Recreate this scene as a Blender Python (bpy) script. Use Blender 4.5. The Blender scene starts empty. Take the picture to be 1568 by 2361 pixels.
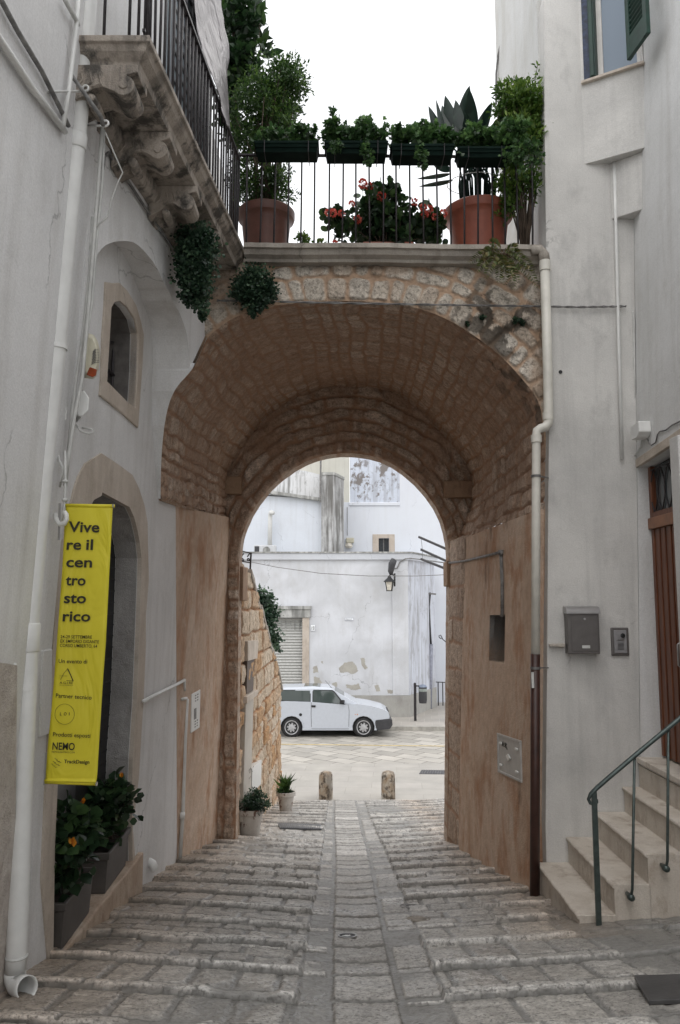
import bpy, bmesh, math, random
import numpy as np
from mathutils import Vector, Matrix, Quaternion
from mathutils.geometry import tessellate_polygon
random.seed(7)
SC = bpy.context.scene
COL = SC.collection
R = math.radians
# ------------------------------------------------------------------ camera model (pixels of a 1568x2361 view)
F = 1809.0; CX = 784.0; CY = 1180.5; TH = math.atan(212/1809.0); CT, ST = math.cos(TH), math.sin(TH)
CAMZ = 4.0
def ray(px, py):
    u = CY-py
    return (px-CX, F*CT-u*ST, F*ST+u*CT)
def PY(px, py, Y):
    d = ray(px, py); k = Y/d[1]
    return (d[0]*k, Y, CAMZ+d[2]*k)
def PX(px, py, X):
    d = ray(px, py); k = X/d[0]
    return (X, d[1]*k, CAMZ+d[2]*k)
def HIT(px, py, fx, lo=1.5, hi=45.0):
    """point where the sight line meets the side wall X = fx(Y, z)"""
    d = ray(px, py)
    def g(Y):
        k = Y/d[1]; return abs(d[0])*k-abs(fx(Y, CAMZ+d[2]*k))
    for _ in range(50):
        m = (lo+hi)/2
        if g(m) > 0: hi = m
        else: lo = m
    k = lo/d[1]
    return (d[0]*k, lo, CAMZ+d[2]*k)
# ------------------------------------------------------------------ numpy noise and stones
def _h(ix, iy, s):
    n = (ix.astype(np.int64)*374761393+iy.astype(np.int64)*668265263+s*1442695041) & 0xffffffff
    n = ((n ^ (n >> 13))*1274126177) & 0xffffffff
    n = n ^ (n >> 16)
    return (n & 0xffff)/65535.0
def vnoise(x, y, s=0):
    ix, iy = np.floor(x), np.floor(y); fx, fy = x-ix, y-iy
    fx = fx*fx*(3-2*fx); fy = fy*fy*(3-2*fy)
    a = _h(ix, iy, s); b = _h(ix+1, iy, s); c = _h(ix, iy+1, s); d = _h(ix+1, iy+1, s)
    return (a*(1-fx)+b*fx)*(1-fy)+(c*(1-fx)+d*fx)*fy
def fbm(x, y, s=0, o=4):
    r = 0; a = .5; 
    for i in range(o):
        r = r+a*vnoise(x, y, s+i*17); x = x*2.03; y = y*2.03; a *= .5
    return r/(1-.5**o)
def sstep(a, b, x):
    t = np.clip((x-a)/(b-a), 0, 1); return t*t*(3-2*t)
class Stones:
    def __init__(self, bounds, u0, u1, wf, seed):
        self.b = np.array(bounds); rg = random.Random(seed); self.j = []; self.seed = seed
        for k in range(len(bounds)-1):
            lo, hi = wf(k); x = u0-rg.random()*hi; a = [x]
            while x < u1+hi:
                x += rg.uniform(lo, hi); a.append(x)
            self.j.append(np.array(a))
    def field(self, u, v, rd=.03):
        d = np.zeros(u.shape); rn = np.zeros(u.shape); wd = np.zeros(u.shape)
        J = np.clip(np.searchsorted(self.b, v)-1, 0, len(self.b)-2)
        for k in range(len(self.b)-1):
            m = J == k
            if not m.any(): continue
            a = self.j[k]; uu = u[m]; vv = v[m]
            q = np.clip(np.searchsorted(a, uu)-1, 0, len(a)-2)
            du = np.minimum(uu-a[q], a[q+1]-uu); dv = np.minimum(vv-self.b[k], self.b[k+1]-vv)
            dd = np.minimum(du, dv)
            c = (du < rd) & (dv < rd)
            dd = np.where(c, rd-np.hypot(rd-du, rd-dv), dd)
            d[m] = dd; rn[m] = _h(q, np.full(q.shape, k), self.seed)
        return d, rn
# ------------------------------------------------------------------ objects
def wloc(o):
    v = Vector((0, 0, 0))
    while o is not None:
        v += o.location; o = o.parent
    return v
def tag(o, label=None, cat=None, group=None, kind=None):
    if label: o['label'] = label
    if cat: o['category'] = cat
    if group: o['group'] = group
    if kind: o['kind'] = kind
    return o
def thing(name, label, cat, loc=(0, 0, 0), group=None):
    o = bpy.data.objects.new(name, None); COL.objects.link(o); o.location = loc
    o.empty_display_size = .2
    return tag(o, label, cat, group)
def link(name, me, mat, parent=None, smooth=False, bevel=0, autos=None):
    o = bpy.data.objects.new(name, me); COL.objects.link(o)
    if mat is not None: me.materials.append(mat)
    n = len(me.vertices)
    if n:
        co = np.empty(n*3); me.vertices.foreach_get('co', co); co = co.reshape(-1, 3)
        mn, mx = co.min(0), co.max(0); c = np.array([(mn[0]+mx[0])/2, (mn[1]+mx[1])/2, mn[2]])
        me.vertices.foreach_set('co', (co-c).ravel()); o.location = Vector(c)-(wloc(parent) if parent else Vector())
    if parent: o.parent = parent
    if smooth or autos:
        me.polygons.foreach_set('use_smooth', [True]*len(me.polygons))
    if autos:
        try: me.set_sharp_from_angle(angle=R(autos))
        except Exception: pass
    if bevel:
        b = o.modifiers.new('bev', 'BEVEL'); b.width = bevel; b.segments = 2; b.limit_method = 'ANGLE'; b.angle_limit = R(40)
    me.update()
    return o
class MB:
    def __init__(s): s.v = []; s.f = []
    def add(s, vs, fs):
        n = len(s.v); s.v += [tuple(v) for v in vs]; s.f += [tuple(i+n for i in f) for f in fs]; return s
    def hexa(s, p):   # bottom 4, top 4
        return s.add(p, [(3, 2, 1, 0), (4, 5, 6, 7), (0, 1, 5, 4), (1, 2, 6, 5), (2, 3, 7, 6), (3, 0, 4, 7)])
    def box(s, x0, x1, y0, y1, z0, z1):
        return s.hexa([(x0, y0, z0), (x1, y0, z0), (x1, y1, z0), (x0, y1, z0), (x0, y0, z1), (x1, y0, z1), (x1, y1, z1), (x0, y1, z1)])
    def bar(s, a, b, w, h=None, up=(0, 0, 1)):
        h = h or w; a = Vector(a); b = Vector(b); d = (b-a).normalized(); u = Vector(up)
        if abs(d.dot(u)) > .98: u = Vector((0, 1, 0))
        r = d.cross(u).normalized()*w/2; t = r.cross(d).normalized()*h/2
        return s.hexa([a-r-t, a+r-t, b+r-t, b-r-t, a-r+t, a+r+t, b+r+t, b-r+t])
    def tube(s, pts, r, n=8, caps=True):
        pts = [Vector(p) for p in pts]; N = len(pts); rs = r if isinstance(r, (list, tuple)) else [r]*N
        prev = None; rings = []; base = len(s.v)
        for i, p in enumerate(pts):
            d = (pts[min(i+1, N-1)]-pts[max(i-1, 0)])
            if d.length < 1e-9: d = Vector((0, 0, 1))
            d.normalize()
            if prev is None:
                a = Vector((0, 0, 1)) if abs(d.z) < .9 else Vector((1, 0, 0))
                x = d.cross(a).normalized()
            else:
                x = prev-d*prev.dot(d)
                x = x.normalized() if x.length > 1e-6 else d.orthogonal().normalized()
            y = d.cross(x); prev = x
            for k in range(n):
                t = 2*math.pi*k/n; s.v.append(tuple(p+(x*math.cos(t)+y*math.sin(t))*rs[i]))
        for i in range(N-1):
            for k in range(n):
                a = base+i*n+k; b = base+i*n+(k+1) % n
                s.f.append((a, b, b+n, a+n))
        if caps:
            s.f.append(tuple(base+k for k in reversed(range(n)))); s.f.append(tuple(base+(N-1)*n+k for k in range(n)))
        return s
    def lathe(s, prof, c=(0, 0, 0), n=20, axis='z'):
        base = len(s.v); N = len(prof)
        for r, z in prof:
            for k in range(n):
                t = 2*math.pi*k/n; x, y = r*math.cos(t), r*math.sin(t)
                if axis == 'z': q = (c[0]+x, c[1]+y, c[2]+z)
                elif axis == 'y': q = (c[0]+x, c[1]+z, c[2]+y)
                else: q = (c[0]+z, c[1]+x, c[2]+y)
                s.v.append(q)
        for i in range(N-1):
            for k in range(n):
                a = base+i*n+k; b = base+i*n+(k+1) % n
                s.f.append((a, b, b+n, a+n))
        s.f.append(tuple(base+k for k in reversed(range(n)))); s.f.append(tuple(base+(N-1)*n+k for k in range(n)))
        return s
    def prism(s, poly, f, b):   # poly of 2D points, f/b maps to 3D
        n = len(poly); s.plate([poly], f, b); return s
    def plate(s, loops, f, b):
        tri = tessellate_polygon([[Vector((p[0], p[1], 0)) for p in l] for l in loops])
        flat = [p for l in loops for p in l]; N = len(flat)
        vs = [f(*p) for p in flat]+[b(*p) for p in flat]; fs = []
        for t in tri:
            fs.append(tuple(t)); fs.append((t[2]+N, t[1]+N, t[0]+N))
        o = 0
        for l in loops:
            n = len(l)
            for i in range(n):
                j = (i+1) % n; fs.append((o+i, o+j, o+j+N, o+i+N))
            o += n
        return s.add(vs, fs)
    def build(s, name, mat, parent=None, smooth=False, bevel=0, autos=None):
        me = bpy.data.meshes.new(name); me.from_pydata(s.v, [], s.f); me.validate()
        bm = bmesh.new(); bm.from_mesh(me); bmesh.ops.recalc_face_normals(bm, faces=bm.faces); bm.to_mesh(me); bm.free()
        return link(name, me, mat, parent, smooth, bevel, autos)
def fast_mesh(name, V, Fq, attrs=None, uv=None):
    """V (n,3), Fq list of (k,m) int arrays of equal-size faces"""
    me = bpy.data.meshes.new(name); V = np.asarray(V, dtype=np.float32)
    me.vertices.add(len(V)); me.vertices.foreach_set('co', V.ravel())
    loops = np.concatenate([q.ravel() for q in Fq]); sizes = np.concatenate([np.full(len(q), q.shape[1]) for q in Fq])
    me.loops.add(len(loops)); me.loops.foreach_set('vertex_index', loops.astype(np.int32))
    me.polygons.add(len(sizes)); st = np.concatenate([[0], np.cumsum(sizes)[:-1]])
    me.polygons.foreach_set('loop_start', st.astype(np.int32))
    me.update(calc_edges=True)
    for k, a in (attrs or {}).items():
        at = me.attributes.new(k, 'FLOAT', 'POINT'); at.data.foreach_set('value', np.asarray(a, dtype=np.float32).ravel())
    return me
def grid_obj(name, P, attrs, mat, parent=None, flip=False):
    n, m, _ = P.shape; idx = np.arange(n*m).reshape(n, m)
    q = np.stack([idx[:-1, :-1], idx[1:, :-1], idx[1:, 1:], idx[:-1, 1:]], -1).reshape(-1, 4)
    if flip: q = q[:, ::-1]
    return link(name, fast_mesh(name, P.reshape(-1, 3), [q], attrs), mat, parent, smooth=True)
# ------------------------------------------------------------------ materials
MATS = {}
class NT:
    def __init__(s, name):
        s.m = bpy.data.materials.new(name); s.m.use_nodes = True; s.t = s.m.node_tree; s.n = s.t.nodes; s.l = s.t.links
        s.b = s.n['Principled BSDF']; s.tc = None; MATS[name] = s.m
    def node(s, ty, **k):
        n = s.n.new(ty)
        for a, b in k.items():
            if a in n.inputs: n.inputs[a].default_value = b
            else: setattr(n, a, b)
        return n
    def co(s, scale=(1, 1, 1), rot=(0, 0, 0), world=True):
        if world:
            if s.tc is None: s.tc = s.n.new('ShaderNodeNewGeometry')
            src = s.tc.outputs['Position']
        else: src = s.n.new('ShaderNodeTexCoord').outputs['Object']
        mp = s.n.new('ShaderNodeMapping'); mp.inputs['Scale'].default_value = scale; mp.inputs['Rotation'].default_value = rot
        s.l.new(src, mp.inputs['Vector']); return mp.outputs[0]
    def noise(s, scale, vec=None, detail=5, rough=.55, dist=0):
        n = s.n.new('ShaderNodeTexNoise'); n.inputs['Scale'].default_value = scale; n.inputs['Detail'].default_value = detail
        n.inputs['Roughness'].default_value = rough; n.inputs['Distortion'].default_value = dist
        s.l.new(vec if vec is not None else s.co(), n.inputs['Vector']); return n.outputs[0]
    def ramp(s, fac, stops):
        r = s.n.new('ShaderNodeValToRGB'); e = r.color_ramp.elements
        while len(e) < len(stops): e.new(.5)
        for i, (p, c) in enumerate(stops):
            e[i].position = p; e[i].color = (c[0], c[1], c[2], 1) if isinstance(c, (tuple, list)) else (c, c, c, 1)
        s.l.new(fac, r.inputs[0]); return r.outputs[0]
    def mix(s, fac, a, b, mode='MIX'):
        n = s.n.new('ShaderNodeMix'); n.data_type = 'RGBA'; n.blend_type = mode
        for sock, v in ((n.inputs[0], fac), (n.inputs[6], a), (n.inputs[7], b)):
            if isinstance(v, (int, float)): sock.default_value = v
            elif isinstance(v, tuple): sock.default_value = (v[0], v[1], v[2], 1)
            else: s.l.new(v, sock)
        return n.outputs[2]
    def math(s, op, a, b=0.0):
        n = s.n.new('ShaderNodeMath'); n.operation = op
        for sock, v in ((n.inputs[0], a), (n.inputs[1], b)):
            if isinstance(v, (int, float)): sock.default_value = v
            else: s.l.new(v, sock)
        return n.outputs[0]
    def attr(s, name):
        n = s.n.new('ShaderNodeAttribute'); n.attribute_name = name; return n.outputs['Fac']
    def col(s, c):
        if isinstance(c, tuple): s.b.inputs['Base Color'].default_value = (c[0], c[1], c[2], 1)
        else: s.l.new(c, s.b.inputs['Base Color'])
    def rough(s, v):
        if isinstance(v, (int, float)): s.b.inputs['Roughness'].default_value = v
        else: s.l.new(v, s.b.inputs['Roughness'])
    def bump(s, h, strength=.3, dist=.01, prev=None):
        n = s.n.new('ShaderNodeBump'); n.inputs['Strength'].default_value = strength; n.inputs['Distance'].default_value = dist
        s.l.new(h, n.inputs['Height'])
        if prev is not None: s.l.new(prev, n.inputs['Normal'])
        s.l.new(n.outputs[0], s.b.inputs['Normal']); return n.outputs[0]
def simple(name, c, rough=.6, metal=0, var=.25, scale=12, bump=.15, bscale=60, spec=.5, world=False):
    t = NT(name); v = t.co(world=world)
    n = t.noise(scale, v); a = tuple(x*(1-var) for x in c); b = tuple(min(1, x*(1+var)) for x in c)
    t.col(t.ramp(n, [(.3, a), (.7, b)])); t.rough(rough); t.b.inputs['Metallic'].default_value = metal
    t.b.inputs['Specular IOR Level'].default_value = spec
    if bump: t.bump(t.noise(bscale, v), bump, .004)
    return t.m
def plaster(name, c, dark, dirt_shade=None, dirt_amt=.5, streak=.3, blot=1.2, bump=.25, spots=None, thr=(.5, .75), crack=.6):
    """painted plaster: broad blotches, vertical runs, fine grain"""
    t = NT(name); big = t.noise(blot, t.co(), 6, .6, .4); run = t.noise(7, t.co((1, 1, .07)), 5, .6)
    fine = t.noise(90, t.co(), 3)
    k = t.mix(t.ramp(big, [(.35, 0), (.65, 1)]), dark, c)
    if dirt_shade:
        m = t.math('MULTIPLY', t.ramp(run, [(thr[0], 0), (thr[1], 1)]), streak)
        k = t.mix(m, k, dirt_shade)
        m2 = t.math('MULTIPLY', t.ramp(t.noise(blot*2.7, t.co((1, 1, .6)), 8, .65), [(thr[0]+.03, 0), (thr[1], 1)]), dirt_amt)
        k = t.mix(m2, k, dirt_shade)
    if spots:
        m3 = t.ramp(t.noise(spots[0], t.co((1, 1, .8)), 9, .7), [(spots[1], 0), (spots[1]+.03, 1)])
        k = t.mix(m3, k, spots[2])
    k = t.mix(.18, k, t.ramp(fine, [(.3, .25), (.7, 1.0)]), 'MULTIPLY')
    vo = t.n.new('ShaderNodeTexVoronoi'); vo.feature = 'DISTANCE_TO_EDGE'; vo.inputs['Scale'].default_value = .55
    wv = t.n.new('ShaderNodeVectorMath'); wv.operation = 'ADD'; t.l.new(t.co((1, 1, .5)), wv.inputs[0])
    nc = t.n.new('ShaderNodeTexNoise'); nc.inputs['Scale'].default_value = 3.5; nc.inputs['Detail'].default_value = 6; t.l.new(t.co(), nc.inputs['Vector'])
    sc_ = t.n.new('ShaderNodeVectorMath'); sc_.operation = 'SCALE'; sc_.inputs['Scale'].default_value = .35; t.l.new(nc.outputs['Color'], sc_.inputs[0]); t.l.new(sc_.outputs[0], wv.inputs[1]); t.l.new(wv.outputs[0], vo.inputs['Vector'])
    ck = t.math('MULTIPLY', t.ramp(vo.outputs['Distance'], [(.0, 1), (.0032, 0)]), t.ramp(t.noise(1.1, t.co()), [(.50, 0), (.56, 1)]))
    k = t.mix(t.math('MULTIPLY', ck, crack), k, tuple(x*.35 for x in dark))
    t.col(k); t.rough(.85); t.b.inputs['Specular IOR Level'].default_value = .25
    h = t.math('ADD', t.math('MULTIPLY', t.noise(120, t.co(), 4), .35), t.noise(9, t.co(), 5))
    t.bump(h, bump, .02)
    return t.m
def stonemat(name, mortar, ca, cb, cc, stain=(.06, .05, .04), stain_thr=.62, pit=.5, pscale=70, rough=.8, bands=None, tint=None, bdist=.006):
    """stone faces and mortar told apart by the mesh's own 'stone' mask; every stone has its own tone"""
    t = NT(name); rn = t.attr('rnd'); st = t.attr('stone')
    sc = t.ramp(rn, [(0, ca), (.5, cb), (1, cc)])
    n1 = t.noise(14, t.co(), 7, .65); n2 = t.noise(75, t.co(), 4, .7); sc = t.mix(.6, sc, t.ramp(n2, [(.32, .45), (.5, 1.0), (.68, 1.35)]), 'MULTIPLY'); sc = t.mix(.7, sc, t.ramp(n1, [(.3, .45), (.7, 1.3)]), 'MULTIPLY')
    pn = t.noise(pscale, t.co(), 3, .6)
    pits = t.math('MULTIPLY', t.ramp(pn, [(.36, 0), (.47, 1)]), t.ramp(t.noise(pscale*.45, t.co(), 4, .6), [(.34, .3), (.42, 1)]))
    sc = t.mix(t.math('MULTIPLY', t.math('SUBTRACT', 1.0, pits), pit), sc, t.mix(.65, sc, (.03, .028, .025)))
    mc = t.mix(.4, mortar, t.ramp(t.noise(30, t.co(), 4), [(.3, .5), (.7, 1.2)]), 'MULTIPLY')
    k = t.mix(st, mc, sc)
    if tint:
        k = t.mix(t.attr('tint'), k, t.mix(1.0, k, tint, 'MULTIPLY'))
    s2 = t.ramp(t.noise(1.7, t.co(), 9, .72), [(stain_thr, 0), (stain_thr+.1, 1)])
    k = t.mix(t.math('MULTIPLY', s2, .75), k, stain)
    dk = t.attr('dark'); k = t.mix(dk, k, stain)  # this mask also carries the street's painted shade at the rib feet
    t.col(k)
    if bands:
        t.rough(t.ramp(t.noise(2.2, t.co(), 5), [(.35, bands[0]), (.65, bands[1])]))  # wet patches glossier than dry ones
    else: t.rough(rough)
    t.b.inputs['Specular IOR Level'].default_value = .4 if bands else .2
    h = t.math('ADD', t.math('MULTIPLY', pits, .5), t.noise(25, t.co(), 6, .65))
    t.bump(h, .7, bdist)
    return t.m
def leafmat(name, dark, mid, light, rough=.45):
    t = NT(name); k = t.ramp(t.attr('rnd'), [(0, dark), (.55, mid), (1, light)])
    t.col(t.mix(.3, k, t.ramp(t.noise(25, t.co()), [(.3, .5), (.7, 1.3)]), 'MULTIPLY')); t.rough(rough)
    tr = t.n.new('ShaderNodeBsdfTranslucent'); t.l.new(k, tr.inputs[0])
    mx = t.n.new('ShaderNodeMixShader'); mx.inputs[0].default_value = .28
    out = t.n['Material Output']; t.l.new(t.b.outputs[0], mx.inputs[1]); t.l.new(tr.outputs[0], mx.inputs[2]); t.l.new(mx.outputs[0], out.inputs[0])
    return t.m
def glass(name, c=(.05, .06, .07), rough=.05):
    t = NT(name); t.col(c); t.rough(rough); t.b.inputs['Specular IOR Level'].default_value = .9; return t.m

M_white_l = plaster('white_plaster_left', (.76, .755, .75), (.66, .655, .65), (.45, .43, .40), .35, .40)
M_white_d = plaster('white_plaster_patched', (.66, .665, .66), (.55, .55, .53), (.40, .37, .30), .35, .3)
M_white_r = plaster('grey_white_plaster', (.68, .665, .635), (.53, .52, .50), (.27, .265, .26), .6, .35, 1.0, .35)
M_white_rr = plaster('smooth_white_plaster', (.75, .75, .745), (.66, .66, .65), (.42, .40, .36), .4, .35)
def ochre():
    t = NT('ochre_plaster'); a = t.noise(.9, t.co(), 7, .62, .8); b = t.noise(3.0, t.co((1, 1, .5)), 7, .65, .3); c = t.noise(13, t.co(), 6, .6)
    k = t.ramp(a, [(.30, (.45, .31, .215)), (.50, (.56, .42, .32)), (.70, (.64, .51, .41))])
    k = t.mix(t.ramp(b, [(.50, 0), (.66, .75)]), k, (.40, .205, .11))
    k = t.mix(t.ramp(t.noise(2.1, t.co((1, 1, .8)), 9, .72, .3), [(.56, 0), (.66, .55)]), k, (.62, .52, .43))
    k = t.mix(t.ramp(t.noise(1.6, t.co((1.4, 1.4, .5)), 8, .7), [(.60, 0), (.68, .7)]), k, (.20, .13, .09))
    k = t.mix(.35, k, t.ramp(c, [(.3, .6), (.7, 1.15)]), 'MULTIPLY')
    t.col(k); t.rough(.9); t.b.inputs['Specular IOR Level'].default_value = .15
    t.bump(t.math('ADD', t.noise(70, t.co(), 4), t.math('MULTIPLY', t.noise(5, t.co(), 6), 2.5)), .45, .02); return t.m
M_ochre = ochre()
M_niche = simple('dark_niche_stone', (.13, .12, .112), .9, var=.3, bump=.6)
M_far = plaster('far_whitewash', (.70, .715, .75), (.56, .57, .59), (.45, .44, .42), .38, .22, .8, .2, spots=(1.3, .735, (.42, .39, .33)))
M_far2 = plaster('upper_whitewash', (.73, .76, .81), (.67, .69, .74), (.6, .6, .6), .15, .2, .4, .1)
M_far3 = plaster('stained_grey_render', (.62, .62, .60), (.42, .42, .40), (.20, .20, .19), .7, .8, .7, .3, thr=(.42, .6))
M_far4 = plaster('cream_render', (.70, .68, .60), (.62, .60, .52), (.45, .42, .36), .3, .4, .5)
M_peel = plaster('peeling_blue_wash', (.64, .68, .76), (.56, .60, .68), (.20, .18, .17), .8, .3, 1.2, .3, spots=(1.6, .54, (.22, .20, .19)), thr=(.5, .62))
M_limestone = plaster('pale_limestone', (.60, .53, .46), (.50, .43, .36), (.30, .25, .2), .5, .4, 3.0, .5)
M_limedark = plaster('weathered_limestone', (.47, .415, .36), (.34, .295, .25), (.07, .066, .06), .9, .5, 2.6, .8, thr=(.47, .61))
M_coping = plaster('lichen_grey_limestone', (.44, .40, .35), (.30, .27, .235), (.08, .075, .065), .65, .5, 2.5, .6)
M_step = plaster('cream_step_stone', (.67, .615, .545), (.57, .51, .44), (.33, .26, .20), .55, .25, 3.0, .5, thr=(.5, .66))
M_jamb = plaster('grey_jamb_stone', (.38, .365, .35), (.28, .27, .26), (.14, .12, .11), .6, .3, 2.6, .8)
S_vault = stonemat('vault_stone', (.40, .245, .16), (.54, .425, .335), (.44, .325, .245), (.61, .50, .41), stain_thr=.70, pit=.5, pscale=38, bdist=.02)
S_face = stonemat('face_stone', (.47, .33, .23), (.52, .46, .385), (.60, .55, .48), (.42, .33, .25), stain_thr=.63, pit=.6, pscale=38, bdist=.016)
S_wall = stonemat('golden_rubble', (.34, .17, .08), (.52, .40, .28), (.60, .50, .39), (.48, .29, .15), stain_thr=.74, pit=.5, pscale=40)
S_street = stonemat('street_stone', (.25, .243, .228), (.50, .475, .435), (.39, .37, .34), (.70, .675, .635), stain=(.075, .07, .06), stain_thr=.74, pit=.8, pscale=52, bands=(.24, .52), tint=(1.08, .92, .79), bdist=.007)
M_pvc = simple('white_pvc', (.66, .66, .64), .35, var=.06, bump=.03)
M_pvc2 = simple('cream_pvc', (.62, .60, .54), .4, var=.08, bump=.03)
M_brownpipe = simple('brown_painted_iron', (.045, .018, .013), .45, var=.3)
M_iron = simple('dark_iron', (.03, .026, .028), .5, .3, .4, 40, .3)
M_green_iron = simple('green_grey_iron', (.075, .095, .09), .35, .6, .25, 30, .1)
M_cable = simple('grey_cable', (.17, .165, .16), .6, var=.5, scale=20)
M_cablew = simple('painted_white_cable', (.50, .50, .48), .6, var=.15)
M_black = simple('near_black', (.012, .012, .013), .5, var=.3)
M_hole = simple('dark_interior', (.02, .019, .018), .8)
M_wood = NT('red_brown_wood')
_w = M_wood.noise(6, M_wood.co((9, 9, .5)), 6, .6); M_wood.col(M_wood.ramp(_w, [(.3, (.075, .02, .008)), (.7, (.19, .065, .025))])); M_wood.rough(.4); M_wood = M_wood.m
M_woodl = simple('orange_wood', (.24, .10, .045), .4, var=.3, scale=8)
M_green = simple('dark_green_paint', (.008, .036, .025), .55, var=.3, bump=.1)
M_bluep = simple('chipped_blue_paint', (.018, .03, .065), .6, var=.6, scale=30, bump=.4)
M_glass = glass('window_glass', (.20, .25, .31), .12); M_glass.node_tree.nodes['Principled BSDF'].inputs['Specular IOR Level'].default_value = .35
M_carglass = glass('car_glass', (.055, .07, .066), .03)
M_yellow = NT('yellow_banner_fabric'); M_yellow.col(M_yellow.ramp(M_yellow.noise(3, M_yellow.co((1, 1, .4)), 3), [(.3, (.56, .48, .018)), (.7, (.66, .575, .025))])); M_yellow.rough(.55); M_yellow.bump(M_yellow.noise(4.5, M_yellow.co((1, 1, .45)), 3, .5, 1.2), .55, .05); M_yellow = M_yellow.m
M_ink = simple('black_ink', (.02, .017, .006), .6, var=.1, bump=0)
M_planter = simple('taupe_plastic', (.085, .075, .068), .6, var=.15, bscale=120)
M_soil = simple('potting_soil', (.035, .025, .018), .95, var=.5, scale=60, bump=1)
M_pot = simple('brown_plastic_pot', (.11, .045, .032), .5, var=.15)
M_pot2 = simple('terracotta_plastic', (.26, .075, .045), .5, var=.15)
M_trough = simple('dark_green_plastic', (.005, .013, .010), .8, var=.3, spec=.08)
M_whitepot = plaster('chalky_clay_pot', (.55, .52, .48), (.46, .42, .38), (.13, .06, .04), .9, .1, 5, .4, thr=(.53, .6))
M_grey = simple('mailbox_metal', (.15, .14, .135), .4, .5, .1)
M_grey2 = simple('brushed_metal', (.40, .39, .39), .3, .8, .1)
M_greyplate = simple('grey_paint_plate', (.42, .41, .39), .5, var=.1)
M_carw = simple('white_car_paint', (.50, .53, .58), .22, var=.03, bump=0)
M_rubber = simple('rubber', (.018, .018, .019), .7)
M_bumper = simple('dark_grey_bumper', (.04, .04, .044), .55)
M_rim = simple('silver_rim', (.42, .42, .43), .35, .15)
M_lampl = simple('frosted_lamp_glass', (.62, .58, .50), .3)
M_red = simple('amber_red_lens', (.24, .045, .012), .25)
M_cream = simple('cream_plastic', (.52, .49, .38), .45, var=.1)
M_shutter = simple('grey_roller_steel', (.42, .42, .40), .5, .2, .12)
M_sheet = NT('dusty_plastic_sheet'); M_sheet.col(M_sheet.ramp(M_sheet.noise(3, M_sheet.co(), 6), [(.3, (.10, .088, .09)), (.7, (.20, .18, .185))])); M_sheet.rough(.45); M_sheet.bump(M_sheet.noise(7, M_sheet.co((1, 1, .4)), 4, .5, 1.0), .8, .05); M_sheet = M_sheet.m
M_bark = simple('bark', (.07, .05, .035), .9, var=.4, bump=.8)
M_bollard = plaster('stained_bollard_stone', (.56, .53, .47), (.36, .25, .15), (.08, .06, .045), .85, .5, 4.0, .8, thr=(.46, .58))
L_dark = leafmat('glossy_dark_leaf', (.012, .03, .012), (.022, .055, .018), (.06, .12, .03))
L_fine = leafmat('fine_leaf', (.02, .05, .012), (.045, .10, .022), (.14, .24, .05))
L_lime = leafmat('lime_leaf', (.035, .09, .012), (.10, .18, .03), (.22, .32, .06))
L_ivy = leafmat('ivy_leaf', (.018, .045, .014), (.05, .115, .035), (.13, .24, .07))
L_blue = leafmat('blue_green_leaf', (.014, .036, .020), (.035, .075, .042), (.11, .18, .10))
L_strel = leafmat('leathery_leaf', (.008, .02, .015), (.014, .03, .022), (.03, .055, .038), .4)
L_fern = leafmat('fern_leaf', (.06, .07, .02), (.10, .14, .035), (.20, .16, .06))
L_dry = leafmat('dry_leaf', (.10, .06, .03), (.16, .10, .05), (.25, .17, .08))
P_red = leafmat('coral_petal', (.55, .06, .045), (.75, .14, .10), (.85, .28, .22))
P_orange = leafmat('orange_petal', (.5, .14, .01), (.7, .25, .02), (.8, .4, .05))

# ------------------------------------------------------------------ foliage
T_OVAL = (np.array([[0, 0, 0], [-.3, .3, .05], [-.33, .62, .05], [0, 1, -.08], [.33, .62, .05], [.3, .3, .05], [0, .3, -.02], [0, .65, -.03]]),
          [[0, 6, 1, 1], [1, 6, 7, 2], [2, 7, 3, 3], [3, 7, 4, 4], [4, 7, 6, 5], [5, 6, 0, 0]])
def _tpl(kind):
    if kind == 'ivy':
        a = [(0, 0), (-.35, -.1), (-.5, .25), (-.28, .4), (-.4, .75), (-.12, .68), (0, 1), (.12, .68), (.4, .75), (.28, .4), (.5, .25), (.35, -.1)]
        v = [(0, .35, -.04)]+[(x, y, .05*abs(x)) for x, y in a]
        return np.array(v), [[0, i+1, (i+1) % 12+1] for i in range(12)]
    if kind == 'blade':
        v = [(-.05, 0, 0), (.05, 0, 0), (-.07, .5, .03), (.07, .5, .03), (0, 1, -.06)]
        return np.array(v), [[0, 1, 3], [0, 3, 2], [2, 3, 4]]
    if kind == 'round':
        v = [(0, .5, -.06)]+[(.5*math.sin(t*math.pi/4)*(1+.12*(t % 2)), .5-.5*math.cos(t*math.pi/4), .04) for t in range(8)]
        return np.array(v), [[0, i+1, (i+1) % 8+1] for i in range(8)]
    w = {'oval': 1, 'narrow': .55, 'wide': 1.35}[kind]
    v = T_OVAL[0]*np.array([w, 1, 1]); 
    return v, [[0, 6, 1], [1, 6, 7], [1, 7, 2], [2, 7, 3], [3, 7, 4], [4, 7, 6], [4, 6, 5], [5, 6, 0]]
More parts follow.
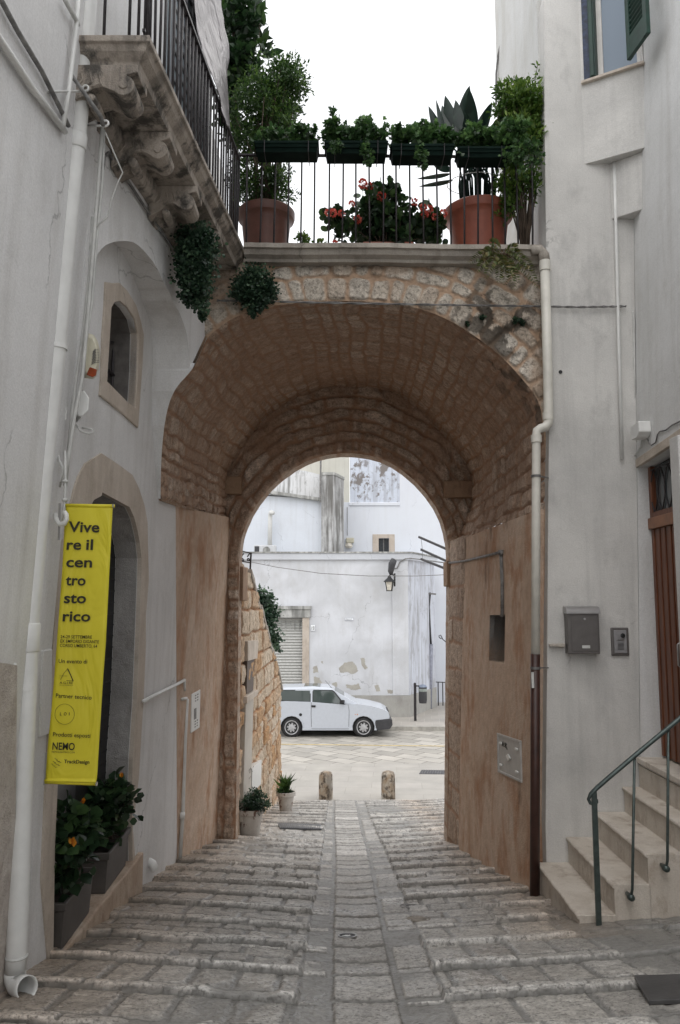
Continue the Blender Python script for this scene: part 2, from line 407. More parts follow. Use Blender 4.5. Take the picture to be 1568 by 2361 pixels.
def leafcloud(name, mat, pts, dirs, sizes, kind, parent, rg, tilt=.6, tones=None):
    tv, tf = _tpl(kind); tf = np.array(tf); n = len(pts); m = len(tv)
    d = dirs/np.maximum(np.linalg.norm(dirs, axis=1, keepdims=True), 1e-6)
    up = np.tile(np.array([0, 0, 1.0]), (n, 1))+rg.normal(0, tilt, (n, 3))
    x = np.cross(d, up); x /= np.maximum(np.linalg.norm(x, axis=1, keepdims=True), 1e-6); z = np.cross(x, d)
    V = pts[:, None, :]+sizes[:, None, None]*(tv[None, :, 0:1]*x[:, None, :]+tv[None, :, 1:2]*d[:, None, :]+tv[None, :, 2:3]*z[:, None, :])
    Fq = (tf[None]+(np.arange(n)*m)[:, None, None]).reshape(-1, 3)
    rn = rg.random(n) if tones is None else np.clip(tones+rg.normal(0, .18, n), 0, 1)
    me = fast_mesh(name, V.reshape(-1, 3), [Fq], {'rnd': np.repeat(rn, m)})
    return link(name, me, mat, parent)
def bush(name, mat, blobs, n, size, kind, parent, seed=1, clumps=None, spread=.3, droop=0.0, stems=None, stem_mat=None, stem_r=.004, tilt=.6):
    """blobs: (x,y,z,rx,ry,rz). leaves gather on clumps through the volume, so gaps stay open"""
    rg = np.random.default_rng(seed); vol = np.array([b[3]*b[4]*b[5] for b in blobs]); vol = vol/vol.sum()
    nc = clumps or max(6, n//45); P = []; 
    bi = rg.choice(len(blobs), nc, p=vol); B = np.array(blobs)[bi]
    dr = rg.normal(0, 1, (nc, 3)); dr /= np.linalg.norm(dr, axis=1, keepdims=True); rr = rg.random(nc)**.42
    cc = B[:, :3]+dr*rr[:, None]*B[:, 3:]; mean = B[:, 3:].mean(1)
    ci = rg.integers(0, nc, n); s = np.maximum(mean[ci]*spread, size*.6)
    off = rg.normal(0, 1, (n, 3))*s[:, None]*.55
    pts = cc[ci]+off
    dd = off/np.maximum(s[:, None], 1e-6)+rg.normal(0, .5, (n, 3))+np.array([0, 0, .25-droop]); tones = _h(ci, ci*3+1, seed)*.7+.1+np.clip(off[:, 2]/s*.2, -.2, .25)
    sz = size*rg.uniform(.55, 1.25, n)
    o = leafcloud(name, mat, pts, dd, sz, kind, parent, rg, tilt, tones)
    if stems:
        mb = MB(); base = Vector(stems)
        for i in range(0, nc, max(1, nc//26)):
            c = Vector(cc[i]); mid = base.lerp(c, .5)+Vector((rg.normal(0, .04), rg.normal(0, .04), .03))
            mb.tube([base+Vector((rg.normal(0, .03), rg.normal(0, .03), 0)), mid, c], [stem_r*2, stem_r*1.3, stem_r*.6], 5)
        mb.build('stems', stem_mat or M_bark, parent, smooth=True)
    return o
# ================================================================== GROUND AND STREET
def zs(Y, X=0.0):
    z = CAMZ-1.16-.17*Y
    fade = min(1.0, max(0.0, (16.0-Y)/5))
    z -= .05*fade*max(0, 1.5-abs(X-.12))
    if X > 1.5: z += .06*(X-1.5)
    return max(z, -.2)
PLZ = .04
MB().box(-400, 400, -60, 900, -.6, -.25).build('ground', simple('distant_ground', (.35, .33, .29), .9), None)['kind'] = 'structure'
def build_street():
    ys = [-6, -4, -2, 0, 1, 2, 2.6]
    y = 3.0
    while y < 16.42:
        ys.append(y); y += min(.022, .0052*(y/3.5)**2)
    ys = np.array(ys+[16.42])
    xs = np.concatenate([np.arange(-1.85, 2.0, .0095), np.arange(2.0, 3.3, .03)])
    X, Y = np.meshgrid(xs, ys, indexing='ij')
    fade = np.clip((16.0-Y)/5, 0, 1)
    Z = CAMZ-1.16-.17*np.maximum(Y, 1.5)-.05*fade*np.clip(1.5-np.abs(X-.12), 0, None)+.06*np.clip(X-1.5, 0, None)
    wob = (fbm(X*1.3, Y*1.3, 3, 3)-.5)
    Z = Z+wob*.03
    # zones across the street
    cw = .16+.004*np.clip(Y-4, 0, 12)
    cx = .125+.006*np.sin(Y*.9)-.005*np.clip(Y-10, 0, 6)
    U = X-cx
    centre = np.abs(U) < cw
    chan = (np.abs(U) >= cw) & (np.abs(U) < cw+.035)
    left = U < 0
    # treads every half metre, slanting a little on each side
    def treads(sd, seed):
        A = np.abs(U)
        Yw = Y+(A-.2)*(-.035 if sd < 0 else -.05)+.013*(fbm(X*1.1+5*sd, Y*.3, seed, 2)-.5)*2
        P = .50; k = np.floor(Yw/P); fr = Yw-k*P
        jit = (_h(k, k*0, seed)-.5)*.06
        fr = fr+jit; fr = np.where(fr < 0, fr+P, np.where(fr > P, fr-P, fr))
        return k, fr
    DJ = np.zeros(X.shape); FT = np.zeros(X.shape); H = np.zeros(X.shape); M = np.zeros(X.shape); RN = np.zeros(X.shape)
    for sd, seed in ((-1, 11), (1, 29)):
        k, fr = treads(sd, seed)
        k = np.floor((Y+0)/.5+.0)*0+k
        A = np.abs(U)
        inner = .40 if sd > 0 else .34
        # rows inside a tread: rib stone 0..0.10, paver rows behind it
        side = (left if sd < 0 else ~left) & ~centre & ~chan
        two = (_h(k, k*0+3, seed) > .45)
        # rows boundaries
        r0 = .085; r1 = np.where(two, .30, .50)
        row = np.where(fr < r0, 0, np.where(fr < r1, 1, 2))
        v0 = np.where(row == 0, 0, np.where(row == 1, r0, r1)); v1 = np.where(row == 0, r0, np.where(row == 1, r1, .50))
        wid = np.where(row == 0, .30+.25*_h(k, row, seed+5), .20+.20*_h(k, row, seed+7))
        u = A-inner+_h(k, row, seed+9)*.4+.018*(fbm(X*9, Y*9, seed, 2)-.5)
        inn = A < inner
        # small pavers along the drain
        wid = np.where(inn, inner-cw, wid); q = np.where(inn, 99, np.floor(u/wid)); uu = np.where(inn, A-cw, u-q*wid)
        # uneven joints
        sh = (_h(k*7+row, q, seed+21)-.5)*.35*wid*0
        du = np.minimum(uu, wid-uu); fr2 = fr+.008*(fbm(X*8, Y*8, seed+2, 2)-.5)
        dv = np.minimum(fr2-v0, v1-fr2)
        jw = np.where(row == 0, .004, .013)+.012*fbm(X*2, Y*2, 8, 2)
        jw = np.where(row == 0, jw*.6, jw)
        rd = .022; d = np.minimum(du, dv*np.where(row == 0, 3, 1)); c = (du < rd) & (dv < rd) & (row > 0)
        d = np.where(c, rd-np.hypot(rd-du, rd-dv), d)
        m = sstep(jw*.8, jw*.8+.006, d); DJ = np.where(side, np.exp(-((d-jw*.7)/.004)**2)*.55*(fbm(X*3, Y*3, 14, 3) > .45), DJ)
        rib_on = (A > inner-.02) & ~((sd > 0) & (Y > 5.3) & (Y < 6.45) & (X < 1.05)) & ~((sd < 0) & (Y > 10.2) & (Y < 11.4) & (X > -.95))
        miss = _h(k*13+q, k*0+5, seed+33) < .06; m = np.where(inn & (_h(k*5+row, k*0+9, seed+71) < .38), m*.12, m)
        ribh = np.where(Y < 3.9, .026, .037)
        saw = np.where(rib_on & ~miss, (1-fr/.5)*ribh, 0)
        rnd_edge = np.where((row == 0) & rib_on, -.010*np.exp(-(fr/.012)**2), 0)
        rn = _h(q+100*row, k, seed+41)
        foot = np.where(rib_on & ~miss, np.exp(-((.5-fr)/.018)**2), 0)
        h = saw+rnd_edge+m*.008+(rn-.5)*.007*m
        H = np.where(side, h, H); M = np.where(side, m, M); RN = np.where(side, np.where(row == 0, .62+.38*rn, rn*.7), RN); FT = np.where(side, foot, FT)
    # centre slabs
    b = [2.0]; rg = random.Random(5)
    while b[-1] < 17: b.append(b[-1]+rg.uniform(.26, .46))
    J = np.clip(np.searchsorted(b, Y)-1, 0, len(b)-2); b = np.array(b)
    dv = np.minimum(Y-b[J], b[J+1]-Y); du = cw-np.abs(U)+.012*(fbm(X*9, Y*9, 61, 2)-.5)
    rd = .028; d = np.minimum(du, dv); c = (du < rd) & (dv < rd); d = np.where(c, rd-np.hypot(rd-du, rd-dv), d)
    m = sstep(.005, .013, d); rn = _h(J, J*0+2, 77)
    tilt = ((Y-b[J])/(b[J+1]-b[J])-.5)*(-.012)
    H = np.where(centre, m*.010+tilt+(rn-.5)*.007, H); DJ = np.where(centre, np.exp(-((d-.006)/.005)**2)*.6, DJ); M = np.where(centre, m, M); RN = np.where(centre, rn*.6+.3, RN)
    # cement patches swallow some stones (right, below the steps)
    patch = sstep(.60, .66, fbm(X*1.1+3, Y*1.1, 91, 4)-.06+.25*np.clip((X-1.25), 0, 1)*(Y < 6))*(~centre)
    M = M*(1-.85*patch); H = H*(1-.4*patch)
    far = np.clip((Y-13)/3.4, 0, 1)
    H = H+(fbm(X*34, Y*34, 4, 3)-.5)*.011*(1-far)
    tint = np.clip(1-np.abs(X+1.6)/.9, 0, 1)*.9+np.clip(1-np.abs(X-1.45)/.5, 0, 1)*.7*(Y > 5)
    tint = np.clip(tint*(.5+fbm(X*2, Y*2, 31, 3)), 0, 1)
    dark = np.clip(fbm(X*3, Y*3, 55, 4)-.62, 0, 1)*1.2*(M < .5)
    bands = np.exp(-((X+1.45)/.16)**2)*.35+np.exp(-((X-1.55)/.1)**2)*.3*(Y > 5.5)  # darker bands in the stone along the foot of both walls
    P = np.stack([X, Y, Z+H], -1)
    global SX, SY, SZ
    SX, SY, SZ = xs, ys, Z+H
    dirt_shade = FT*(.35+.5*fbm(X*6, Y*2, 88, 3))  # shade line painted along the foot of each rib, mixed with dirt
    o = grid_obj('street', P, {'stone': M, 'rnd': RN, 'tint': tint, 'dark': np.clip(dark+bands+dirt_shade+DJ, 0, .9)}, S_street)
    o['kind'] = 'structure'
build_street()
# plaza beyond the foot of the slope: smooth flags, then the older diagonal paving of the road
def flagmat(name, c1, c2, mortar, scale, rot, wh, msize=.012, squash=1.0):
    t = NT(name); v = t.co((1, 1, 1), (0, 0, rot))
    b = t.n.new('ShaderNodeTexBrick'); t.l.new(v, b.inputs[0]); b.inputs['Scale'].default_value = scale
    b.inputs['Brick Width'].default_value = wh[0]; b.inputs['Row Height'].default_value = wh[1]; b.inputs['Mortar Size'].default_value = msize
    b.inputs['Color1'].default_value = (*c1, 1); b.inputs['Color2'].default_value = (*c2, 1); b.inputs['Mortar'].default_value = (*mortar, 1); b.inputs['Mortar Smooth'].default_value = .3
    k = t.mix(.5, b.outputs[0], t.ramp(t.noise(1.6, t.co(), 8, .7), [(.3, .65), (.7, 1.15)]), 'MULTIPLY')
    t.col(k); t.rough(t.ramp(t.noise(.8, t.co(), 4), [(.3, .4), (.7, .7)])); t.b.inputs['Specular IOR Level'].default_value = .4
    t.bump(t.math('ADD', t.math('MULTIPLY', b.outputs[1], -1.0), t.math('MULTIPLY', t.noise(20, t.co()), .4)), .5, .01)
    return t.m
M_flag = flagmat('plaza_flags', (.40, .375, .34), (.36, .34, .305), (.32, .295, .26), 1, R(4), (1.1, .55), .006)
M_road = flagmat('diagonal_road_slabs', (.48, .45, .40), (.33, .31, .275), (.11, .10, .085), 1, R(38), (.70, .50), .014)
M_pave = flagmat('pavement_flags', (.42, .39, .35), (.37, .345, .31), (.48, .455, .41), 1, R(6), (.5, .8), .01)
def flat(name, mat, pts, z, thick=.12):
    mb = MB(); mb.plate([pts], lambda a, b: (a, b, z), lambda a, b: (a, b, z-thick)); o = mb.build(name, mat); o['kind'] = 'structure'; return o
flat('plaza', M_flag, [(-14, 16.43), (14, 16.43), (14, 20.3), (-14, 20.1)], PLZ)
flat('road', M_road, [(-30, 20.115), (-14, 20.115), (14, 20.315), (30, 20.315), (30, 25.34), (-30, 25.34)], PLZ-.004)
o = flat('road_marking', simple('worn_yellow_paint', (.55, .42, .18), .7, var=.35, scale=6), [(-6, 23.15), (8, 22.25), (8, 22.33), (-6, 23.23)], PLZ+.003, .002)
mb = MB(); mb.box(-30, 30, 25.345, 25.52, -.1, PLZ+.125); mb.build('kerb', simple('kerb_stone', (.36, .345, .31), .8, var=.3, scale=5, bump=.4, bscale=30), bevel=.015)['kind'] = 'structure'
flat('pavement', M_pave, [(-30, 25.52), (30, 25.52), (30, 60), (-30, 60)], PLZ+.12, .15)

# ================================================================== LEFT HOUSE
XLW = lambda Y, z: -1.6+.026*(z-1.75)
XNEAR = lambda Y, z: -1.60+.045*(z-2.2)
XU = lambda Y, z=0: -1.46+(Y-3.9)*.1177
def onL(px, py): return HIT(px, py, XLW)
def onU(px, py): return HIT(px, py, XU)
def onN(px, py): return HIT(px, py, XNEAR)
house = thing('white_house', 'tall whitewashed house on the left with a stone balcony and an arched street door', 'house', (-3.5, 2, 2.0))
ZT = CAMZ+5.6
# nearest wall, battered, up to the recess
def slab(px_fn, Y0, Y1, z0, z1, thick, mat, name, parent):
    P = [(Y0, z0), (Y1, z0), (Y1, z1), (Y0, z1)]
    mb = MB(); mb.plate([P], lambda a, b: (px_fn(a, b), a, b), lambda a, b: (px_fn(a, b)-thick, a, b)); return mb.build(name, mat, parent)
slab(XNEAR, -3, 4.22, 1.0, ZT, .5, M_white_l, 'near_wall', house)
MB().box(-7, -1.85, -3, 9.9, -.2, ZT).build('house_mass', M_white_l, house)
MB().box(-1.9, -1.52, 6.62, 9.9, CAMZ+2.2, ZT).build('terrace_wall', M_white_l, house)
DL = lambda L: [onL(x, y)[1:] for x, y in L]
door_in = [(207, 1162), (213, 1152), (230, 1143), (232, 1135), (264, 1152), (295, 1169), (306, 1193), (313, 1220), (319, 1250), (323, 1287), (322, 1337), (319, 1430), (315, 1533), (312, 1613), (303, 1747), (300, 1850), (303, 1990),
           (118, 2210), (122, 1950), (138, 1600), (150, 1330), (156, 1275), (167, 1235), (186, 1190)]
niche_in = [(253, 709), (260, 697), (273, 694), (290, 709), (307, 735), (315, 769), (314, 820), (313, 859), (308, 939), (290, 927), (243, 880), (245, 839), (249, 780)]
# lower wall outline in (Y, z)
lw = [(4.2, 1.2), (8.25, 1.2)]+[onL(415, 1985)[1:], onL(411, 1600)[1:], onL(405, 1166)[1:], onL(368, 1150)[1:], onL(368, 1080)[1:], (6.49, 5.3), (6.49, CAMZ+3.0), (4.2, CAMZ+3.0)]
mb = MB(); mb.plate([lw, DL(door_in)[::-1], DL(niche_in)[::-1]], lambda a, b: (XLW(a, b), a, b), lambda a, b: (XLW(a, b)-.30, a, b))
mb.build('street_wall', M_white_l, house)
def zup(a, b): pass
# upper wall: hangs forward over the recess, its lower edge is the blind arch
arch = [(213, 640), (216, 600), (227, 583), (237, 571), (247, 563), (268, 556), (293, 555), (313, 560), (337, 583), (360, 613), (383, 663), (390, 672), (400, 700), (413, 719), (422, 742), (430, 765), (435, 805), (437, 852)]
A2 = [onU(x, y)[1:] for x, y in arch]
def smooth_poly(P, it=2):
    for _ in range(it):
        Q = [P[0]]
        for a, b in zip(P[:-1], P[1:]): Q += [(a[0]*.75+b[0]*.25, a[1]*.75+b[1]*.25), (a[0]*.25+b[0]*.75, a[1]*.25+b[1]*.75)]
        P = Q+[P[-1]]
    return P
A2 = smooth_poly(A2, 1)
up = [(4.2, CAMZ+2.0), (4.2, 1.2+2.0)]
outl = [(4.2, ZT), (4.2, 5.3), (4.2, 4.3), (A2[0][0], 4.3)]+A2+[(6.5, 6.285), (6.5, ZT)]
mb = MB(); mb.plate([outl], lambda a, b: (XU(a) if b > 4.6 else XLW(a, b)+.008, a, b), lambda a, b: (-1.78, a, b)); mb.build('upper_wall', M_white_l, house)
# stone string course below the balcony
mb = MB()
sp = [(215, 262), (262, 333), (330, 432), (375, 510), (420, 592)]
S = [onU(x, y) for x, y in sp]
prev = None
for i in range(len(S)-1):
    a, b = S[i], S[i+1]
    pr = [(0, -.07), (.05, -.06), (.075, -.01), (.07, .06), (0, .065)]
    ra = [(XU(a[1])-.03+p[0]+.03, a[1], a[2]+p[1]) for p in pr]; rb = [(XU(b[1])+p[0], b[1], b[2]+p[1]) for p in pr]
    n = len(pr); mb.add(ra+rb, [(k, (k+1) % n, (k+1) % n+n, k+n) for k in range(n)])
mb.build('string_course', M_limedark, house, bevel=.004)
# door surround, slightly proud, with its deep reveal
def ring(name, outer, inner, mat, parent, fx, proud, depth, bevel=.006):
    mb = MB(); mb.plate([outer, inner[::-1]], lambda a, b: (fx(a, b)+proud, a, b), lambda a, b: (fx(a, b)-depth, a, b)); return mb.build(name, mat, parent, bevel=bevel)
door_out = [(162, 1152), (167, 1129), (177, 1099), (193, 1069), (217, 1054), (230, 1045), (267, 1069), (302, 1095), (317, 1125), (330, 1165), (337, 1205), (338, 1253), (340, 1337), (333, 1420), (333, 1487), (328, 1613), (323, 1687), (317, 1792), (303, 1909), (309, 1986),
            (108, 2220), (92, 2030), (100, 1850), (112, 1600), (126, 1350), (136, 1250), (148, 1200)]
sur = thing('x', None, None) if False else None
ds = ring('door_surround', DL(door_out), [(p[0]*.999+.005, p[1]*.999+.004) for p in DL(door_in)], M_limestone, house, XLW, .012, .02)
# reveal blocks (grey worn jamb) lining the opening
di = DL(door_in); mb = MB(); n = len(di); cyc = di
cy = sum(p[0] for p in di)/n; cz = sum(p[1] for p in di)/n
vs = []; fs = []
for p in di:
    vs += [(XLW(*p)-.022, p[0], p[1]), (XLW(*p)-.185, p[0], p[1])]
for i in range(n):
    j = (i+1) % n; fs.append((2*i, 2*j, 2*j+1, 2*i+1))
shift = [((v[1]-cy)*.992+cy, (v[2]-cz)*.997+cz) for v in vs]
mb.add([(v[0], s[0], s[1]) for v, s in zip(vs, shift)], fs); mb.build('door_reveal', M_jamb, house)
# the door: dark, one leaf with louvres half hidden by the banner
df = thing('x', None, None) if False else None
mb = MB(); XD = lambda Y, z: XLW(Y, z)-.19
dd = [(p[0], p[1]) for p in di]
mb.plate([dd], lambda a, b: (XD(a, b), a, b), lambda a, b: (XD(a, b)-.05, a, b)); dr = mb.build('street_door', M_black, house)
mb = MB()
for k in range(26):
    z = 2.3+k*.085
    if z < 4.45: mb.hexa([(XD(0, z)+.02, 5.75, z), (XD(0, z)+.035, 5.75, z+.01), (XD(0, z)+.035, 6.2, z+.01), (XD(0, z)+.02, 6.2, z), (XD(0, z)+.005, 5.75, z+.05), (XD(0, z)+.02, 5.75, z+.055), (XD(0, z)+.02, 6.2, z+.055), (XD(0, z)+.005, 6.2, z+.05)])
mb.v = [(v[0]-.03, v[1], v[2]) for v in mb.v]; mb.build('door_louvres', M_black, dr)
MB().box(XD(0, 2.5)+.004, XD(0, 2.5)+.03, 4.75, 5.35, 2.35, 3.0).build('door_panel', simple('grey_door_glass', (.05, .05, .055), .3), dr, bevel=.01)
# niche window: stone frame, deep hole, iron bars
niche_out = [(240, 650), (257, 653), (272, 652), (290, 670), (310, 703), (321, 740), (328, 772), (325, 839), (318, 939), (315, 987), (277, 952), (227, 912), (230, 872), (233, 772), (238, 705)]
nf = ring('niche_window', DL(niche_out), [(p[0], p[1]) for p in DL(niche_in)], M_limestone, house, XLW, .014, .05)
ni = DL(niche_in)
mb = MB(); n = len(ni); vs = []; fs = []
for p in ni: vs += [(XLW(*p)-.045, p[0], p[1]), (XLW(*p)-.42, p[0]+.0, p[1])]
for i in range(n): j = (i+1) % n; fs.append((2*i, 2*j, 2*j+1, 2*i+1))
fs.append(tuple(2*i+1 for i in range(n))); nc_ = (sum(p[0] for p in ni)/n, sum(p[1] for p in ni)/n); mb.add([(v[0], (v[1]-nc_[0])*.975+nc_[0], (v[2]-nc_[1])*.985+nc_[1]) for v in vs], fs); mb.build('window_reveal', M_niche, nf)
mb = MB()
nb = lambda x, y: PX(x, y, -1.66)
mb.tube([nb(266, 715), nb(262, 800), nb(258, 898)], .011, 6); mb.tube([nb(250, 789), nb(318, 790)], .010, 6); mb.tube([nb(262, 800), nb(278, 812)], .012, 6); mb.tube([nb(250, 855), nb(262, 866), nb(276, 876), nb(275, 884)], .016, 6)
mb.build('window_bars', M_iron, nf)
# door sill ledge
sill = [onL(312, 1985), onL(129.5, 2190)]
zsl = sum(s[2] for s in sill)/2+.01
mb = MB(); rg = random.Random(3)
ys = [4.62+i*(6.47-4.62)/14 for i in range(15)]
pl = [(-1.86, 6.47), (-1.86, 4.62)]+[(-1.548+rg.uniform(-.006, .006)-.004, y) for y in ys]
mb.plate([pl], lambda a, b: (a, b, zsl), lambda a, b: (a, b, 1.4)); mb.build('door_sill', plaster('warm_sill_stone', (.55, .45, .36), (.45, .34, .255), (.20, .13, .09), .6, .3, 3.5, .7), house, bevel=.012)
# rough stucco strip at the very left and its metal edge
P = [onN(-20, 1526), onN(30, 1534), onN(22, 2310), onN(-30, 2330)]
t = plaster('rough_stucco', (.60, .55, .50), (.46, .41, .37), (.28, .23, .2), .6, .2, 9, 1.0); t.node_tree.nodes['Principled BSDF']
mb = MB(); mb.plate([[(p[1], p[2]) for p in P]], lambda a, b: (XNEAR(a, b)+.02, a, b), lambda a, b: (XNEAR(a, b)-.03, a, b)); mb.build('stucco_panel', t, house)
MB().tube([onN(33, 1530), onN(27, 2290)], .012, 8).build('edge_strip', M_pvc, house, smooth=True)
# small inspection doors left of the big door
for nm, L in (('meter_hatch', [(95, 1455+45), (116, 1497), (112, 1690), (88, 1700)]),):
    P = [onN(*q) for q in L]; mb = MB(); mb.plate([[(p[1], p[2]) for p in P]], lambda a, b: (XNEAR(a, b)+.012, a, b), lambda a, b: (XNEAR(a, b)-.02, a, b)); mb.build(nm, M_white_l, house, bevel=.004)
# glazed balcony door
P = [onU(x, y) for x, y in ((397, 0), (470, 0), (470, 275), (397, 200))]
y0, y1 = 5.35, 6.2; z0, z1 = CAMZ+3.02, CAMZ+5.2
bd = MB().hexa([(XU(y0)+.01, y0, z0), (XU(y0)+.05, y0, z0), (XU(y1)+.05, y1, z0), (XU(y1)+.01, y1, z0), (XU(y0)+.01, y0, z1), (XU(y0)+.05, y0, z1), (XU(y1)+.05, y1, z1), (XU(y1)+.01, y1, z1)]).build('balcony_door', simple('door_pane', (.26, .30, .33), .2, var=.2, scale=3), house)
mb = MB()
for k in range(20): z = z0+.02+k*.115; mb.bar((XU(y0)+.055, y0, z), (XU(y1)+.055, y1, z), .02, .02)
for k in range(7): y = y0+k*(y1-y0)/6; mb.bar((XU(y)+.055, y, z0), (XU(y)+.055, y, z1), .02, .02)
mb.build('glazing_bars', simple('grey_bars', (.13, .13, .14), .5), bd)
# ---- balcony
XO = lambda Y: -1.01+(Y-3.84)*.078     # outer edge
ZB1 = CAMZ+3.0; ZB0 = CAMZ+2.86
mb = MB()
prof = [(0, ZB1), (0, ZB1-.035), (-.018, ZB1-.04), (-.03, ZB1-.07), (-.07, ZB1-.105), (-.075, ZB0-.01)]
def rim(dx, z): return [(XU(3.84)-.1, 3.84-dx*-1*1.0 if False else 3.84-dx, z), (XO(3.84)+dx, 3.84-dx, z), (XO(6.46)+dx, 6.46, z), (XU(6.46)-.05, 6.46, z)]
vs = []; fs = []
for (dx, z) in prof: vs += rim(dx, z)
for i in range(len(prof)-1):
    for k in range(4): a = 4*i+k; b = 4*i+(k+1) % 4; fs.append((a, b, b+4, a+4))
fs.append((0, 1, 2, 3)); fs.append(tuple(4*(len(prof)-1)+k for k in range(4))); mb.add(vs, fs)
bal = mb.build('balcony', M_limedark, house, bevel=.004)
for (yc, w) in ((3.97, .21), (4.56, .20), (5.18, .20), (5.84, .20)):
    mb = MB(); x0 = XU(yc); dpt = XO(yc)-x0-.075
    pr = [(0, ZB0-.012), (dpt, ZB0-.012), (dpt, ZB0-.055), (dpt-.025, ZB0-.06)]
    r = .058; cxx = dpt-.03-r*.75; czz = ZB0-.070-r
    for a in range(10): t = R(75-a*24); pr.append((cxx+r*math.cos(t), czz+r*math.sin(t)))
    pr += [(dpt*.50, ZB0-.135), (dpt*.36, ZB0-.15), (dpt*.26, ZB0-.19), (dpt*.12, ZB0-.215), (0, ZB0-.245)]
    mb.plate([pr], lambda a, b: (x0+a, yc-w/2, b), lambda a, b: (x0+a, yc+w/2, b))
    co = mb.build('corbel', M_limedark, bal, bevel=.012)
    mb = MB(); mb.lathe([(.010, -.012), (.020, -.010), (.028, .006), (.030, w*.45), (.027, w*.8), (.012, w*.82)], (x0+dpt*.36, yc-w/2, ZB0-.205), 14, 'y')
    mb.build('lower_roll', M_limedark, co, autos=40); mb = MB(); mb.lathe([(.010, -.010), (.022, -.008), (.028, .006)], (x0+cxx, yc-w/2, czz), 12, 'y')
    mb.build('scroll_eye', M_limedark, co, autos=40); mb = MB()
    for q in range(4): mb.tube([(x0+dpt*.1+q*.045, yc-w/2-.004, ZB0-.07), (x0+dpt*.1+q*.05, yc-w/2-.004, ZB0-.09-.012*q), (x0+dpt*.04+q*.04, yc-w/2-.002, ZB0-.14)], .006, 5)
    mb.build('carving', M_limedark, co, autos=40)
# balcony railing
XR = lambda Y: -1.055+(Y-3.86)*.068
mb = MB(); zr = CAMZ+3.80; mb.bar((XR(3.88), 3.88, zr), (XR(6.42), 6.42, zr+.03), .035, .02); mb.bar((XU(3.88), 3.88, zr), (XR(3.88), 3.88, zr), .035, .02, ); mb.bar((XR(3.88), 3.88, ZB1+.06), (XR(6.42), 6.42, ZB1+.06), .016)
rl = mb.build('balcony_railing', M_iron, house)
rg = random.Random(9)
ysb = [3.9+i*.088 for i in range(29)]
for y in ysb:
    MB().tube([(XR(y), y, ZB1-.01), (XR(y)+rg.uniform(-.003, .003), y+rg.uniform(-.003, .003), (ZB1+zr)/2), (XR(y), y, zr)], .0085, 6).build('baluster', M_iron, rl, smooth=True)
for px in (240, 298, 319, 340):
    p = PY(px, 74, 3.88); MB().tube([(p[0], 3.88, ZB1-.01), (p[0], 3.88, zr)], .0085, 6).build('baluster', M_iron, rl, smooth=True)
# dusty plastic sheet hung over the railing
def sheet():
    n, m = 30, 40
    L = [(440, -40), (450, 60), (470, 130), (497, 200), (516, 262), (524, 290)]; Rr = [(505, -40), (513, 30), (527, 100), (527, 160), (525, 240), (528, 300)]
    P = np.zeros((n, m, 3))
    for j in range(m):
        t = j/(m-1)*(len(L)-1); k = min(int(t), len(L)-2); f = t-k
        a = (L[k][0]*(1-f)+L[k+1][0]*f, L[k][1]*(1-f)+L[k+1][1]*f); b = (Rr[k][0]*(1-f)+Rr[k+1][0]*f, Rr[k][1]*(1-f)+Rr[k+1][1]*f)
        for i in range(n):
            s = i/(n-1); Y = 5.55+.75*s; px = a[0]*(1-s)+b[0]*s; py = a[1]*(1-s)+b[1]*s
            P[i, j] = PY(px, py, Y)
    nx = fbm(np.arange(n)[:, None]*.35+np.zeros((n, m)), np.arange(m)[None]*.16+np.zeros((n, m)), 5, 3)
    P[..., 1] += (nx-.5)*.12; P[..., 0] += (nx-.5)*.04
    o = grid_obj('plastic_sheet', P, {}, M_sheet)
    s = o.modifiers.new('t', 'SOLIDIFY'); s.thickness = .004
    tag(o, 'dusty translucent plastic sheet hanging over the balcony railing', 'sheet')
sheet()

# ================================================================== THE GATEWAY
YF, YB = 6.5, 9.8
gate = thing('stone_gateway', 'rubble stone archway with a barrel vault spanning the stepped street', 'gateway', (0, 8, 2.0))
front_px = [(437, 859), (453, 832), (475, 780), (520, 742), (560, 724), (600, 711), (640, 703), (720, 695), (800, 693), (880, 697), (950, 706), (1000, 722), (1050, 745), (1100, 778), (1150, 815), (1200, 868), (1245, 925), (1252, 985)]
FP = [(-1.508, CAMZ+.87), (-1.512, CAMZ+1.277), (-1.48, CAMZ+1.62), (-1.41, CAMZ+1.82)]+[(PY(x, y, YF)[0], PY(x, y, YF)[2]) for x, y in front_px]+[(1.735, CAMZ+1.2), (1.72, CAMZ+.78)]
back_px = [(519, 1150), (522, 1080), (571, 1019), (602, 975), (645, 938), (720, 901), (806, 889), (893, 898), (930, 916), (973, 952), (1023, 1004), (1066, 1056), (1085, 1093), (1090, 1160)]
BP = [(-1.46, CAMZ+1.08)]+[(PY(x, y, YB)[0], PY(x, y, YB)[2]) for x, y in back_px]+[(1.50, CAMZ+.78)]
def resample(P, n, sm=2):
    P = smooth_poly(P, sm); A = np.array(P); d = np.concatenate([[0], np.cumsum(np.hypot(*np.diff(A, axis=0).T))]); t = np.linspace(0, d[-1], n)
    return np.stack([np.interp(t, d, A[:, 0]), np.interp(t, d, A[:, 1])], -1), d[-1]
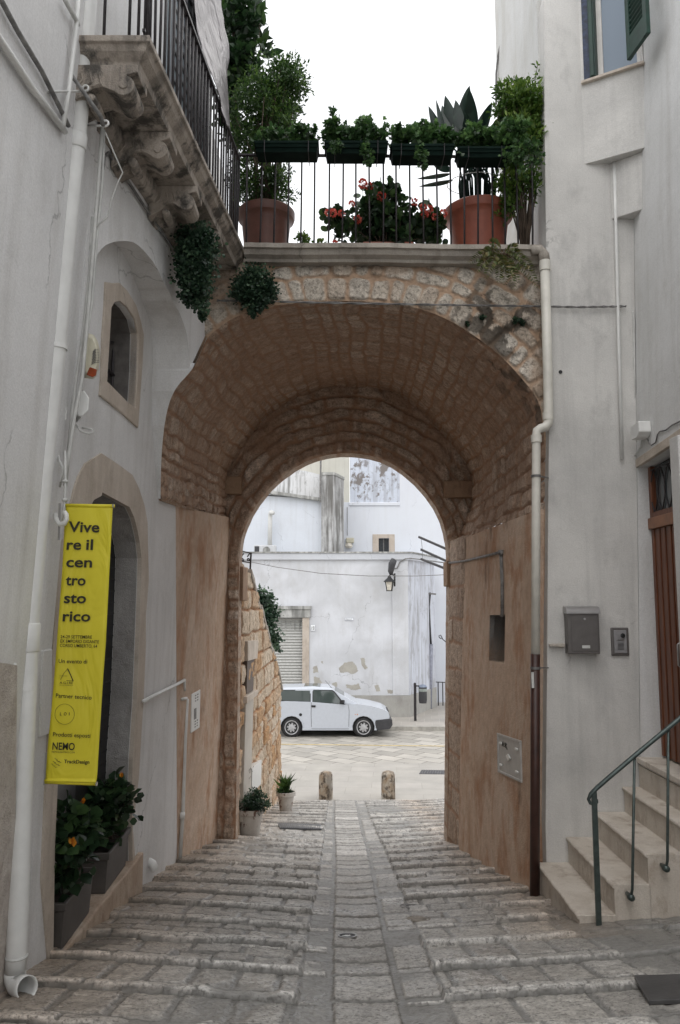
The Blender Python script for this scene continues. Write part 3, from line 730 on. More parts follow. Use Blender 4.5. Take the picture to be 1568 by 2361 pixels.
def vault():
    n, m = 420, 240
    A, la = resample(FP, n); B, lb = resample(BP, n)
    t = np.linspace(0, 1, m)[None, :, None]
    XZ = A[:, None, :]*(1-t)+B[:, None, :]*t
    Yv = YF+(YB-YF)*np.linspace(0, 1, m)[None, :]+np.zeros((n, m))
    S = (np.linspace(0, 1, n)*la)[:, None]+np.zeros((n, m))
    # courses run along the street: bounds in arc length, joints in Y; near the front the stones stand as voussoirs
    rg = random.Random(4); b = [-.1]
    while b[-1] < la+.2: b.append(b[-1]+rg.uniform(.10, .18))
    st = Stones(b, 6, 10.2, lambda k: (.12, .30), 12)
    wu = Yv+.05*(fbm(S*3, Yv*3, 1, 3)-.5); wv = S+.12*(fbm(S*2.2, Yv*2.2, 2, 3)-.5)
    d, rn = st.field(wu, wv, .035)
    m_ = sstep(.006, .022, d+.012*(fbm(S*14, Yv*14, 6, 2)-.5))
    low = np.clip(np.minimum(S, la-S)/.9, 0, 1); rough = .013+.022*(1-low)
    disp = m_*rough*(.5+rn)+(fbm(S*9, Yv*9, 8, 4)-.5)*.03
    ctr = np.array([.05, CAMZ+.9])
    nx = ctr[0]-XZ[..., 0]; nz = ctr[1]-XZ[..., 1]+.2; L = np.hypot(nx, nz); nx /= L; nz /= L
    edge = np.clip((Yv-YF)/.05, 0, 1); disp = disp*edge
    P = np.stack([XZ[..., 0]+nx*disp, Yv, XZ[..., 1]+nz*disp], -1)
    # damp black streaks on the right shoulder of the vault mouth
    sr = S/la
    dark = np.exp(-((sr-.74-(Yv-YF)*.05)/.05)**2)*np.clip(1-(Yv-YF)/.9, 0, 1)*sstep(.48, .58, fbm(S*5, Yv*5, 44, 4))*1.0
    dark += np.exp(-((sr-.83)/.06)**2)*np.clip(1-(Yv-YF)/.5, 0, 1)*sstep(.5, .6, fbm(S*6, Yv*6, 45, 4))*.9
    smear = .5+.5*sstep(.40, .58, fbm(S*1.6, Yv*1.6, 90, 4)); grid_obj('vault', P, {'stone': m_*.9*smear+.3*(1-smear), 'rnd': rn, 'dark': np.clip(dark, 0, .95)}, S_vault, gate)
    return A, B
A_, B_ = vault()
def squinch():
    C1 = smooth_poly([(p[0]+.004, YF-.004, p[1]) for p in []] or [(p[0], p[1]) for p in FP[:7]], 2); n = len(C1); m = 24
    C1 = np.array([(p[0]+.006, YF-.003, p[1]+.004) for p in C1])[::-1]   # from the top down
    t = np.linspace(0, 1, n)
    K0 = [0, .30, .50, .75, 1.0]
    yf = onU(437, 852)[1]
    Yk = np.interp(C1[:, 2], [CAMZ+.87, CAMZ+1.5, CAMZ+1.80, CAMZ+1.99, CAMZ+2.28], [6.49, yf+.08, yf-.012, yf-.012, 6.49]); f_ = Yk/6.5
    C2 = np.stack([C1[:, 0]*f_+.002, Yk, CAMZ+(C1[:, 2]-CAMZ)*f_], -1)
    low = [tuple(p) for p in C2 if p[2] < CAMZ+1.93]; n_ = len(low); low[0] = (low[0][0], low[0][1], CAMZ+1.925); out_ = [(-1.62, p[1]+.003, p[2]) for p in low]
    MB().add(low+out_, [(i, i+1, n_+i+1, n_+i) for i in range(n_-1)]).build('recess_foot', M_white_l, house)
    s_ = np.linspace(0, 1, m)[None, :, None]; P = C1[:, None, :]*(1-s_)+C2[:, None, :]*s_
    grid_obj('squinch', P, {}, M_white_l, house)
squinch()
def ringface(name, inner, outer, Y, mat, rows, wf, seed, amp, parent, du=None, nt=90, darkf=None, warp=.05, facing=-1):
    n = len(inner); t = np.linspace(0, 1, nt)[None, :, None]
    XZ = inner[:, None, :]*(1-t)+outer[:, None, :]*t
    s = np.concatenate([[0], np.cumsum(np.hypot(*np.diff(inner, axis=0).T))])
    S = s[:, None]+np.zeros((n, nt)); D = np.hypot(XZ[..., 0]-inner[:, None, 0], XZ[..., 1]-inner[:, None, 1])
    X, Z = XZ[..., 0], XZ[..., 1]
    D = D+warp*(fbm(X*3, Z*3, seed, 3)-.5); S = S+warp*(fbm(X*3+9, Z*3, seed+1, 3)-.5)
    st = Stones(rows, 0, s[-1]+.5, wf, seed); d, rn = st.field(S, D, .05)
    m_ = sstep(.004, .022, d+.026*(fbm(X*9, Z*9, seed+4, 3)-.5))
    disp = (m_*amp*(.4+rn)+(fbm(X*14, Z*14, seed+6, 4)-.5)*amp*1.4)*np.clip((XZ-inner[:, None, :]).__abs__().sum(-1)/.03, 0, 1)
    P = np.stack([X, Y+facing*disp, Z], -1)
    dk = darkf(X, Z) if darkf else np.zeros(X.shape)
    smear = .30+.70*sstep(.38, .55, fbm(X*2.3, Z*2.3, seed+90, 4)); return grid_obj(name, P, {'stone': m_*smear+.25*(1-smear), 'rnd': rn, 'dark': dk}, mat, parent, flip=(facing < 0))
def outer_box(inner, c, x0, x1, z0, z1):
    out = []
    for p in inner:
        dx, dz = p[0]-c[0], p[1]-c[1]; k = 1e9
        if dx > 1e-6: k = min(k, (x1-c[0])/dx)
        if dx < -1e-6: k = min(k, (x0-c[0])/dx)
        if dz > 1e-6: k = min(k, (z1-c[1])/dz)
        if dz < -1e-6: k = min(k, (z0-c[1])/dz)
        k = max(k, 1.0); out.append((c[0]+dx*k, c[1]+dz*k))
    return np.array(out)
fi, _ = resample(FP, 460)
fo = outer_box(fi, (.05, CAMZ+.8), -1.62, 1.79, CAMZ-.3, CAMZ+2.93)
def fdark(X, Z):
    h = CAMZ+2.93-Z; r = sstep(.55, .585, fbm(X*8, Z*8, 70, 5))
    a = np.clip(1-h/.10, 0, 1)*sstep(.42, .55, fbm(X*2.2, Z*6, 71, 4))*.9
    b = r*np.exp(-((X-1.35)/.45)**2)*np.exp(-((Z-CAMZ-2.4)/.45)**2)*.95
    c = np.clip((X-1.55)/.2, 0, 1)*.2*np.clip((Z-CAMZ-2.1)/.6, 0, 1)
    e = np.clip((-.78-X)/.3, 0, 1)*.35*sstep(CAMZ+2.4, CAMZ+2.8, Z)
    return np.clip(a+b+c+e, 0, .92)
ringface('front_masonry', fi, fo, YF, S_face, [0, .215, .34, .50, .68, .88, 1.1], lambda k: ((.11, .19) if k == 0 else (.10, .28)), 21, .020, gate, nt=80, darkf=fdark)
# narrow stone strip right of the vault mouth, down to the street, behind the downpipe
mb = MB(); mb.plate([[(1.60, 1.6), (1.79, 1.6), (1.79, CAMZ+.81), (1.715, CAMZ+.81)]], lambda a, b: (a+.01*math.sin(b*9), YF-.002, b), lambda a, b: (a, YF+.12, b)); mb.build('edge_strip', M_ochre, gate)
# lunette wall with the inner arch
lun_px = [(543, 1945), (545, 1800), (548, 1600), (550, 1400), (551, 1300), (553, 1266), (559, 1229), (584, 1173), (633, 1111), (695, 1068), (744, 1050), (800, 1043), (868, 1052), (918, 1076), (973, 1123), (1015, 1183), (1033, 1245), (1036, 1300), (1035, 1500), (1033, 1700), (1031, 1945)]
LI, _ = resample([(PY(x, y, YB)[0], PY(x, y, YB)[2]) for x, y in lun_px], 300, 1)
LO = outer_box(LI, (.05, CAMZ-.2), -1.72, 1.82, .6, CAMZ+2.95)
LO[:, 1] = np.where((LI[:, 1] < CAMZ+.55), LI[:, 1], LO[:, 1]); 
for i in range(len(LO)):
    if LI[i, 1] < CAMZ+.55: LO[i, 0] = -1.72 if LI[i, 0] < 0 else 1.82
ringface('lunette_wall', LI, LO, YB, S_vault, [0, .15, .28, .43, .57, .72, .9, 1.1, 1.4, 2.2, 3.5], lambda k: ((.10, .2) if k == 0 else (.14, .40)), 33, .045, gate, nt=100, warp=.12)
# inner arch thickness (intrados and jambs) and the outer side of the wall
LB = LI+0; YE = 10.08
m = 10; t = np.linspace(0, 1, m)[None, :, None]; P = np.zeros((len(LI), m, 3)); P[..., 0] = LI[:, None, 0]; P[..., 2] = LI[:, None, 1]; P[..., 1] = YB+(YE-YB)*np.linspace(0, 1, m)[None]
c0 = np.array([.05, CAMZ-.2]); jj = (fbm(LI[:, 0]*6+3, LI[:, 1]*6, 9, 3)-.5)*.02; P[..., 0] -= (np.sign(LI[:, 0])*jj)[:, None]*np.linspace(0, 1, m)[None]
s = np.concatenate([[0], np.cumsum(np.hypot(*np.diff(LI, axis=0).T))]); k = np.floor(s/.27); mk = np.minimum(s-k*.27, .27*(k+1)-s)
grid_obj('arch_reveal', P, {'stone': np.repeat(sstep(.006, .02, mk), m), 'rnd': np.repeat(_h(k, k*0, 3), m), 'dark': np.zeros(len(LI)*m)}, S_vault, gate)
LO2 = LO.copy()
ringface('back_masonry', LI, LO2, YE, S_wall, [0, .25, .5, .8, 1.2, 2.2, 3.5], lambda k: (.2, .4), 37, .02, gate, nt=50, facing=1)
# imposts and corbels
def block(name, x0, x1, y0, y1, z0, z1, mat, seed=0):
    o = MB().box(x0, x1, y0, y1, z0, z1).build(name, mat, gate, bevel=.014); return o
z = lambda py, Y: PY(0, py, Y)[2]
xx = lambda px, py, Y: PY(px, py, Y)[0]
M_corb = plaster('brown_corbel_stone', (.40, .28, .19), (.32, .21, .14), (.16, .10, .07), .6, .4, 4, .9)
block('corbel', xx(1020, 1130, YB), xx(1088, 1130, YB), YB-.16, YB+.05, z(1150, YB), z(1112, YB), M_corb)
block('corbel', xx(512, 1120, YB), xx(560, 1120, YB), YB-.14, YB+.05, z(1142, YB), z(1102, YB), M_corb)
block('impost', xx(1027, 1320, 9.9), xx(1070, 1320, 9.9), YB-.04, YE+.03, z(1352, 9.9), z(1294, 9.9), M_corb)
block('impost', xx(519, 1320, 9.9), xx(572, 1320, 10.4), YB+.1, YE+.3, z(1385, 10.2), z(1308, 10.2), M_corb)
# passage walls below the vault
XRW = lambda Y, zz: 1.506-.058*(Y-6.44)+.058*(zz-1.75)-.01*max(0, zz-1.75)*(Y-6.44)
niche = [HIT(*q, XRW)[1:] for q in ((1129, 1418), (1165, 1418), (1163, 1531), (1127, 1523))]
mb = MB(); N = 14
# subdivided wall so the batter stays smooth
mb.plate([[(6.52, .9), (9.1, .9), (9.1, CAMZ+.76), (8.3, CAMZ+.77), (6.52, CAMZ+.79)], niche[::-1]], lambda a, b: (XRW(a, b), a, b), lambda a, b: (2.2, a, b)); mb.build('right_passage_wall', M_ochre, gate)
mb = MB(); vs = []; cc = niche
for p in cc: vs += [(XRW(*p)+.002, p[0], p[1]), (XRW(*p)+.28, p[0], p[1])]
mb.add(vs, [(2*i, 2*((i+1) % 4), 2*((i+1) % 4)+1, 2*i+1) for i in range(4)]+[(1, 3, 5, 7)]); mb.build('wall_recess', M_jamb, gate)
# pier of the inner arch on the right: splayed, darker dressed stone
def gridwall(name, fX, Y0, Y1, z0, z1, mat, parent, seed, amp, rows=.26, w=(.25, .5), sgn=-1, n=120, m=200, darkf=None, ztop=None):
    Yv, Zv = np.meshgrid(np.linspace(Y0, Y1, n), np.linspace(0, 1, m), indexing='ij')
    zt = ztop(Yv) if ztop else z1; zb = z0(Yv) if callable(z0) else z0; Zv = zb+(zt-zb)*Zv
    Xv = fX(Yv, Zv)
    rg = random.Random(seed); b = [-.5]
    while b[-1] < 8: b.append(b[-1]+rg.uniform(rows*.7, rows*1.3))
    st = Stones(b, -3, 20, lambda k: w, seed)
    d, rn = st.field(Yv+.06*(fbm(Yv*3, Zv*3, seed, 3)-.5), Zv+.07*(fbm(Yv*2, Zv*2, seed+3, 3)-.5), .05)
    mm = sstep(.008, .026, d+.02*(fbm(Yv*9, Zv*9, seed+5, 3)-.5))
    X2 = Xv+sgn*(mm*amp*(.4+rn)+(fbm(Yv*12, Zv*12, seed+7, 4)-.5)*amp)
    P = np.stack([X2, Yv, Zv], -1)
    return grid_obj(name, P, {'stone': mm, 'rnd': rn, 'dark': darkf(Yv, Zv) if darkf else np.zeros(Yv.shape)}, mat, parent, flip=(sgn > 0))
xp = lambda Y, zz: np.interp(Y, [9.02, 9.12, 9.81], [XRW(9.0, 3)+.0, 1.37, 1.315])+.02*(zz-1.7)
gridwall('right_pier', xp, 9.02, 9.81, .9, CAMZ+.78, S_vault, gate, 51, .014, .3, (.5, .9))
# left passage wall: ochre plaster, masonry band above it up to the vault
XLP = lambda Y, zz: XLW(8.2, zz)+np.clip((Y-8.2), 0, 2)*.10 if False else (-1.6+.026*(zz-1.75))+np.clip(Y-8.2, 0, 2)*.085
tl = onL(405, 1166); tr = HIT(523, 1189, lambda Y, zz: float(XLP(Y, zz)))
mb = MB(); mb.plate([[(onL(415, 1985)[0:2][1], .9), (9.85, .9), (9.85, tr[2]), (tl[1]+.004, tl[2])]], lambda a, b: (float(XLP(a, b))+.001, a, b), lambda a, b: (-2.0, a, b)); mb.build('left_passage_wall', M_ochre, gate)
mb = MB(); mb.plate([[(6.49, CAMZ+.95), (6.5, CAMZ+.87), (6.9, CAMZ+.80), (7.45, CAMZ+.80), (9.85, CAMZ+1.0), (9.85, CAMZ+1.2), (8, CAMZ+1.2)]], lambda a, b: (float(XLP(a, b))+.0, a, b), lambda a, b: (-2.0, a, b)) if False else None
XLM = lambda Y, zz: np.interp(Y, [6.5, 9.8], [-1.508, -1.455])-.0+0*zz
gridwall('left_masonry_band', XLM, 6.5, 9.82, lambda Y: np.interp(Y, [6.5, 7.35, 9.8], [CAMZ+.86, CAMZ+.90, CAMZ+1.04]), CAMZ+1.1, S_vault, gate, 57, .012, .16, (.14, .3), sgn=1, n=220, m=20)
mb = MB(); mb.hexa([(-1.62, 6.52, CAMZ+.85), (-1.50, 6.52, CAMZ+.865), (-1.45, 9.8, CAMZ+1.035), (-1.62, 9.8, CAMZ+1.02), (-1.62, 6.52, CAMZ+.875), (-1.50, 6.52, CAMZ+.89), (-1.45, 9.8, CAMZ+1.06), (-1.62, 9.8, CAMZ+1.05)]); mb.build('masonry_ledge', M_corb, gate)
# terrace slab, coping
MB().box(-1.52, 1.74, YF+.03, YE-.02, CAMZ+2.92, CAMZ+3.0).build('terrace_floor', M_limestone, gate)
mb = MB(); pr = [(YF+.06, CAMZ+3.035), (YF-.175, CAMZ+3.035), (YF-.175, CAMZ+2.995), (YF-.15, CAMZ+2.99), (YF-.135, CAMZ+2.95), (YF-.09, CAMZ+2.93), (YF-.085, CAMZ+2.905), (YF+.06, CAMZ+2.905)]
n = 40; XC = np.linspace(-.815, 1.70, n); vs = []; rg = random.Random(8)
for x in XC:
    j = rg.uniform(-.003, .003); vs += [(x, p[0]+j, p[1]+j+.003*math.sin(x*5)-.012*(x > 0)*x) for p in pr]
K = len(pr); fs = [(i*K+k, i*K+(k+1) % K, (i+1)*K+(k+1) % K, (i+1)*K+k) for i in range(n-1) for k in range(K)]
fs += [tuple(range(K)), tuple((n-1)*K+k for k in range(K))]; mb.add(vs, fs); mb.build('coping', M_coping, gate, autos=25)
# terrace railing
YR = 6.42; mb = MB(); zr2 = CAMZ+3.88
mb.bar((PY(545, 356, YR)[0], YR, zr2), (1.72, YR, zr2-.02), .03, .014)
rl2 = mb.build('terrace_railing', M_iron, gate); rg = random.Random(2)
for px in (545, 568, 599, 631, 663, 693, 724, 757, 788, 820, 853, 884, 914, 945, 977, 1009, 1040, 1071, 1102, 1136, 1165, 1195, 1228):
    a = PY(px, 570, YR); x = a[0]; l = rg.uniform(-.004, .012)
    MB().tube([(x, YR, CAMZ+3.0), (x+l, YR+rg.uniform(-.004, .004), CAMZ+3.45), (x+l*1.3, YR, zr2)], .0085, 6).build('baluster', M_iron, rl2, smooth=True)
# ================================================================== RIGHT HOUSE
YW = 6.40
rh = thing('grey_house', 'grey white plastered house on the right with green shutters and a wooden door', 'house', (3.5, 5, 2.0))
ZL1 = CAMZ+3.785; ZL2 = CAMZ+3.28
XS = lambda Y, zz: 2.40+.033*(zz-3.5)
def wl(px, py): p = PY(px, py, YW); return (p[0], p[2])
# front wall (faces the camera) with a softly irregular left edge
edge = [wl(1262, 2075), wl(1258, 1900), wl(1260, 1700), wl(1262, 1500), wl(1264, 1200), wl(1266, 1000), wl(1262, 800), wl(1260, 600), wl(1256, 300), wl(1254, 0), wl(1254, -400)]
pl = edge[:]; pl[0] = (pl[0][0], 1.2); pl[-1] = (pl[-1][0], ZT)
pl += [(2.125, ZT), (2.125, ZL1+.001), (2.62, ZL1+.001), (XS(0, ZL2), ZL2)]+[(XS(0, zz), zz) for zz in (6, 5, 4, 3, 2, 1.2)]
mb = MB(); mb.plate([pl], lambda a, b: (a, YW, b), lambda a, b: (a, YW+.25, b)); mb.build('front_wall', M_white_r, rh)
MB().hexa([(1.80, YW+.2, .5), (7, YW+.2, .5), (7, 8.25, .5), (1.80, 8.22, .5), (1.80, YW+.2, ZT+1.5), (7, YW+.2, ZT+1.5), (7, 8.25, ZT+1.5), (1.765, 8.22, ZT+1.5)]).build('house_mass', M_white_d, rh)
# side wall along the street, nearer than the front wall, with the door opening
dz0 = CAMZ-1.20
DO = [(6.385, dz0-.02), (5.57, dz0-.02), (5.57, PY(1568, 1010, 5.55)[2]), (6.385, PY(1455, 1078, 6.38)[2])]
side = [(6.395, 1.2), (6.395, ZL2), (6.2, ZL2), (6.2, ZT), (-3, ZT), (-3, 1.2)]
mb = MB(); mb.plate([side, DO], lambda a, b: (XS(a, b), a, b), lambda a, b: (XS(a, b)+.2, a, b)); mb.build('side_wall', M_white_rr, rh)
MB().box(2.85, 7, -3, 6.41, .5, ZT).build('house_mass', M_white_rr, rh)
# oblique corner blocks stepping out above the door
def oblique(pts, z0, z1, holes=None):
    mb = MB(); mb.plate([pts], lambda a, b: (a, b, z0), lambda a, b: (a, b, z1)); return mb
oblique([(2.33, 6.398), (2.556, 6.20), (2.75, 6.2), (2.75, 6.398)], ZL2, ZL1-.001).build('corner_block', M_white_r, rh, bevel=.006)
# upper block: facet with the window hole, flat underside
ax, ay, bx, by = 2.115, 6.402, 2.56, 6.14
fL = math.hypot(bx-ax, by-ay); ux, uy = (bx-ax)/fL, (by-ay)/fL; nx_, ny_ = uy, -ux   # towards the street
def onF(px, py, off=0):
    d = ray(px, py); den = d[0]*nx_+d[1]*ny_; k = ((ax+nx_*off)*nx_+(ay+ny_*off)*ny_)/den
    X, Y, Z = d[0]*k, d[1]*k, CAMZ+d[2]*k; return ((X-ax)*ux+(Y-ay)*uy, Z)
def FP3(s, z_, off=0): return (ax+ux*s+nx_*off, ay+uy*s+ny_*off, z_)
w0 = onF(1347, 190); w1 = onF(1480, 140); zt_ = ZT-.08
hole = [(w0[0], w0[1]), (w1[0], w0[1]), (w1[0], zt_), (w0[0], zt_)]
mb = MB(); mb.plate([[(0, ZL1), (fL, ZL1), (fL, ZT), (0, ZT)], hole[::-1]], lambda a, b: FP3(a, b), lambda a, b: FP3(a, b, -.16)); mb.build('window_wall', M_white_r, rh)
mb = MB(); mb.add([(ax+.01, ay+.004, ZL1+.003), (bx, by+.006, ZL1+.003), (2.75, 6.15, ZL1+.003), (2.75, 6.42, ZL1+.003)], [(0, 1, 2, 3)]); mb.build('ledge_underside', M_white_r, rh)
# window: blue jamb, frame, pane, sill, one open shutter
wf = MB(); T = .16
def fbar(mb, s0, s1, z0, z1, o0, o1):
    mb.hexa([FP3(s0, z0, o0), FP3(s1, z0, o0), FP3(s1, z0, o1), FP3(s0, z0, o1), FP3(s0, z1, o0), FP3(s1, z1, o0), FP3(s1, z1, o1), FP3(s0, z1, o1)])
fbar(wf, w0[0]+.001, w0[0]+.055, w0[1], zt_, -.10, .006); win = wf.build('window', M_bluep, rh)
mb = MB(); fbar(mb, w0[0]+.056, w0[0]+.105, w0[1]+.01, zt_, -.09, .03); fbar(mb, w0[0]+.066, w0[0]+.095, w0[1]+.01, zt_, .03, .045); mb.build('shutter_edge', M_green, win, bevel=.003)
mb = MB(); fbar(mb, w0[0]+.105, w0[0]+.15, w0[1], zt_, -.13, -.08); fbar(mb, w1[0]-.05, w1[0], w0[1], zt_, -.13, -.08); fbar(mb, w0[0]+.15, w1[0]-.05, w0[1], w0[1]+.035, -.13, -.08); mb.build('frame', simple('white_window_frame', (.62, .60, .57), .4, var=.08), win, bevel=.003)
mb = MB(); fbar(mb, w0[0]+.15, w1[0]-.05, w0[1]+.035, zt_, -.115, -.105); mb.build('pane', M_glass, win)
mb = MB(); fbar(mb, w0[0]-.02, w1[0]+.02, w0[1]-.022, w0[1]+.002, -.14, .035); mb.build('sill', M_limestone, win, bevel=.003)
# open shutter leaf swung out from the right jamb
P = [(1443, -60), (1500, -110), (1498, 75), (1452, 142)]
q = [PY(1446, 0, 5.93), PY(1502, 0, 5.62)]
sa = Vector(PY(1450, 140, 5.98)); sb = Vector(PY(1496, 78, 5.66)); sb.z = sa.z
def SH(u, v, o=0):
    d = (sb-sa); nn = Vector((d.y, -d.x, 0)).normalized(); return tuple(sa+d*u+Vector((0, 0, v))+nn*o)
def shb(mb, u0, u1, v0, v1, o0, o1):
    mb.hexa([SH(u0, v0, o0), SH(u1, v0, o0), SH(u1, v0, o1), SH(u0, v0, o1), SH(u0, v1, o0), SH(u1, v1, o0), SH(u1, v1, o1), SH(u0, v1, o1)])
mb = MB(); shb(mb, 0, .16, 0, 1.2, -.018, .018); shb(mb, .84, 1, 0, 1.2, -.018, .018); shb(mb, .16, .84, 0, .18, -.016, .016); shb(mb, .16, .84, 1.12, 1.2, -.016, .016)
sh = mb.build('shutter', M_green, win, bevel=.003)
mb = MB()
for k in range(21):
    v = .19+k*.045; mb.hexa([SH(.16, v, -.012), SH(.84, v, -.012), SH(.84, v+.02, .012), SH(.16, v+.02, .012), SH(.16, v+.006, -.012), SH(.84, v+.006, -.012), SH(.84, v+.026, .012), SH(.16, v+.026, .012)])
mb.build('slats', M_green, sh)
# door surround, lintel and door
mb = MB(); a, b = DO[3], DO[2]
mb.hexa([(XS(*a)-.012, a[0]+.01, a[1]), (XS(*b)-.012, b[0]-.14, b[1]-.0), (XS(*b)+.02, b[0]-.14, b[1]), (XS(*a)+.02, a[0]+.01, a[1]), (XS(*a)-.012, a[0]+.01, a[1]+.07), (XS(*b)-.012, b[0]-.14, b[1]+.075), (XS(*b)+.02, b[0]-.14, b[1]+.075), (XS(*a)+.02, a[0]+.01, a[1]+.07)])
mb.build('door_lintel', M_limestone, rh, bevel=.005)
MB().box(2.375, 2.60, 5.42, 5.565, dz0, DO[2][1]-.004).build('door_jamb', plaster('pale_door_jamb', (.66, .655, .64), (.60, .59, .57), (.45, .43, .4), .2), rh, bevel=.006)
XD2 = 2.545
mb = MB(); mb.plate([[(6.385, dz0-.1), (5.565, dz0-.1), (5.565, DO[2][1]+.02), (6.385, DO[3][1]+.02)]], lambda a, b: (XD2+.05, a, b), lambda a, b: (XD2+.1, a, b)); door = mb.build('house_door', M_hole, rh)
zr0 = HIT(1500, 1222, lambda Y, zz: XD2)[2]; zr1 = HIT(1500, 1196, lambda Y, zz: XD2)[2]
MB().box(XD2-.03, XD2+.05, 5.57, 6.38, zr0, zr1).build('door_rail', M_woodl, door, bevel=.006)
mb = MB(); N = 15
for k in range(N):
    y0 = 5.575+k*.805/N; mb.box(XD2-.005+(.008 if k % 2 else 0), XD2+.05, y0+.004, y0+.805/N-.004, dz0+.012, zr0-.001)
mb.build('door_planks', M_wood, door, bevel=.004)
MB().box(XD2+.03, XD2+.04, 5.62, 6.34, zr1+.02, DO[3][1]).build('transom_pane', glass('transom_glass', (.07, .08, .085)), door)
mb = MB(); mb.box(XD2-.01, XD2+.05, 6.33, 6.38, zr1, DO[3][1]); mb.box(XD2-.01, XD2+.05, 5.57, 6.33, zr1, zr1+.045); mb.build('transom_frame', M_wood, door, bevel=.004)
mb = MB()
zc = (zr1+DO[3][1])/2; hh = (DO[3][1]-zr1)*.42
for k in range(5):
    yc = 6.28-k*.14
    for sg in (-1, 1): mb.tube([(XD2-.005, yc+sg*.075*math.sin(t*math.pi/10), zc-hh+2*hh*t/10) for t in range(11)], .006, 5)
for zz in (zc-hh, zc+hh): mb.tube([(XD2-.005, 5.6, zz), (XD2-.005, 6.34, zz)], .006, 5)
mb.build('transom_ironwork', M_iron, door, smooth=True)
hx = XD2-.05; h0 = HIT(1562, 1480, lambda Y, zz: hx); mb = MB(); mb.tube([(hx+.03, h0[1], h0[2]), (hx, h0[1], h0[2]-.02), (hx, h0[1], h0[2]-.17), (hx+.03, h0[1], h0[2]-.19)], .009, 8); mb.build('door_handle', M_grey2, door, smooth=True)
# threshold
MB().box(XS(0, 2.7)-.03, XD2+.1, 5.40, 6.385, dz0-.045, dz0-.002).build('threshold', M_step, rh, bevel=.006)

# ================================================================== STEPS AND HANDRAIL
st = thing('stone_steps', 'cream stone steps climbing to the wooden door on the right', 'steps', (1.9, 5.9, 1.9))
XSs = [1.532, 1.765, 1.99, 2.22, XS(0, 2.6)+.002]; ZSs = [CAMZ-2.0, CAMZ-1.81, CAMZ-1.62, CAMZ-1.43, CAMZ-1.245]
rg = random.Random(12)
for k in range(4):
    x0, x1 = XSs[k], XSs[k+1]+(.0 if k < 3 else 0); zt = ZSs[k]; y0 = 5.345
    mb = MB(); N = 24; v = []; f = []
    for i in range(N+1):
        y = y0+(YW-.003-y0)*i/N; j = rg.uniform(-.0035, .0035)*(0 < i < N); sk = .03*(y-y0)*0
        c = .008
        v += [(x0+.018, y, .9+.4), (x0+.016, y, zt-.03), (x0+j, y, zt-.022), (x0+j, y, zt-c), (x0+c+j, y, zt), (x1+.03 if k < 3 else x1, y, zt), (x1+.03 if k < 3 else x1, y, 1.3)]
    M7 = 7
    f = [(i*M7+q, i*M7+(q+1) % M7, (i+1)*M7+(q+1) % M7, (i+1)*M7+q) for i in range(N) for q in range(M7)]+[tuple(range(M7)), tuple(N*M7+q for q in range(M7))]
    mb.add(v, f); mb.build('step', M_step, st, bevel=.006)
MB().box(XSs[4]-.01, XSs[4]+.012, 5.42, YW-.004, 1.3, ZSs[4]-.02).build('top_riser', M_step, st)
MB().box(2.01, 2.41, 5.355, 5.40, 1.3, CAMZ-1.83).build('side_block', M_limestone, st, bevel=.008)
hr = thing('iron_handrail', 'green grey iron handrail with a scrolled end beside the stone steps', 'handrail', (1.75, 5.25, 1.95))
YH = 5.25
p1 = PY(1381, 2140, YH); pt1 = PY(1381, 1822, YH); MB().bar((p1[0], YH, p1[2]-.05), (p1[0], YH, pt1[2]), .034, .022, up=(0, 1, 0)).build('post', M_green_iron, hr, bevel=.003)
for (xa, yt, xb, yb, yk) in ((1463, 1745, 1458, 2050, 2072), (1541, 1675, 1539, 1985, 2005)):
    a = PY(xa, yt, YH); b = PY(xb, yb, YH); c = PY(xb, yk, YH); po = MB().tube([(a[0], YH, a[2]), (b[0], YH, b[2]), (c[0], YH+.02, c[2]+.005), (c[0], 5.35, c[2])], .0095, 8).build('post', M_green_iron, hr, smooth=True)
    MB().lathe([(.004, -.06), (.02, -.055), (.024, -.03), (.016, 0), (.012, .04)], (c[0], 5.31, c[2]), 14, 'y').build('wall_boss', M_green_iron, po, smooth=True)
rp = [PY(x, y, YH) for x, y in ((1640, 1590), (1568, 1656), (1470, 1737), (1400, 1796), (1376, 1817), (1362, 1831), (1357, 1843), (1361, 1852), (1369, 1855), (1377, 1850), (1376, 1843))]
mb = MB(); mb.tube(rp, [.016]*5+[.014, .012, .011, .010, .009, .009], 8); o = mb.build('rail', M_green_iron, hr, smooth=True)

# ================================================================== THINGS ON THE RIGHT WALLS
def single(mb, name, mat, label, cat, group=None, **k): return tag(mb.build(name, mat, None, **k), label, cat, group)
# mailbox
f = lambda x, y, Y=YW: PY(x, y, Y)
a = f(1309, 1508, YW-.1); b = f(1383, 1398, YW-.1); x0, x1, z0, z1 = a[0], b[0], a[2], b[2]; hm = z1-z0
mx = thing('mailbox', 'dark grey metal mailbox with rounded silver lid on the grey wall', 'mailbox', ((x0+x1)/2, YW-.05, z0))
MB().box(x0+.008, x1-.008, YW-.095, YW-.001, z0, z1-.02).build('body', M_grey, mx, bevel=.006)
mb = MB(); pr = [(YW-.002, z1), (YW-.05, z1), (YW-.085, z1-.010), (YW-.112, z1-.045), (YW-.112, z1-.058), (YW-.002, z1-.055)]
mb.plate([pr], lambda p, q: (x0, p, q), lambda p, q: (x1, p, q)); mb.build('lid', M_grey2, mx, autos=50)
MB().box(x0+.035, x1-.02, YW-.100, YW-.094, z0+.02, z1-.07).build('front_door', M_grey, mx, bevel=.003)
mb = MB(); mb.lathe([(.009, 0), (.009, -.008), (.004, -.009)], ((x0+x1)/2+.01, YW-.100, z1-.10), 12, 'y'); mb.build('lock', M_grey2, mx)
MB().box((x0+x1)/2-.018, (x0+x1)/2+.045, YW-.1035, YW-.100, z0+.045, z0+.068).build('name_label', simple('white_card', (.6, .6, .58), .6), mx)
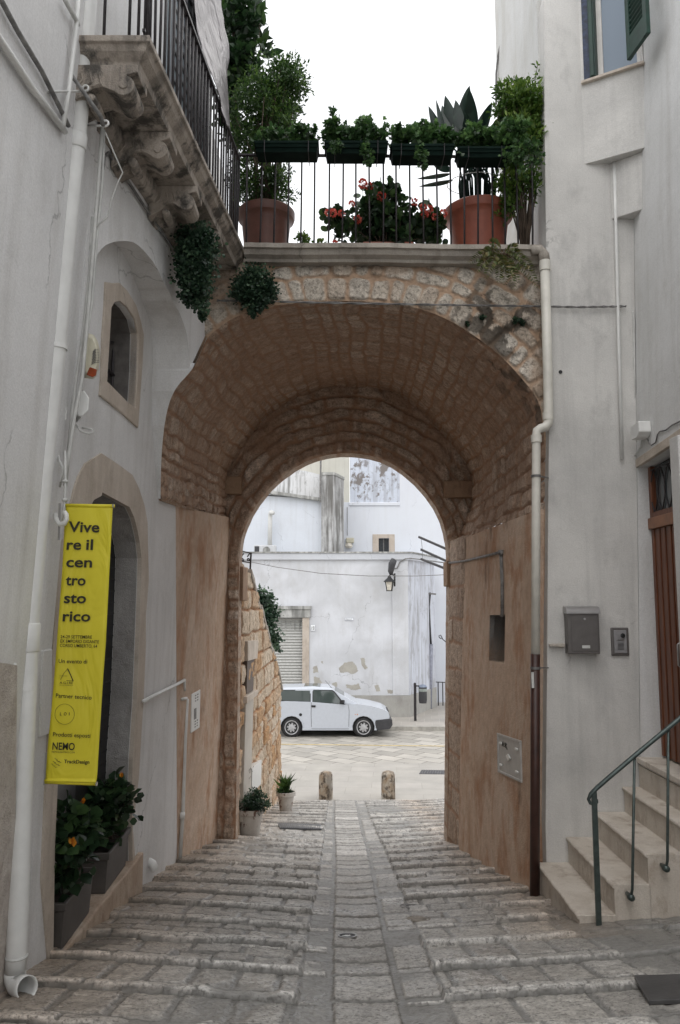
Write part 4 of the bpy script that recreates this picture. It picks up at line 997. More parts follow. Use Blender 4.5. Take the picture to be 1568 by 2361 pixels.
# intercom
a = f(1411, 1512, YW-.02); b = f(1449, 1447, YW-.02)
ic = thing('intercom', 'small grey door intercom with round lens right of the mailbox', 'intercom', ((a[0]+b[0])/2, YW-.01, a[2]))
MB().box(a[0], b[0], YW-.022, YW-.001, a[2], b[2]).build('housing', M_grey, ic, bevel=.008)
MB().box(a[0]+.02, b[0]-.02, YW-.030, YW-.020, a[2]+.02, b[2]-.02).build('face_plate', simple('grey_plastic_face', (.25, .245, .25), .4), ic, bevel=.006)
cx_ = (a[0]+b[0])/2; h = b[2]-a[2]
mb = MB(); mb.lathe([(.018, 0), (.018, -.008), (.010, -.010), (.009, -.006)], (cx_+.018, YW-.030, a[2]+h*.72), 16, 'y'); mb.build('lens', M_black, ic)
MB().box(cx_-.030, cx_+.030, YW-.033, YW-.029, a[2]+h*.53, a[2]+h*.60).build('button', M_grey2, ic, bevel=.002)
mb = MB()
for k in range(6): mb.box(cx_-.025, cx_+.025, YW-.0325, YW-.0295, a[2]+h*(.22+.045*k), a[2]+h*(.235+.045*k))
mb.build('speaker_grille', M_black, ic)
# chipped patch left of mailbox
# thin white pipe from the ledge
pp = [f(1416, 372, YW-.03), f(1420, 520, YW-.03), f(1427, 800, YW-.03), f(1434, 1058, YW-.03)]
single(MB().tube(pp, .014, 10), 'drain_pipe', M_pvc, 'thin white pipe running down from the corner ledge above the door', 'pipe', smooth=True)
# downpipe of the gateway: grey elbow, white pvc, brown foot
dp = thing('downpipe', 'cream downpipe with a brown lower length between the arch and grey wall', 'drainpipe', (f(1228, 2062)[0], YW-.1, 1.75))
Yd = YW-.07
u = [f(1256, y, Yd) for y in (612, 980)]
e = [(f(1225, 578, Yd)), f(1245, 576, Yd), f(1254, 588, Yd), f(1256, 606, Yd)]
MB().tube(e, [.036, .042, .046, .046], 14).build('grey_elbow', M_coping, dp, smooth=True)
MB().lathe([(.047, 0), (.047, -.085), (.042, -.09)], tuple(Vector(f(1256, 602, Yd))), 18).build('socket', M_pvc2, dp, autos=40)
low = [f(1256.5, 625, Yd), f(1263, 850, Yd), f(1265, 960, Yd), f(1264, 975, Yd), f(1258, 984, Yd), f(1246, 988, Yd), f(1238, 993, Yd), f(1236.5, 1005, Yd), f(1236, 1200, Yd), f(1235, 1510, Yd)]
MB().tube(low, [.040]*4+[.039, .037, .036]+[.035]*3, 16).build('upper_pipe', M_pvc2, dp, smooth=True)
for (x, y) in ((1263.5, 960), (1236.5, 1012)):
    p = f(x, y, Yd); MB().lathe([(.044, -.03), (.044, .03)], p, 16).build('collar', M_pvc2, dp, autos=40)
MB().tube([f(1234.5, 1508, Yd), f(1234, 1800, Yd), f(1233, 2068, Yd)], [.038, .038, .038], 16).build('lower_pipe', M_brownpipe, dp, smooth=True)
for y in (1098, 1540):
    p = f(1236 if y < 1200 else 1234.5, y, Yd); cl = MB(); cl.lathe([(.0385 if y < 1200 else .041, -.01), (.041, -.01), (.041, .01), (.038, .01)], p, 18); cl.bar((p[0]+.03, Yd, p[2]), (p[0]+.12, YW, p[2]-.004), .01); cl.build('pipe_clamp', M_cable, dp)
p = f(1227.5, 1570, Yd-.036); MB().box(p[0]-.006, p[0]+.012, Yd-.042, Yd-.03, f(0, 1585, Yd)[2], f(0, 1549, Yd)[2]).build('sticker', simple('white_sticker', (.6, .6, .58), .5), dp)
# cable strung across the arch front and on along the grey wall
c1 = [(500, 693), (560, 694), (700, 697), (850, 700), (1000, 702.5), (1150, 705), (1245, 706)]
c2 = [(1245, 706), (1330, 708), (1400, 707), (1450, 706)]
pts = [f(x, y, YF-.045) for x, y in c1]+[f(x, y, YW-.03) for x, y in c2]
tw = []
for i in range(len(pts)-1):
    for k in range(8): tw.append(Vector(pts[i]).lerp(Vector(pts[i+1]), k/8))
mb = MB()
for ph in (0, math.pi): mb.tube([p+Vector((0, math.sin(i*1.1+ph)*.006, math.cos(i*1.1+ph)*.006)) for i, p in enumerate(tw)], .0055, 5)
single(mb, 'strung_cable', M_cable, 'twisted grey cable strung level across the front of the arch', 'cable', smooth=True)
pts = [HIT(x, y, lambda Y, zz: XS(Y, zz)-.015) for x, y in ((1450, 706), (1459, 712), (1462, 740), (1461, 850), (1452, 960), (1447, 1030), (1452, 1048), (1466, 1050), (1478, 1030), (1482, 1000))]
mb = MB(); mb.tube(pts, .008, 6); pts2 = [HIT(x, y, lambda Y, zz: XS(Y, zz)-.012) for x, y in ((1462, 740), (1464, 900), (1458, 990), (1462, 1035))]; mb.tube(pts2, .006, 6)
single(mb, 'wall_cable', M_cablew, 'white cables dropping to a loose coil beside the door lintel', 'cable', smooth=True)
g = lambda x, y: HIT(x, y, lambda Y, zz: XS(Y, zz)-.01)
P = [g(1478, 985), g(1498, 970), g(1500, 995), g(1494, 1008), g(1480, 1016)]
mb = MB(); mb.plate([[(p[1], p[2]) for p in P]], lambda a_, b_: (XS(a_, b_)-.10, a_, b_), lambda a_, b_: (XS(a_, b_)-.001, a_, b_)); 
jb = mb.build('junction_box', M_pvc, None, bevel=.008); tag(jb, 'white electric junction box above the left end of the door lintel', 'junction box')
pts = [g(*q) for q in ((1492, 1012), (1497, 1022), (1503, 1026), (1512, 1020), (1516, 1002), (1521, 995), (1535, 992), (1550, 980), (1575, 968))]
single(MB().tube(pts, .006, 6), 'wall_cable', M_cable, 'thin grey cable curving from the junction box over the door lintel', 'cable', smooth=True)
# cable on the terrace side wall top
q = lambda x, y, Y: PY(x, y, Y)
single(MB().tube([q(1175, 0, 7.9), q(1163, 60, 8.0), q(1148, 130, 8.1), q(1144, 170, 8.15), q(1144, 240, 8.15)], .012, 6), 'roof_cable', M_cable, 'grey cable running down the outer edge of the house above the terrace', 'cable', smooth=True)
# thin crack lines are in the plaster; small vent hole
p = f(1292, 858); single(MB().lathe([(.016, -.004), (.016, .0), (.010, 0), (.009, .003)], (p[0], YW-.003, p[2]), 14, 'y'), 'vent_hole', M_black, 'small round dark hole in the grey wall right of the downpipe', 'vent')
# little stone bracket left of mailbox
a = f(1267, 1486, YW-.03); mb = MB(); mb.hexa([(a[0], YW-.05, a[2]-.012), (a[0]+.12, YW-.05, a[2]-.02), (a[0]+.12, YW, a[2]-.03), (a[0], YW, a[2]-.012), (a[0], YW-.03, a[2]+.002), (a[0]+.12, YW-.05, a[2]+.008), (a[0]+.12, YW, a[2]+.01), (a[0], YW, a[2]+.004)])
single(mb, 'wall_stub', M_coping, 'chipped stone stub sticking out of the wall left of the mailbox', 'stub', bevel=.004)

# ================================================================== THINGS IN THE PASSAGE
# conduit on the right passage wall
K = lambda x, y, o=.015: HIT(x, y, lambda Y, zz: XRW(Y, zz)-o)
pts = [HIT(1036, 1298, lambda Y, zz: 1.30), K(1075, 1293), K(1120, 1282), K(1155, 1273)]
mb = MB(); mb.tube(pts, .014, 8); mb.tube([K(1155, 1272), K(1158, 1345), K(1158, 1422)], .017, 8); mb.lathe([(.024, -.024), (.024, .024)], K(1155, 1274, .02), 12)
single(mb, 'conduit', M_cable, 'grey metal conduit bending down to the recess on the ochre passage wall', 'conduit', smooth=True)
# grey meter plate
Q = [K(1150, 1690, 0), K(1204, 1708, 0), K(1206, 1805, 0), K(1152, 1780, 0)]
mp = thing('meter_hatch', 'square grey metal hatch with black scribble on the right passage wall', 'hatch', K(1178, 1805, 0))
def bil(Q, u, v, off):
    A, B, C, D = [Vector(x) for x in Q]; p = (A*(1-u)+B*u)*(1-v)+(D*(1-u)+C*u)*v; n = (B-A).cross(D-A).normalized()
    if n.x*(-1 if p.x > 0 else 1) < 0: n = -n
    return p+n*off
def bilbox(mb, Q, u0, u1, v0, v1, o0, o1):
    mb.hexa([bil(Q, u0, v1, o0), bil(Q, u1, v1, o0), bil(Q, u1, v0, o0), bil(Q, u0, v0, o0), bil(Q, u0, v1, o1), bil(Q, u1, v1, o1), bil(Q, u1, v0, o1), bil(Q, u0, v0, o1)]); return mb
mb = MB(); bilbox(mb, Q, 0, 1, 0, .06, -.01, .02); bilbox(mb, Q, 0, 1, .94, 1, -.01, .02); bilbox(mb, Q, 0, .05, .06, .94, -.01, .02); bilbox(mb, Q, .95, 1, .06, .94, -.01, .02); mb.build('frame', M_greyplate, mp, bevel=.003)
bilbox(MB(), Q, .05, .95, .06, .94, -.01, .012).build('plate', M_greyplate, mp)
for (u_, v_) in ((.13, .2), (.82, .2), (.13, .75), (.82, .75)): bilbox(MB(), Q, u_, u_+.08, v_, v_+.06, .012, .03).build('fastener', M_pvc, mp, bevel=.006)
mb = MB(); A = [bil(Q, *q, .014) for q in ((.42, .5), (.5, .43), (.6, .52), (.52, .6))]; B = [bil(Q, *q, .026) for q in ((.42, .5), (.5, .43), (.6, .52), (.52, .6))]; mb.hexa(A+B); mb.build('emblem', M_pvc, mp)
mb = MB()
for s_ in (((.22, .30), (.26, .17), (.30, .30)), ((.23, .25), (.29, .25)), ((.36, .18), (.32, .20), (.36, .25), (.32, .30)), ((.38, .31), (.38, .18), (.43, .20), (.38, .25), (.44, .34))):
    mb.tube([bil(Q, a_, b_, .015) for a_, b_ in s_], .0028, 4)
mb.build('scribble', M_ink, mp)
# white perforated box and pipe on the left passage wall
KL = lambda x, y, o=.0: HIT(x, y, lambda Y, zz: float(XLP(Y, zz))+o)
Q = [KL(431, 1600), KL(452, 1589), KL(450, 1677), KL(430, 1690)]
gb = thing('gas_box', 'narrow white perforated box on the left ochre wall', 'box', KL(440, 1690))
bilbox(MB(), Q, 0, 1, 0, 1, 0, .05).build('cover', M_pvc, gb, bevel=.006)
mb = MB()
for (v0) in (.09, .16, .23, .76, .83, .9):
    for u0 in (.38, .62): bilbox(mb, Q, u0, u0+.12, v0-.015, v0+.015, .049, .052)
bilbox(mb, Q, .30, .55, .42, .70, .049, .052)
mb.build('vent_holes', M_cable, gb)
wp = lambda x, y, o=.03: onLo(x, y, o)
def onLo(x, y, o): return HIT(x, y, lambda Y, zz: float(XLP(Y, zz))+o)
mb = MB(); mb.tube([onLo(331, 1617, .03), onLo(370, 1596, .03), onLo(411, 1576, .03), onLo(425, 1568, .03)], .016, 8); mb.tube([onLo(425, 1568, .03), onLo(426, 1592, .03)], .014, 8)
mb.tube([onLo(420, 1612, .03), onLo(430, 1610, .03)], .015, 8); mb.tube([onLo(431, 1612, .03), onLo(427, 1700, .03), onLo(422, 1860, .03), onLo(415, 1985, .03)], .019, 8)
mb.lathe([(.028, -.03), (.028, .03)], onLo(420, 1880, .03), 12)
single(mb, 'gas_pipe', M_pvc, 'thin white gas pipe bending down beside the left ochre wall', 'pipe', smooth=True)
# cut pipe stub low on the white wall
a = Vector(onL(345, 1990)); mb = MB(); mb.tube([a+Vector((-.05, 0, .03)), a+Vector((.03, -.02, .0)), a+Vector((.055, -.03, -.05))], .035, 12, caps=False)
s_ = single(mb, 'pipe_outlet', M_pvc, 'short white pipe elbow poking from the foot of the left wall', 'pipe', smooth=True)
s_.modifiers.new('s', 'SOLIDIFY').thickness = .004

# ================================================================== LEFT WALL FITTINGS
YP = 3.93
cl = [(206, -120), (203, 0), (193, 130), (178, 310), (176, 330), (165, 420), (130, 800), (98, 1100), (67, 1440), (65, 1500), (52, 1800), (38, 2200), (35, 2240)]
lp = thing('drainpipe', 'thick white drainpipe on the left wall with a bottom outlet elbow', 'drainpipe', PY(34, 2330, YP))
mb = MB(); P = [PY(x, y, YP) for x, y in cl]; mb.tube(P, .0485, 20); pb = mb.build('pipe', M_pvc, lp, smooth=True)
for (xa, ya, xb, yb) in ((178, 312, 175, 342), (67.5, 1437, 65, 1500)):
    MB().tube([PY(xa, ya, YP), PY(xa, ya+2, YP), PY(xb, yb, YP), PY(xb, yb+4, YP)], [.050, .0545, .0545, .050], 20).build('socket', M_pvc, lp, smooth=True)
for (x, y) in ((131, 800), (59, 1586)):
    p = PY(x, y, YP); cm = MB(); cm.lathe([(.050, -.012), (.053, -.012), (.053, .012), (.050, .012)], p, 20); cm.bar((p[0]-.05, YP, p[2]), (XNEAR(YP, p[2]), YP-.02, p[2]), .012); cm.lathe([(.008, 0), (.008, .03)], (p[0]-.02, YP-.053, p[2]-.004), 8, 'y'); cm.build('pipe_clamp', M_pvc, lp)
p = PY(38, 2205, YP); cm = MB(); cm.lathe([(.051, -.006), (.0535, 0), (.051, .006)], p, 20); cm.build('wire_tie', M_cablew, lp)
mb = MB(); e = PY(35, 2240, YP); mb.tube([e, PY(35, 2256, YP), PY(41, 2270, YP-.02), PY(55, 2277, YP-.06), PY(63, 2278, YP-.08)], [.049, .050, .050, .052, .053], 18, caps=False); eb = mb.build('outlet', M_pvc, lp, smooth=True); eb.modifiers.new('s', 'SOLIDIFY').thickness = .005
# horizontal cables on the near left wall
N_ = lambda x, y, o=.02: HIT(x, y, lambda Y, zz: XNEAR(Y, zz)+o)
G = 'painted cables and conduits on the left wall'
single(MB().tube([N_(-60, 0), N_(0, 92), N_(75, 205), N_(150, 303)], .017, 8), 'conduit', M_pvc, 'thick white conduit slanting across the left wall below the others', 'conduit', G, smooth=True)
single(MB().tube([N_(-8, -20), N_(40, 70), N_(97, 165), N_(145, 262), N_(158, 290)], .012, 7), 'wall_cable', M_cable, 'brownish cable running above the thick white conduit on the left wall', 'cable', G, smooth=True)
single(MB().tube([PY(30, -30, 3.8), PY(80, 50, 3.78), PY(130, 125, 3.77), PY(190, 208, 3.77), PY(232, 268, 3.8), PY(238, 290, 3.85)], .011, 7), 'wall_cable', M_cable, 'grey cable bundle crossing in front of the drainpipe', 'cable', G, smooth=True)
single(MB().tube([N_(150, 0, .03), N_(178, 50, .03), N_(180, 60, .03)], .012, 7), 'wall_cable', M_cablew, 'short white cable ending at the top of the drainpipe', 'cable', G, smooth=True)
single(MB().tube([N_(184, -60, .03), N_(176, 60, .03), N_(160, 200, .03), N_(146, 290, .03)], .012, 8), 'conduit', M_pvc, 'narrow white conduit just behind the upper drainpipe', 'conduit', G, smooth=True)
mb = MB()
for i, L in enumerate(([(236, 290), (228, 400), (216, 560), (205, 700), (190, 870), (172, 960), (160, 1040), (150, 1120)], [(240, 300), (236, 420), (222, 560), (212, 700), (196, 800), (193, 860)], [(213, 500), (205, 640), (192, 760), (176, 870), (165, 960), (155, 1060)])):
    mb.tube([PY(x, y, 4.1+.02*i) for x, y in L], .008 if i else .010, 6)
single(mb, 'cable_bundle', M_cablew, 'bundle of painted white cables dropping along the corner of the left wall', 'cable', smooth=True)
U_ = lambda x, y, o=.02: HIT(x, y, lambda Y, zz: XU(Y)+o)
mb = MB(); mb.tube([U_(237, 390), U_(240, 362), U_(250, 352), U_(262, 370), U_(300, 425), U_(340, 487), U_(380, 545), U_(418, 600)], .010, 6)
single(mb, 'wall_cable', M_cable, 'cable running under the stone string course of the balcony', 'cable', smooth=True)
mb = MB(); mb.tube([PY(243, 305, 4.0), PY(262, 350, 4.05), PY(283, 398, 4.1), PY(272, 420, 4.12), PY(258, 460, 4.12), PY(248, 500, 4.12), PY(222, 522, 4.1)], .0045, 5)
single(mb, 'loose_wire', M_cablew, 'thin loose wire looping below the balcony string course', 'wire', smooth=True)
for (x0_, y0_, x1_, y1_, lb) in ((107, 211, 197, 210, 'white iron hook rod at the level of the first balcony corbel'), (203, 289, 243, 291, 'white iron hook rod just under the first balcony corbel')):
    a = N_(x0_, y0_, .0) if x0_ < 150 else PY(x0_, y0_, 4.1); b = Vector(PY(x1_, y1_, 3.85)); mb = MB(); r = .016
    pts = [a, b]+[(b[0]+r*math.sin(t), b[1], b[2]+r-r*math.cos(t)) for t in [k*.7 for k in range(1, 8)]]; mb.tube(pts, .006, 7)
    single(mb, 'cable_hook', M_pvc, lb, 'hook', smooth=True)
# alarm siren
Q0 = PY(209, 822, 4.28)
sr = thing('alarm_siren', 'cream alarm siren with an amber lens left of the niche window', 'alarm siren', (Q0[0], 4.3, PY(209, 872, 4.28)[2]))
# rounded hood, deepest at middle; faces the street (+X, toward camera)
o_ = [(196, 773), (204, 768), (216, 772), (225, 786), (230, 805), (231, 825), (228, 850), (222, 868), (214, 874), (198, 872), (189, 862), (190, 820)]
mb = MB(); c_ = [PY(x, y, 4.25) for x, y in o_]; bk = [PY(x-5, y-1, 4.40) for x, y in o_]; md = [PY(209+(x-209)*.72, 822+(y-822)*.8, 4.19) for x, y in o_]; n = len(o_)
mb.add(c_+bk+md, [(i, (i+1) % n, (i+1) % n+n, i+n) for i in range(n)]+[(i, (i+1) % n, (i+1) % n+2*n, i+2*n) for i in range(n)]+[tuple(range(2*n, 3*n)), tuple(range(n, 2*n))]); mb.build('hood', M_cream, sr, autos=50, bevel=.003)
mb = MB(); l_ = [(207, 846), (224, 852), (221, 866), (213, 870), (199, 864)]; mb.add([PY(x, y, 4.186) for x, y in l_]+[PY(x, y, 4.23) for x, y in l_], [(0, 1, 2, 3, 4), (5, 6, 7, 8, 9)]+[(i, (i+1) % 5, (i+1) % 5+5, i+5) for i in range(5)]); mb.build('amber_lens', M_red, sr, bevel=.004)
mb = MB()
for k in range(9): mb.tube([PY(211+k*.4, 840-k*3.5, 4.185), PY(219, 835-k*3.7, 4.184), PY(228.5-k*.25, 835-k*3.7, 4.2)], .0022, 4)
mb.build('sound_slots', M_cable, sr)
# emergency lamp / junction box
el = thing('junction_lamp', 'white plastic junction box with open flap under the alarm siren', 'junction box', PY(190, 975, 4.3))
mb = MB(); l_ = [(181, 903), (194, 900), (206, 918), (204, 946), (188, 962), (178, 958)]; mb.add([PY(x, y, 4.18) for x, y in l_]+[PY(x-3, y, 4.32) for x, y in l_], [tuple(range(6)), tuple(range(6, 12))]+[(i, (i+1) % 6, (i+1) % 6+6, i+6) for i in range(6)]); mb.build('casing', M_pvc, el, bevel=.006)
mb = MB(); mb.add([PY(*q) for q in ((174, 928, 4.24), (184, 925, 4.2), (188, 962, 4.2), (176, 975, 4.26))]+[PY(*q) for q in ((174, 928, 4.27), (184, 925, 4.23), (188, 962, 4.23), (176, 975, 4.29))], [(0, 1, 2, 3), (4, 5, 6, 7), (0, 1, 5, 4), (1, 2, 6, 5), (2, 3, 7, 6), (3, 0, 4, 7)]); mb.build('flap', M_pvc, el)
single(MB().tube([PY(176, 980, 4.2), PY(186, 994, 4.18), PY(205, 1000, 4.17), PY(216, 996, 4.17), (PY(212, 990, 4.17)), PY(190, 986, 4.2)], .006, 6), 'wire_loop', M_cablew, 'white wire loop hanging under the junction box', 'wire', smooth=True)
mb = MB(); l_ = [(142, 918), (153, 923), (154, 965), (147, 974), (139, 972)]; mb.add([PY(x, y, 4.12) for x, y in l_]+[PY(x-3, y, 4.22) for x, y in l_], [tuple(range(5)), tuple(range(5, 10))]+[(i, (i+1) % 5, (i+1) % 5+5, i+5) for i in range(5)])
single(mb, 'switch_box', M_pvc, 'small blank white box between the drainpipe and the cable bundle', 'box', bevel=.004)
# hooks, insulators above banner
mb = MB(); mb.tube([PY(133, 1040, 4.1), PY(137, 1062, 4.05), PY(146, 1080, 4.02), PY(144, 1100, 4.03), PY(138, 1122, 4.08)], .006, 6); mb.tube([PY(150, 1040, 4.02), PY(151, 1112, 4.0), PY(149, 1160, 4.0), PY(142, 1200, 3.98)], .007, 6); mb.tube([PY(152, 1110, 4.01), PY(148, 1170, 3.99), PY(146, 1190, 3.97)], .004, 5)
for yy in (1110, 1153): mb.lathe([(.012, -.008), (.017, 0), (.012, .008)], PY(150, yy, 4.0), 12)
single(mb, 'rope_tackle', M_cablew, 'white cords and clips holding the top of the yellow banner', 'cord', smooth=True)
pts = [PY(*q) for q in ((128, 1186, 4.05), (131, 1200, 4.0), (138, 1209, 3.97), (149, 1207, 3.95), (154, 1197, 3.95), (153, 1187, 3.95), (148, 1180, 3.95))]
single(MB().tube(pts, .012, 9), 'iron_hook', M_pvc, 'thick white iron hook at the upper left corner of the yellow banner', 'hook', smooth=True)

# ================================================================== THE BANNER
YBn = 4.0
bn = thing('banner', 'tall yellow fabric banner with black lettering hanging beside the arched door', 'banner', PY(165, 1808, YBn))
bl = [(152, 1165), (148, 1225), (143, 1320), (137, 1400), (131, 1480), (125, 1560), (118, 1640), (110, 1720), (105, 1790), (103, 1803)]; br = [(260, 1166), (257, 1225), (252, 1320), (248, 1400), (244, 1480), (238, 1560), (233, 1640), (228, 1720), (224, 1790), (222, 1807)]
ns, nr = 14, 60; P = np.zeros((ns, nr, 3))
for j in range(nr):
    t = j/(nr-1)*(len(bl)-1); k = min(int(t), len(bl)-2); f_ = t-k
    a = [bl[k][i]*(1-f_)+bl[k+1][i]*f_ for i in (0, 1)]; b = [br[k][i]*(1-f_)+br[k+1][i]*f_ for i in (0, 1)]
    for i in range(ns):
        s_ = i/(ns-1); p = PY(a[0]*(1-s_)+b[0]*s_, a[1]*(1-s_)+b[1]*s_, YBn)
        off = .0
        if j > nr-5: off = .012*math.sin((j-nr+5)/4*math.pi)
        P[i, j] = (p[0], YBn+.0-off, p[2])
o = grid_obj('fabric', P, {}, M_yellow, bn); m_ = o.modifiers.new('s', 'SOLIDIFY'); m_.thickness = .002; m_.offset = 1
MB().tube([PY(148, 1165, YBn+.003), PY(264, 1167, YBn+.003)], .009, 10).build('top_rod', M_yellow, bn, smooth=True)
MB().tube([PY(260, 1167, YBn+.003), PY(263.5, 1167, YBn+.003)], .0105, 10).build('rod_cap', M_grey2, bn)
MB().tube([PY(104, 1803, YBn+.003), PY(221, 1807, YBn+.003)], .009, 10).build('bottom_rod', M_yellow, bn, smooth=True)
MB().tube([PY(221, 1807, YBn+.003), PY(224, 1807, YBn+.003)], .0105, 10).build('rod_cap', M_grey2, bn)
MB().bar(PY(138, 1160, YBn+.02), PY(136, 1245, YBn+.02), .012, .004, up=(0, 1, 0)).build('upper_bracket', M_grey2, bn)
MB().bar(PY(107, 1735, YBn+.02), PY(103, 1810, YBn+.02), .012, .004, up=(0, 1, 0)).build('lower_bracket', M_grey2, bn)
YT = YBn-.006
def text_obj(name, lines, parent, bold=.0, Yt=None, mat=None, mapf=None):
    """lines: (string, x0,y0, x1,y1, cap height) baselines in view pixels on the banner's own plane"""
    vs = []; fs = []
    for (s, x0, y0, x1, y1, cap) in lines:
        cu = bpy.data.curves.new('t', 'FONT'); cu.body = s; cu.size = 1; cu.offset = bold; cu.resolution_u = 3
        to = bpy.data.objects.new('t', cu); COL.objects.link(to); bpy.context.view_layer.update()
        me = to.to_mesh(); V = [v.co.copy() for v in me.vertices]; Fc = [tuple(p.vertices) for p in me.polygons]; to.to_mesh_clear()
        COL.objects.unlink(to); bpy.data.objects.remove(to)
        mnx = min(v.x for v in V); mxx = max(v.x for v in V); n = len(vs)
        for v in V:
            t = (v.x-mnx)/(mxx-mnx); h = v.y/.70*cap
            px, py = x0+(x1-x0)*t+h*.065, y0+(y1-y0)*t-h
            vs.append(mapf(px, py) if mapf else PY(px, py, Yt or YT))
        fs += [tuple(i+n for i in f) for f in Fc]
    me = bpy.data.meshes.new(name); me.from_pydata(vs, [], fs); return link(name, me, mat or M_ink, parent)
for ln in (('Vive', 157, 1226, 229, 1227, 24), ('re', 153, 1267, 187, 1267, 24), ('il', 198, 1267, 214, 1267.5, 24), ('cen', 152, 1307, 212, 1308, 24), ('tro', 151, 1349, 197, 1349.5, 24), ('sto', 147, 1390, 198, 1390.5, 24), ('rico', 144, 1432, 208, 1432.5, 24)): text_obj('headline', [ln], bn, .022)
for ln in (('24-29 SETTEMBRE', 139.5, 1471.5, 212, 1472.5, 7.3), ('EX EMPORIO GIGANTE', 139, 1481.5, 228, 1483.5, 7.3), ('CORSO UMBERTO, 64', 138, 1491.5, 224, 1493.5, 7.3)): text_obj('date_line', [ln], bn, .005)
for ln in (('Un evento di', 135, 1528.5, 201, 1530, 9.5), ('Partner tecnico', 128.5, 1608, 211, 1613, 9.5), ('Prodotti esposti', 122, 1697.5, 208, 1701, 9.5)): text_obj('credit_line', [ln], bn, .008)
text_obj('emblem_text', [('A.G.I.RE', 137.5, 1576.5, 168, 1577.5, 5.4), ('IN COMMERCIO', 137.5, 1580.5, 168, 1581.5, 1.8)], bn, .0)
def strokes(name, L, parent, w=.0016, mapf=None):
    mb = MB(); mapf = mapf or (lambda x, y: PY(x, y, YT))
    for s in L:
        ww = s[-1] if isinstance(s[-1], float) else w; pts = [p for p in s if isinstance(p, tuple)]
        for a, b in zip(pts[:-1], pts[1:]): mb.bar(mapf(*a), mapf(*b), ww, .001, up=(0, 1, 0))
    return mb.build(name, M_ink, parent)
strokes('triangle_emblem', [((139.4, 1567), (147, 1553), (156, 1541.5), .0018), ((156, 1541.5), (162.8, 1556), (168.8, 1570.5), .0042), ((137.5, 1558.2), (155, 1558.6), .0012), ((168.8, 1570.3), (153, 1569), .002)], bn)
strokes('ring_emblem', [tuple((149+22.4*math.cos(t*math.pi/24), 1646.5+23.4*math.sin(t*math.pi/24)) for t in range(49))+(.0014,)], bn)
text_obj('ring_text', [('L', 138, 1649.3, 142.2, 1649.3, 7), ('O', 147, 1649.5, 153.5, 1649.5, 7), ('I', 158.8, 1649.5, 160.3, 1649.5, 7)], bn, .01)
text_obj('sponsor_text', [('NEMO', 120.5, 1728, 172, 1729.5, 16.5)], bn, .018)
text_obj('web_line', [('NEMOLIGHTING.COM', 119.5, 1735.5, 172, 1737, 4)], bn, .0)
text_obj('partner_text', [('TrackDesign', 147.5, 1759.5, 206, 1761, 8.2)], bn, .022)
sq = []
for (x, y) in ((129, 1750), (133, 1755), (125, 1757), (138, 1757), (129, 1761), (121, 1763), (135, 1764), (127, 1768)):
    sq.append(((x-3.5, y-1.5), (x-.5, y-2), (x+.2, y+1.2), (x+3.8, y+1.2), .0014))
strokes('squiggle_emblem', sq, bn)
# ================================================================== BEYOND THE ARCH
XSW = lambda Y, zz: -1.315+.012*(Y-10)
def onS(x, y, o=0): return HIT(x, y, lambda Y, zz: XSW(Y, zz)+o)
tp = [onS(x, y) for x, y in ((572, 1322), (580, 1345), (592, 1385), (603, 1420), (617, 1478), (632, 1525), (641, 1560), (648, 1590))]
ty = [10.10]+[p[1] for p in tp]; tz = [CAMZ+.55]+[p[2] for p in tp]
sw = thing('rubble_wall', 'golden rubble stone wall with a raked top beyond the arch on the left', 'wall', (-1.4, 13, .5))
YE2 = min(tp[-1][1], 16.3)
gridwall('stone_face', XSW, 10.10, YE2, lambda Y: -.3+0*Y, 6, S_wall, sw, 71, .045, .30, (.3, .75), sgn=1, n=420, m=260, ztop=lambda Y: np.interp(Y, ty, tz))
mb = MB(); pl = [(10.09, -.3), (YE2, -.3)]+[(a, b) for a, b in zip(ty[::-1], tz[::-1]) if a <= YE2+.01]; mb.plate([pl], lambda a, b: (XSW(a, b)-.005, a, b), lambda a, b: (XSW(a, b)-.35, a, b)); mb.build('wall_core', M_limestone, sw)
mb = MB(); rg = random.Random(6)
for i in range(1, len(ty)-1):
    for k in range(2):
        a0 = ty[i]+(ty[i+1]-ty[i])*k/2; a1 = ty[i]+(ty[i+1]-ty[i])*(k+.96)/2; b0 = np.interp(a0, ty, tz); b1 = np.interp(a1, ty, tz); j = rg.uniform(-.01, .02)
        mb.hexa([(-1.70, a0, b0-.05), (XSW(a0, 0)+.05+j, a0, b0-.05), (XSW(a1, 0)+.05+j, a1, b1-.05), (-1.70, a1, b1-.05), (-1.70, a0, b0+.06), (XSW(a0, 0)+.04+j, a0, b0+.06+j), (XSW(a1, 0)+.04+j, a1, b1+.06+j), (-1.70, a1, b1+.06)])
mb.build('raked_coping', M_coping, sw, bevel=.02)
def patch(name, L, mat, o0, o1, par, bevel=.004):
    P = [onS(*q) for q in L]; mb = MB(); mb.plate([[(p[1], p[2]) for p in P]], lambda a, b: (XSW(a, b)+o1, a, b), lambda a, b: (XSW(a, b)+o0, a, b)); return mb.build(name, mat, par, bevel=bevel)
patch('window_opening', [(560, 1524), (577, 1518), (574, 1592), (558, 1600)], simple('dark_brown_shutter', (.10, .075, .06), .7), -.02, .062, sw)
patch('window_lintel', [(556, 1478), (582, 1476), (580, 1518), (557, 1524)], M_limestone, 0, .088, sw, .01)
patch('window_sill', [(553, 1606), (580, 1590), (578, 1603), (552, 1622)], M_limestone, 0, .10, sw)
patch('side_door', [(553, 1624), (572, 1608), (566, 1790), (562, 1880), (545, 1895)], plaster('pale_door_paint', (.55, .51, .45), (.47, .43, .38), (.3, .25, .2), .3), 0, .08, sw)
ub = patch('white_hatch', [(567, 1772), (590, 1752), (588, 1808), (566, 1830)], M_pvc, 0, .09, None); tag(ub, 'white scribbled utility hatch on the golden rubble wall', 'hatch')
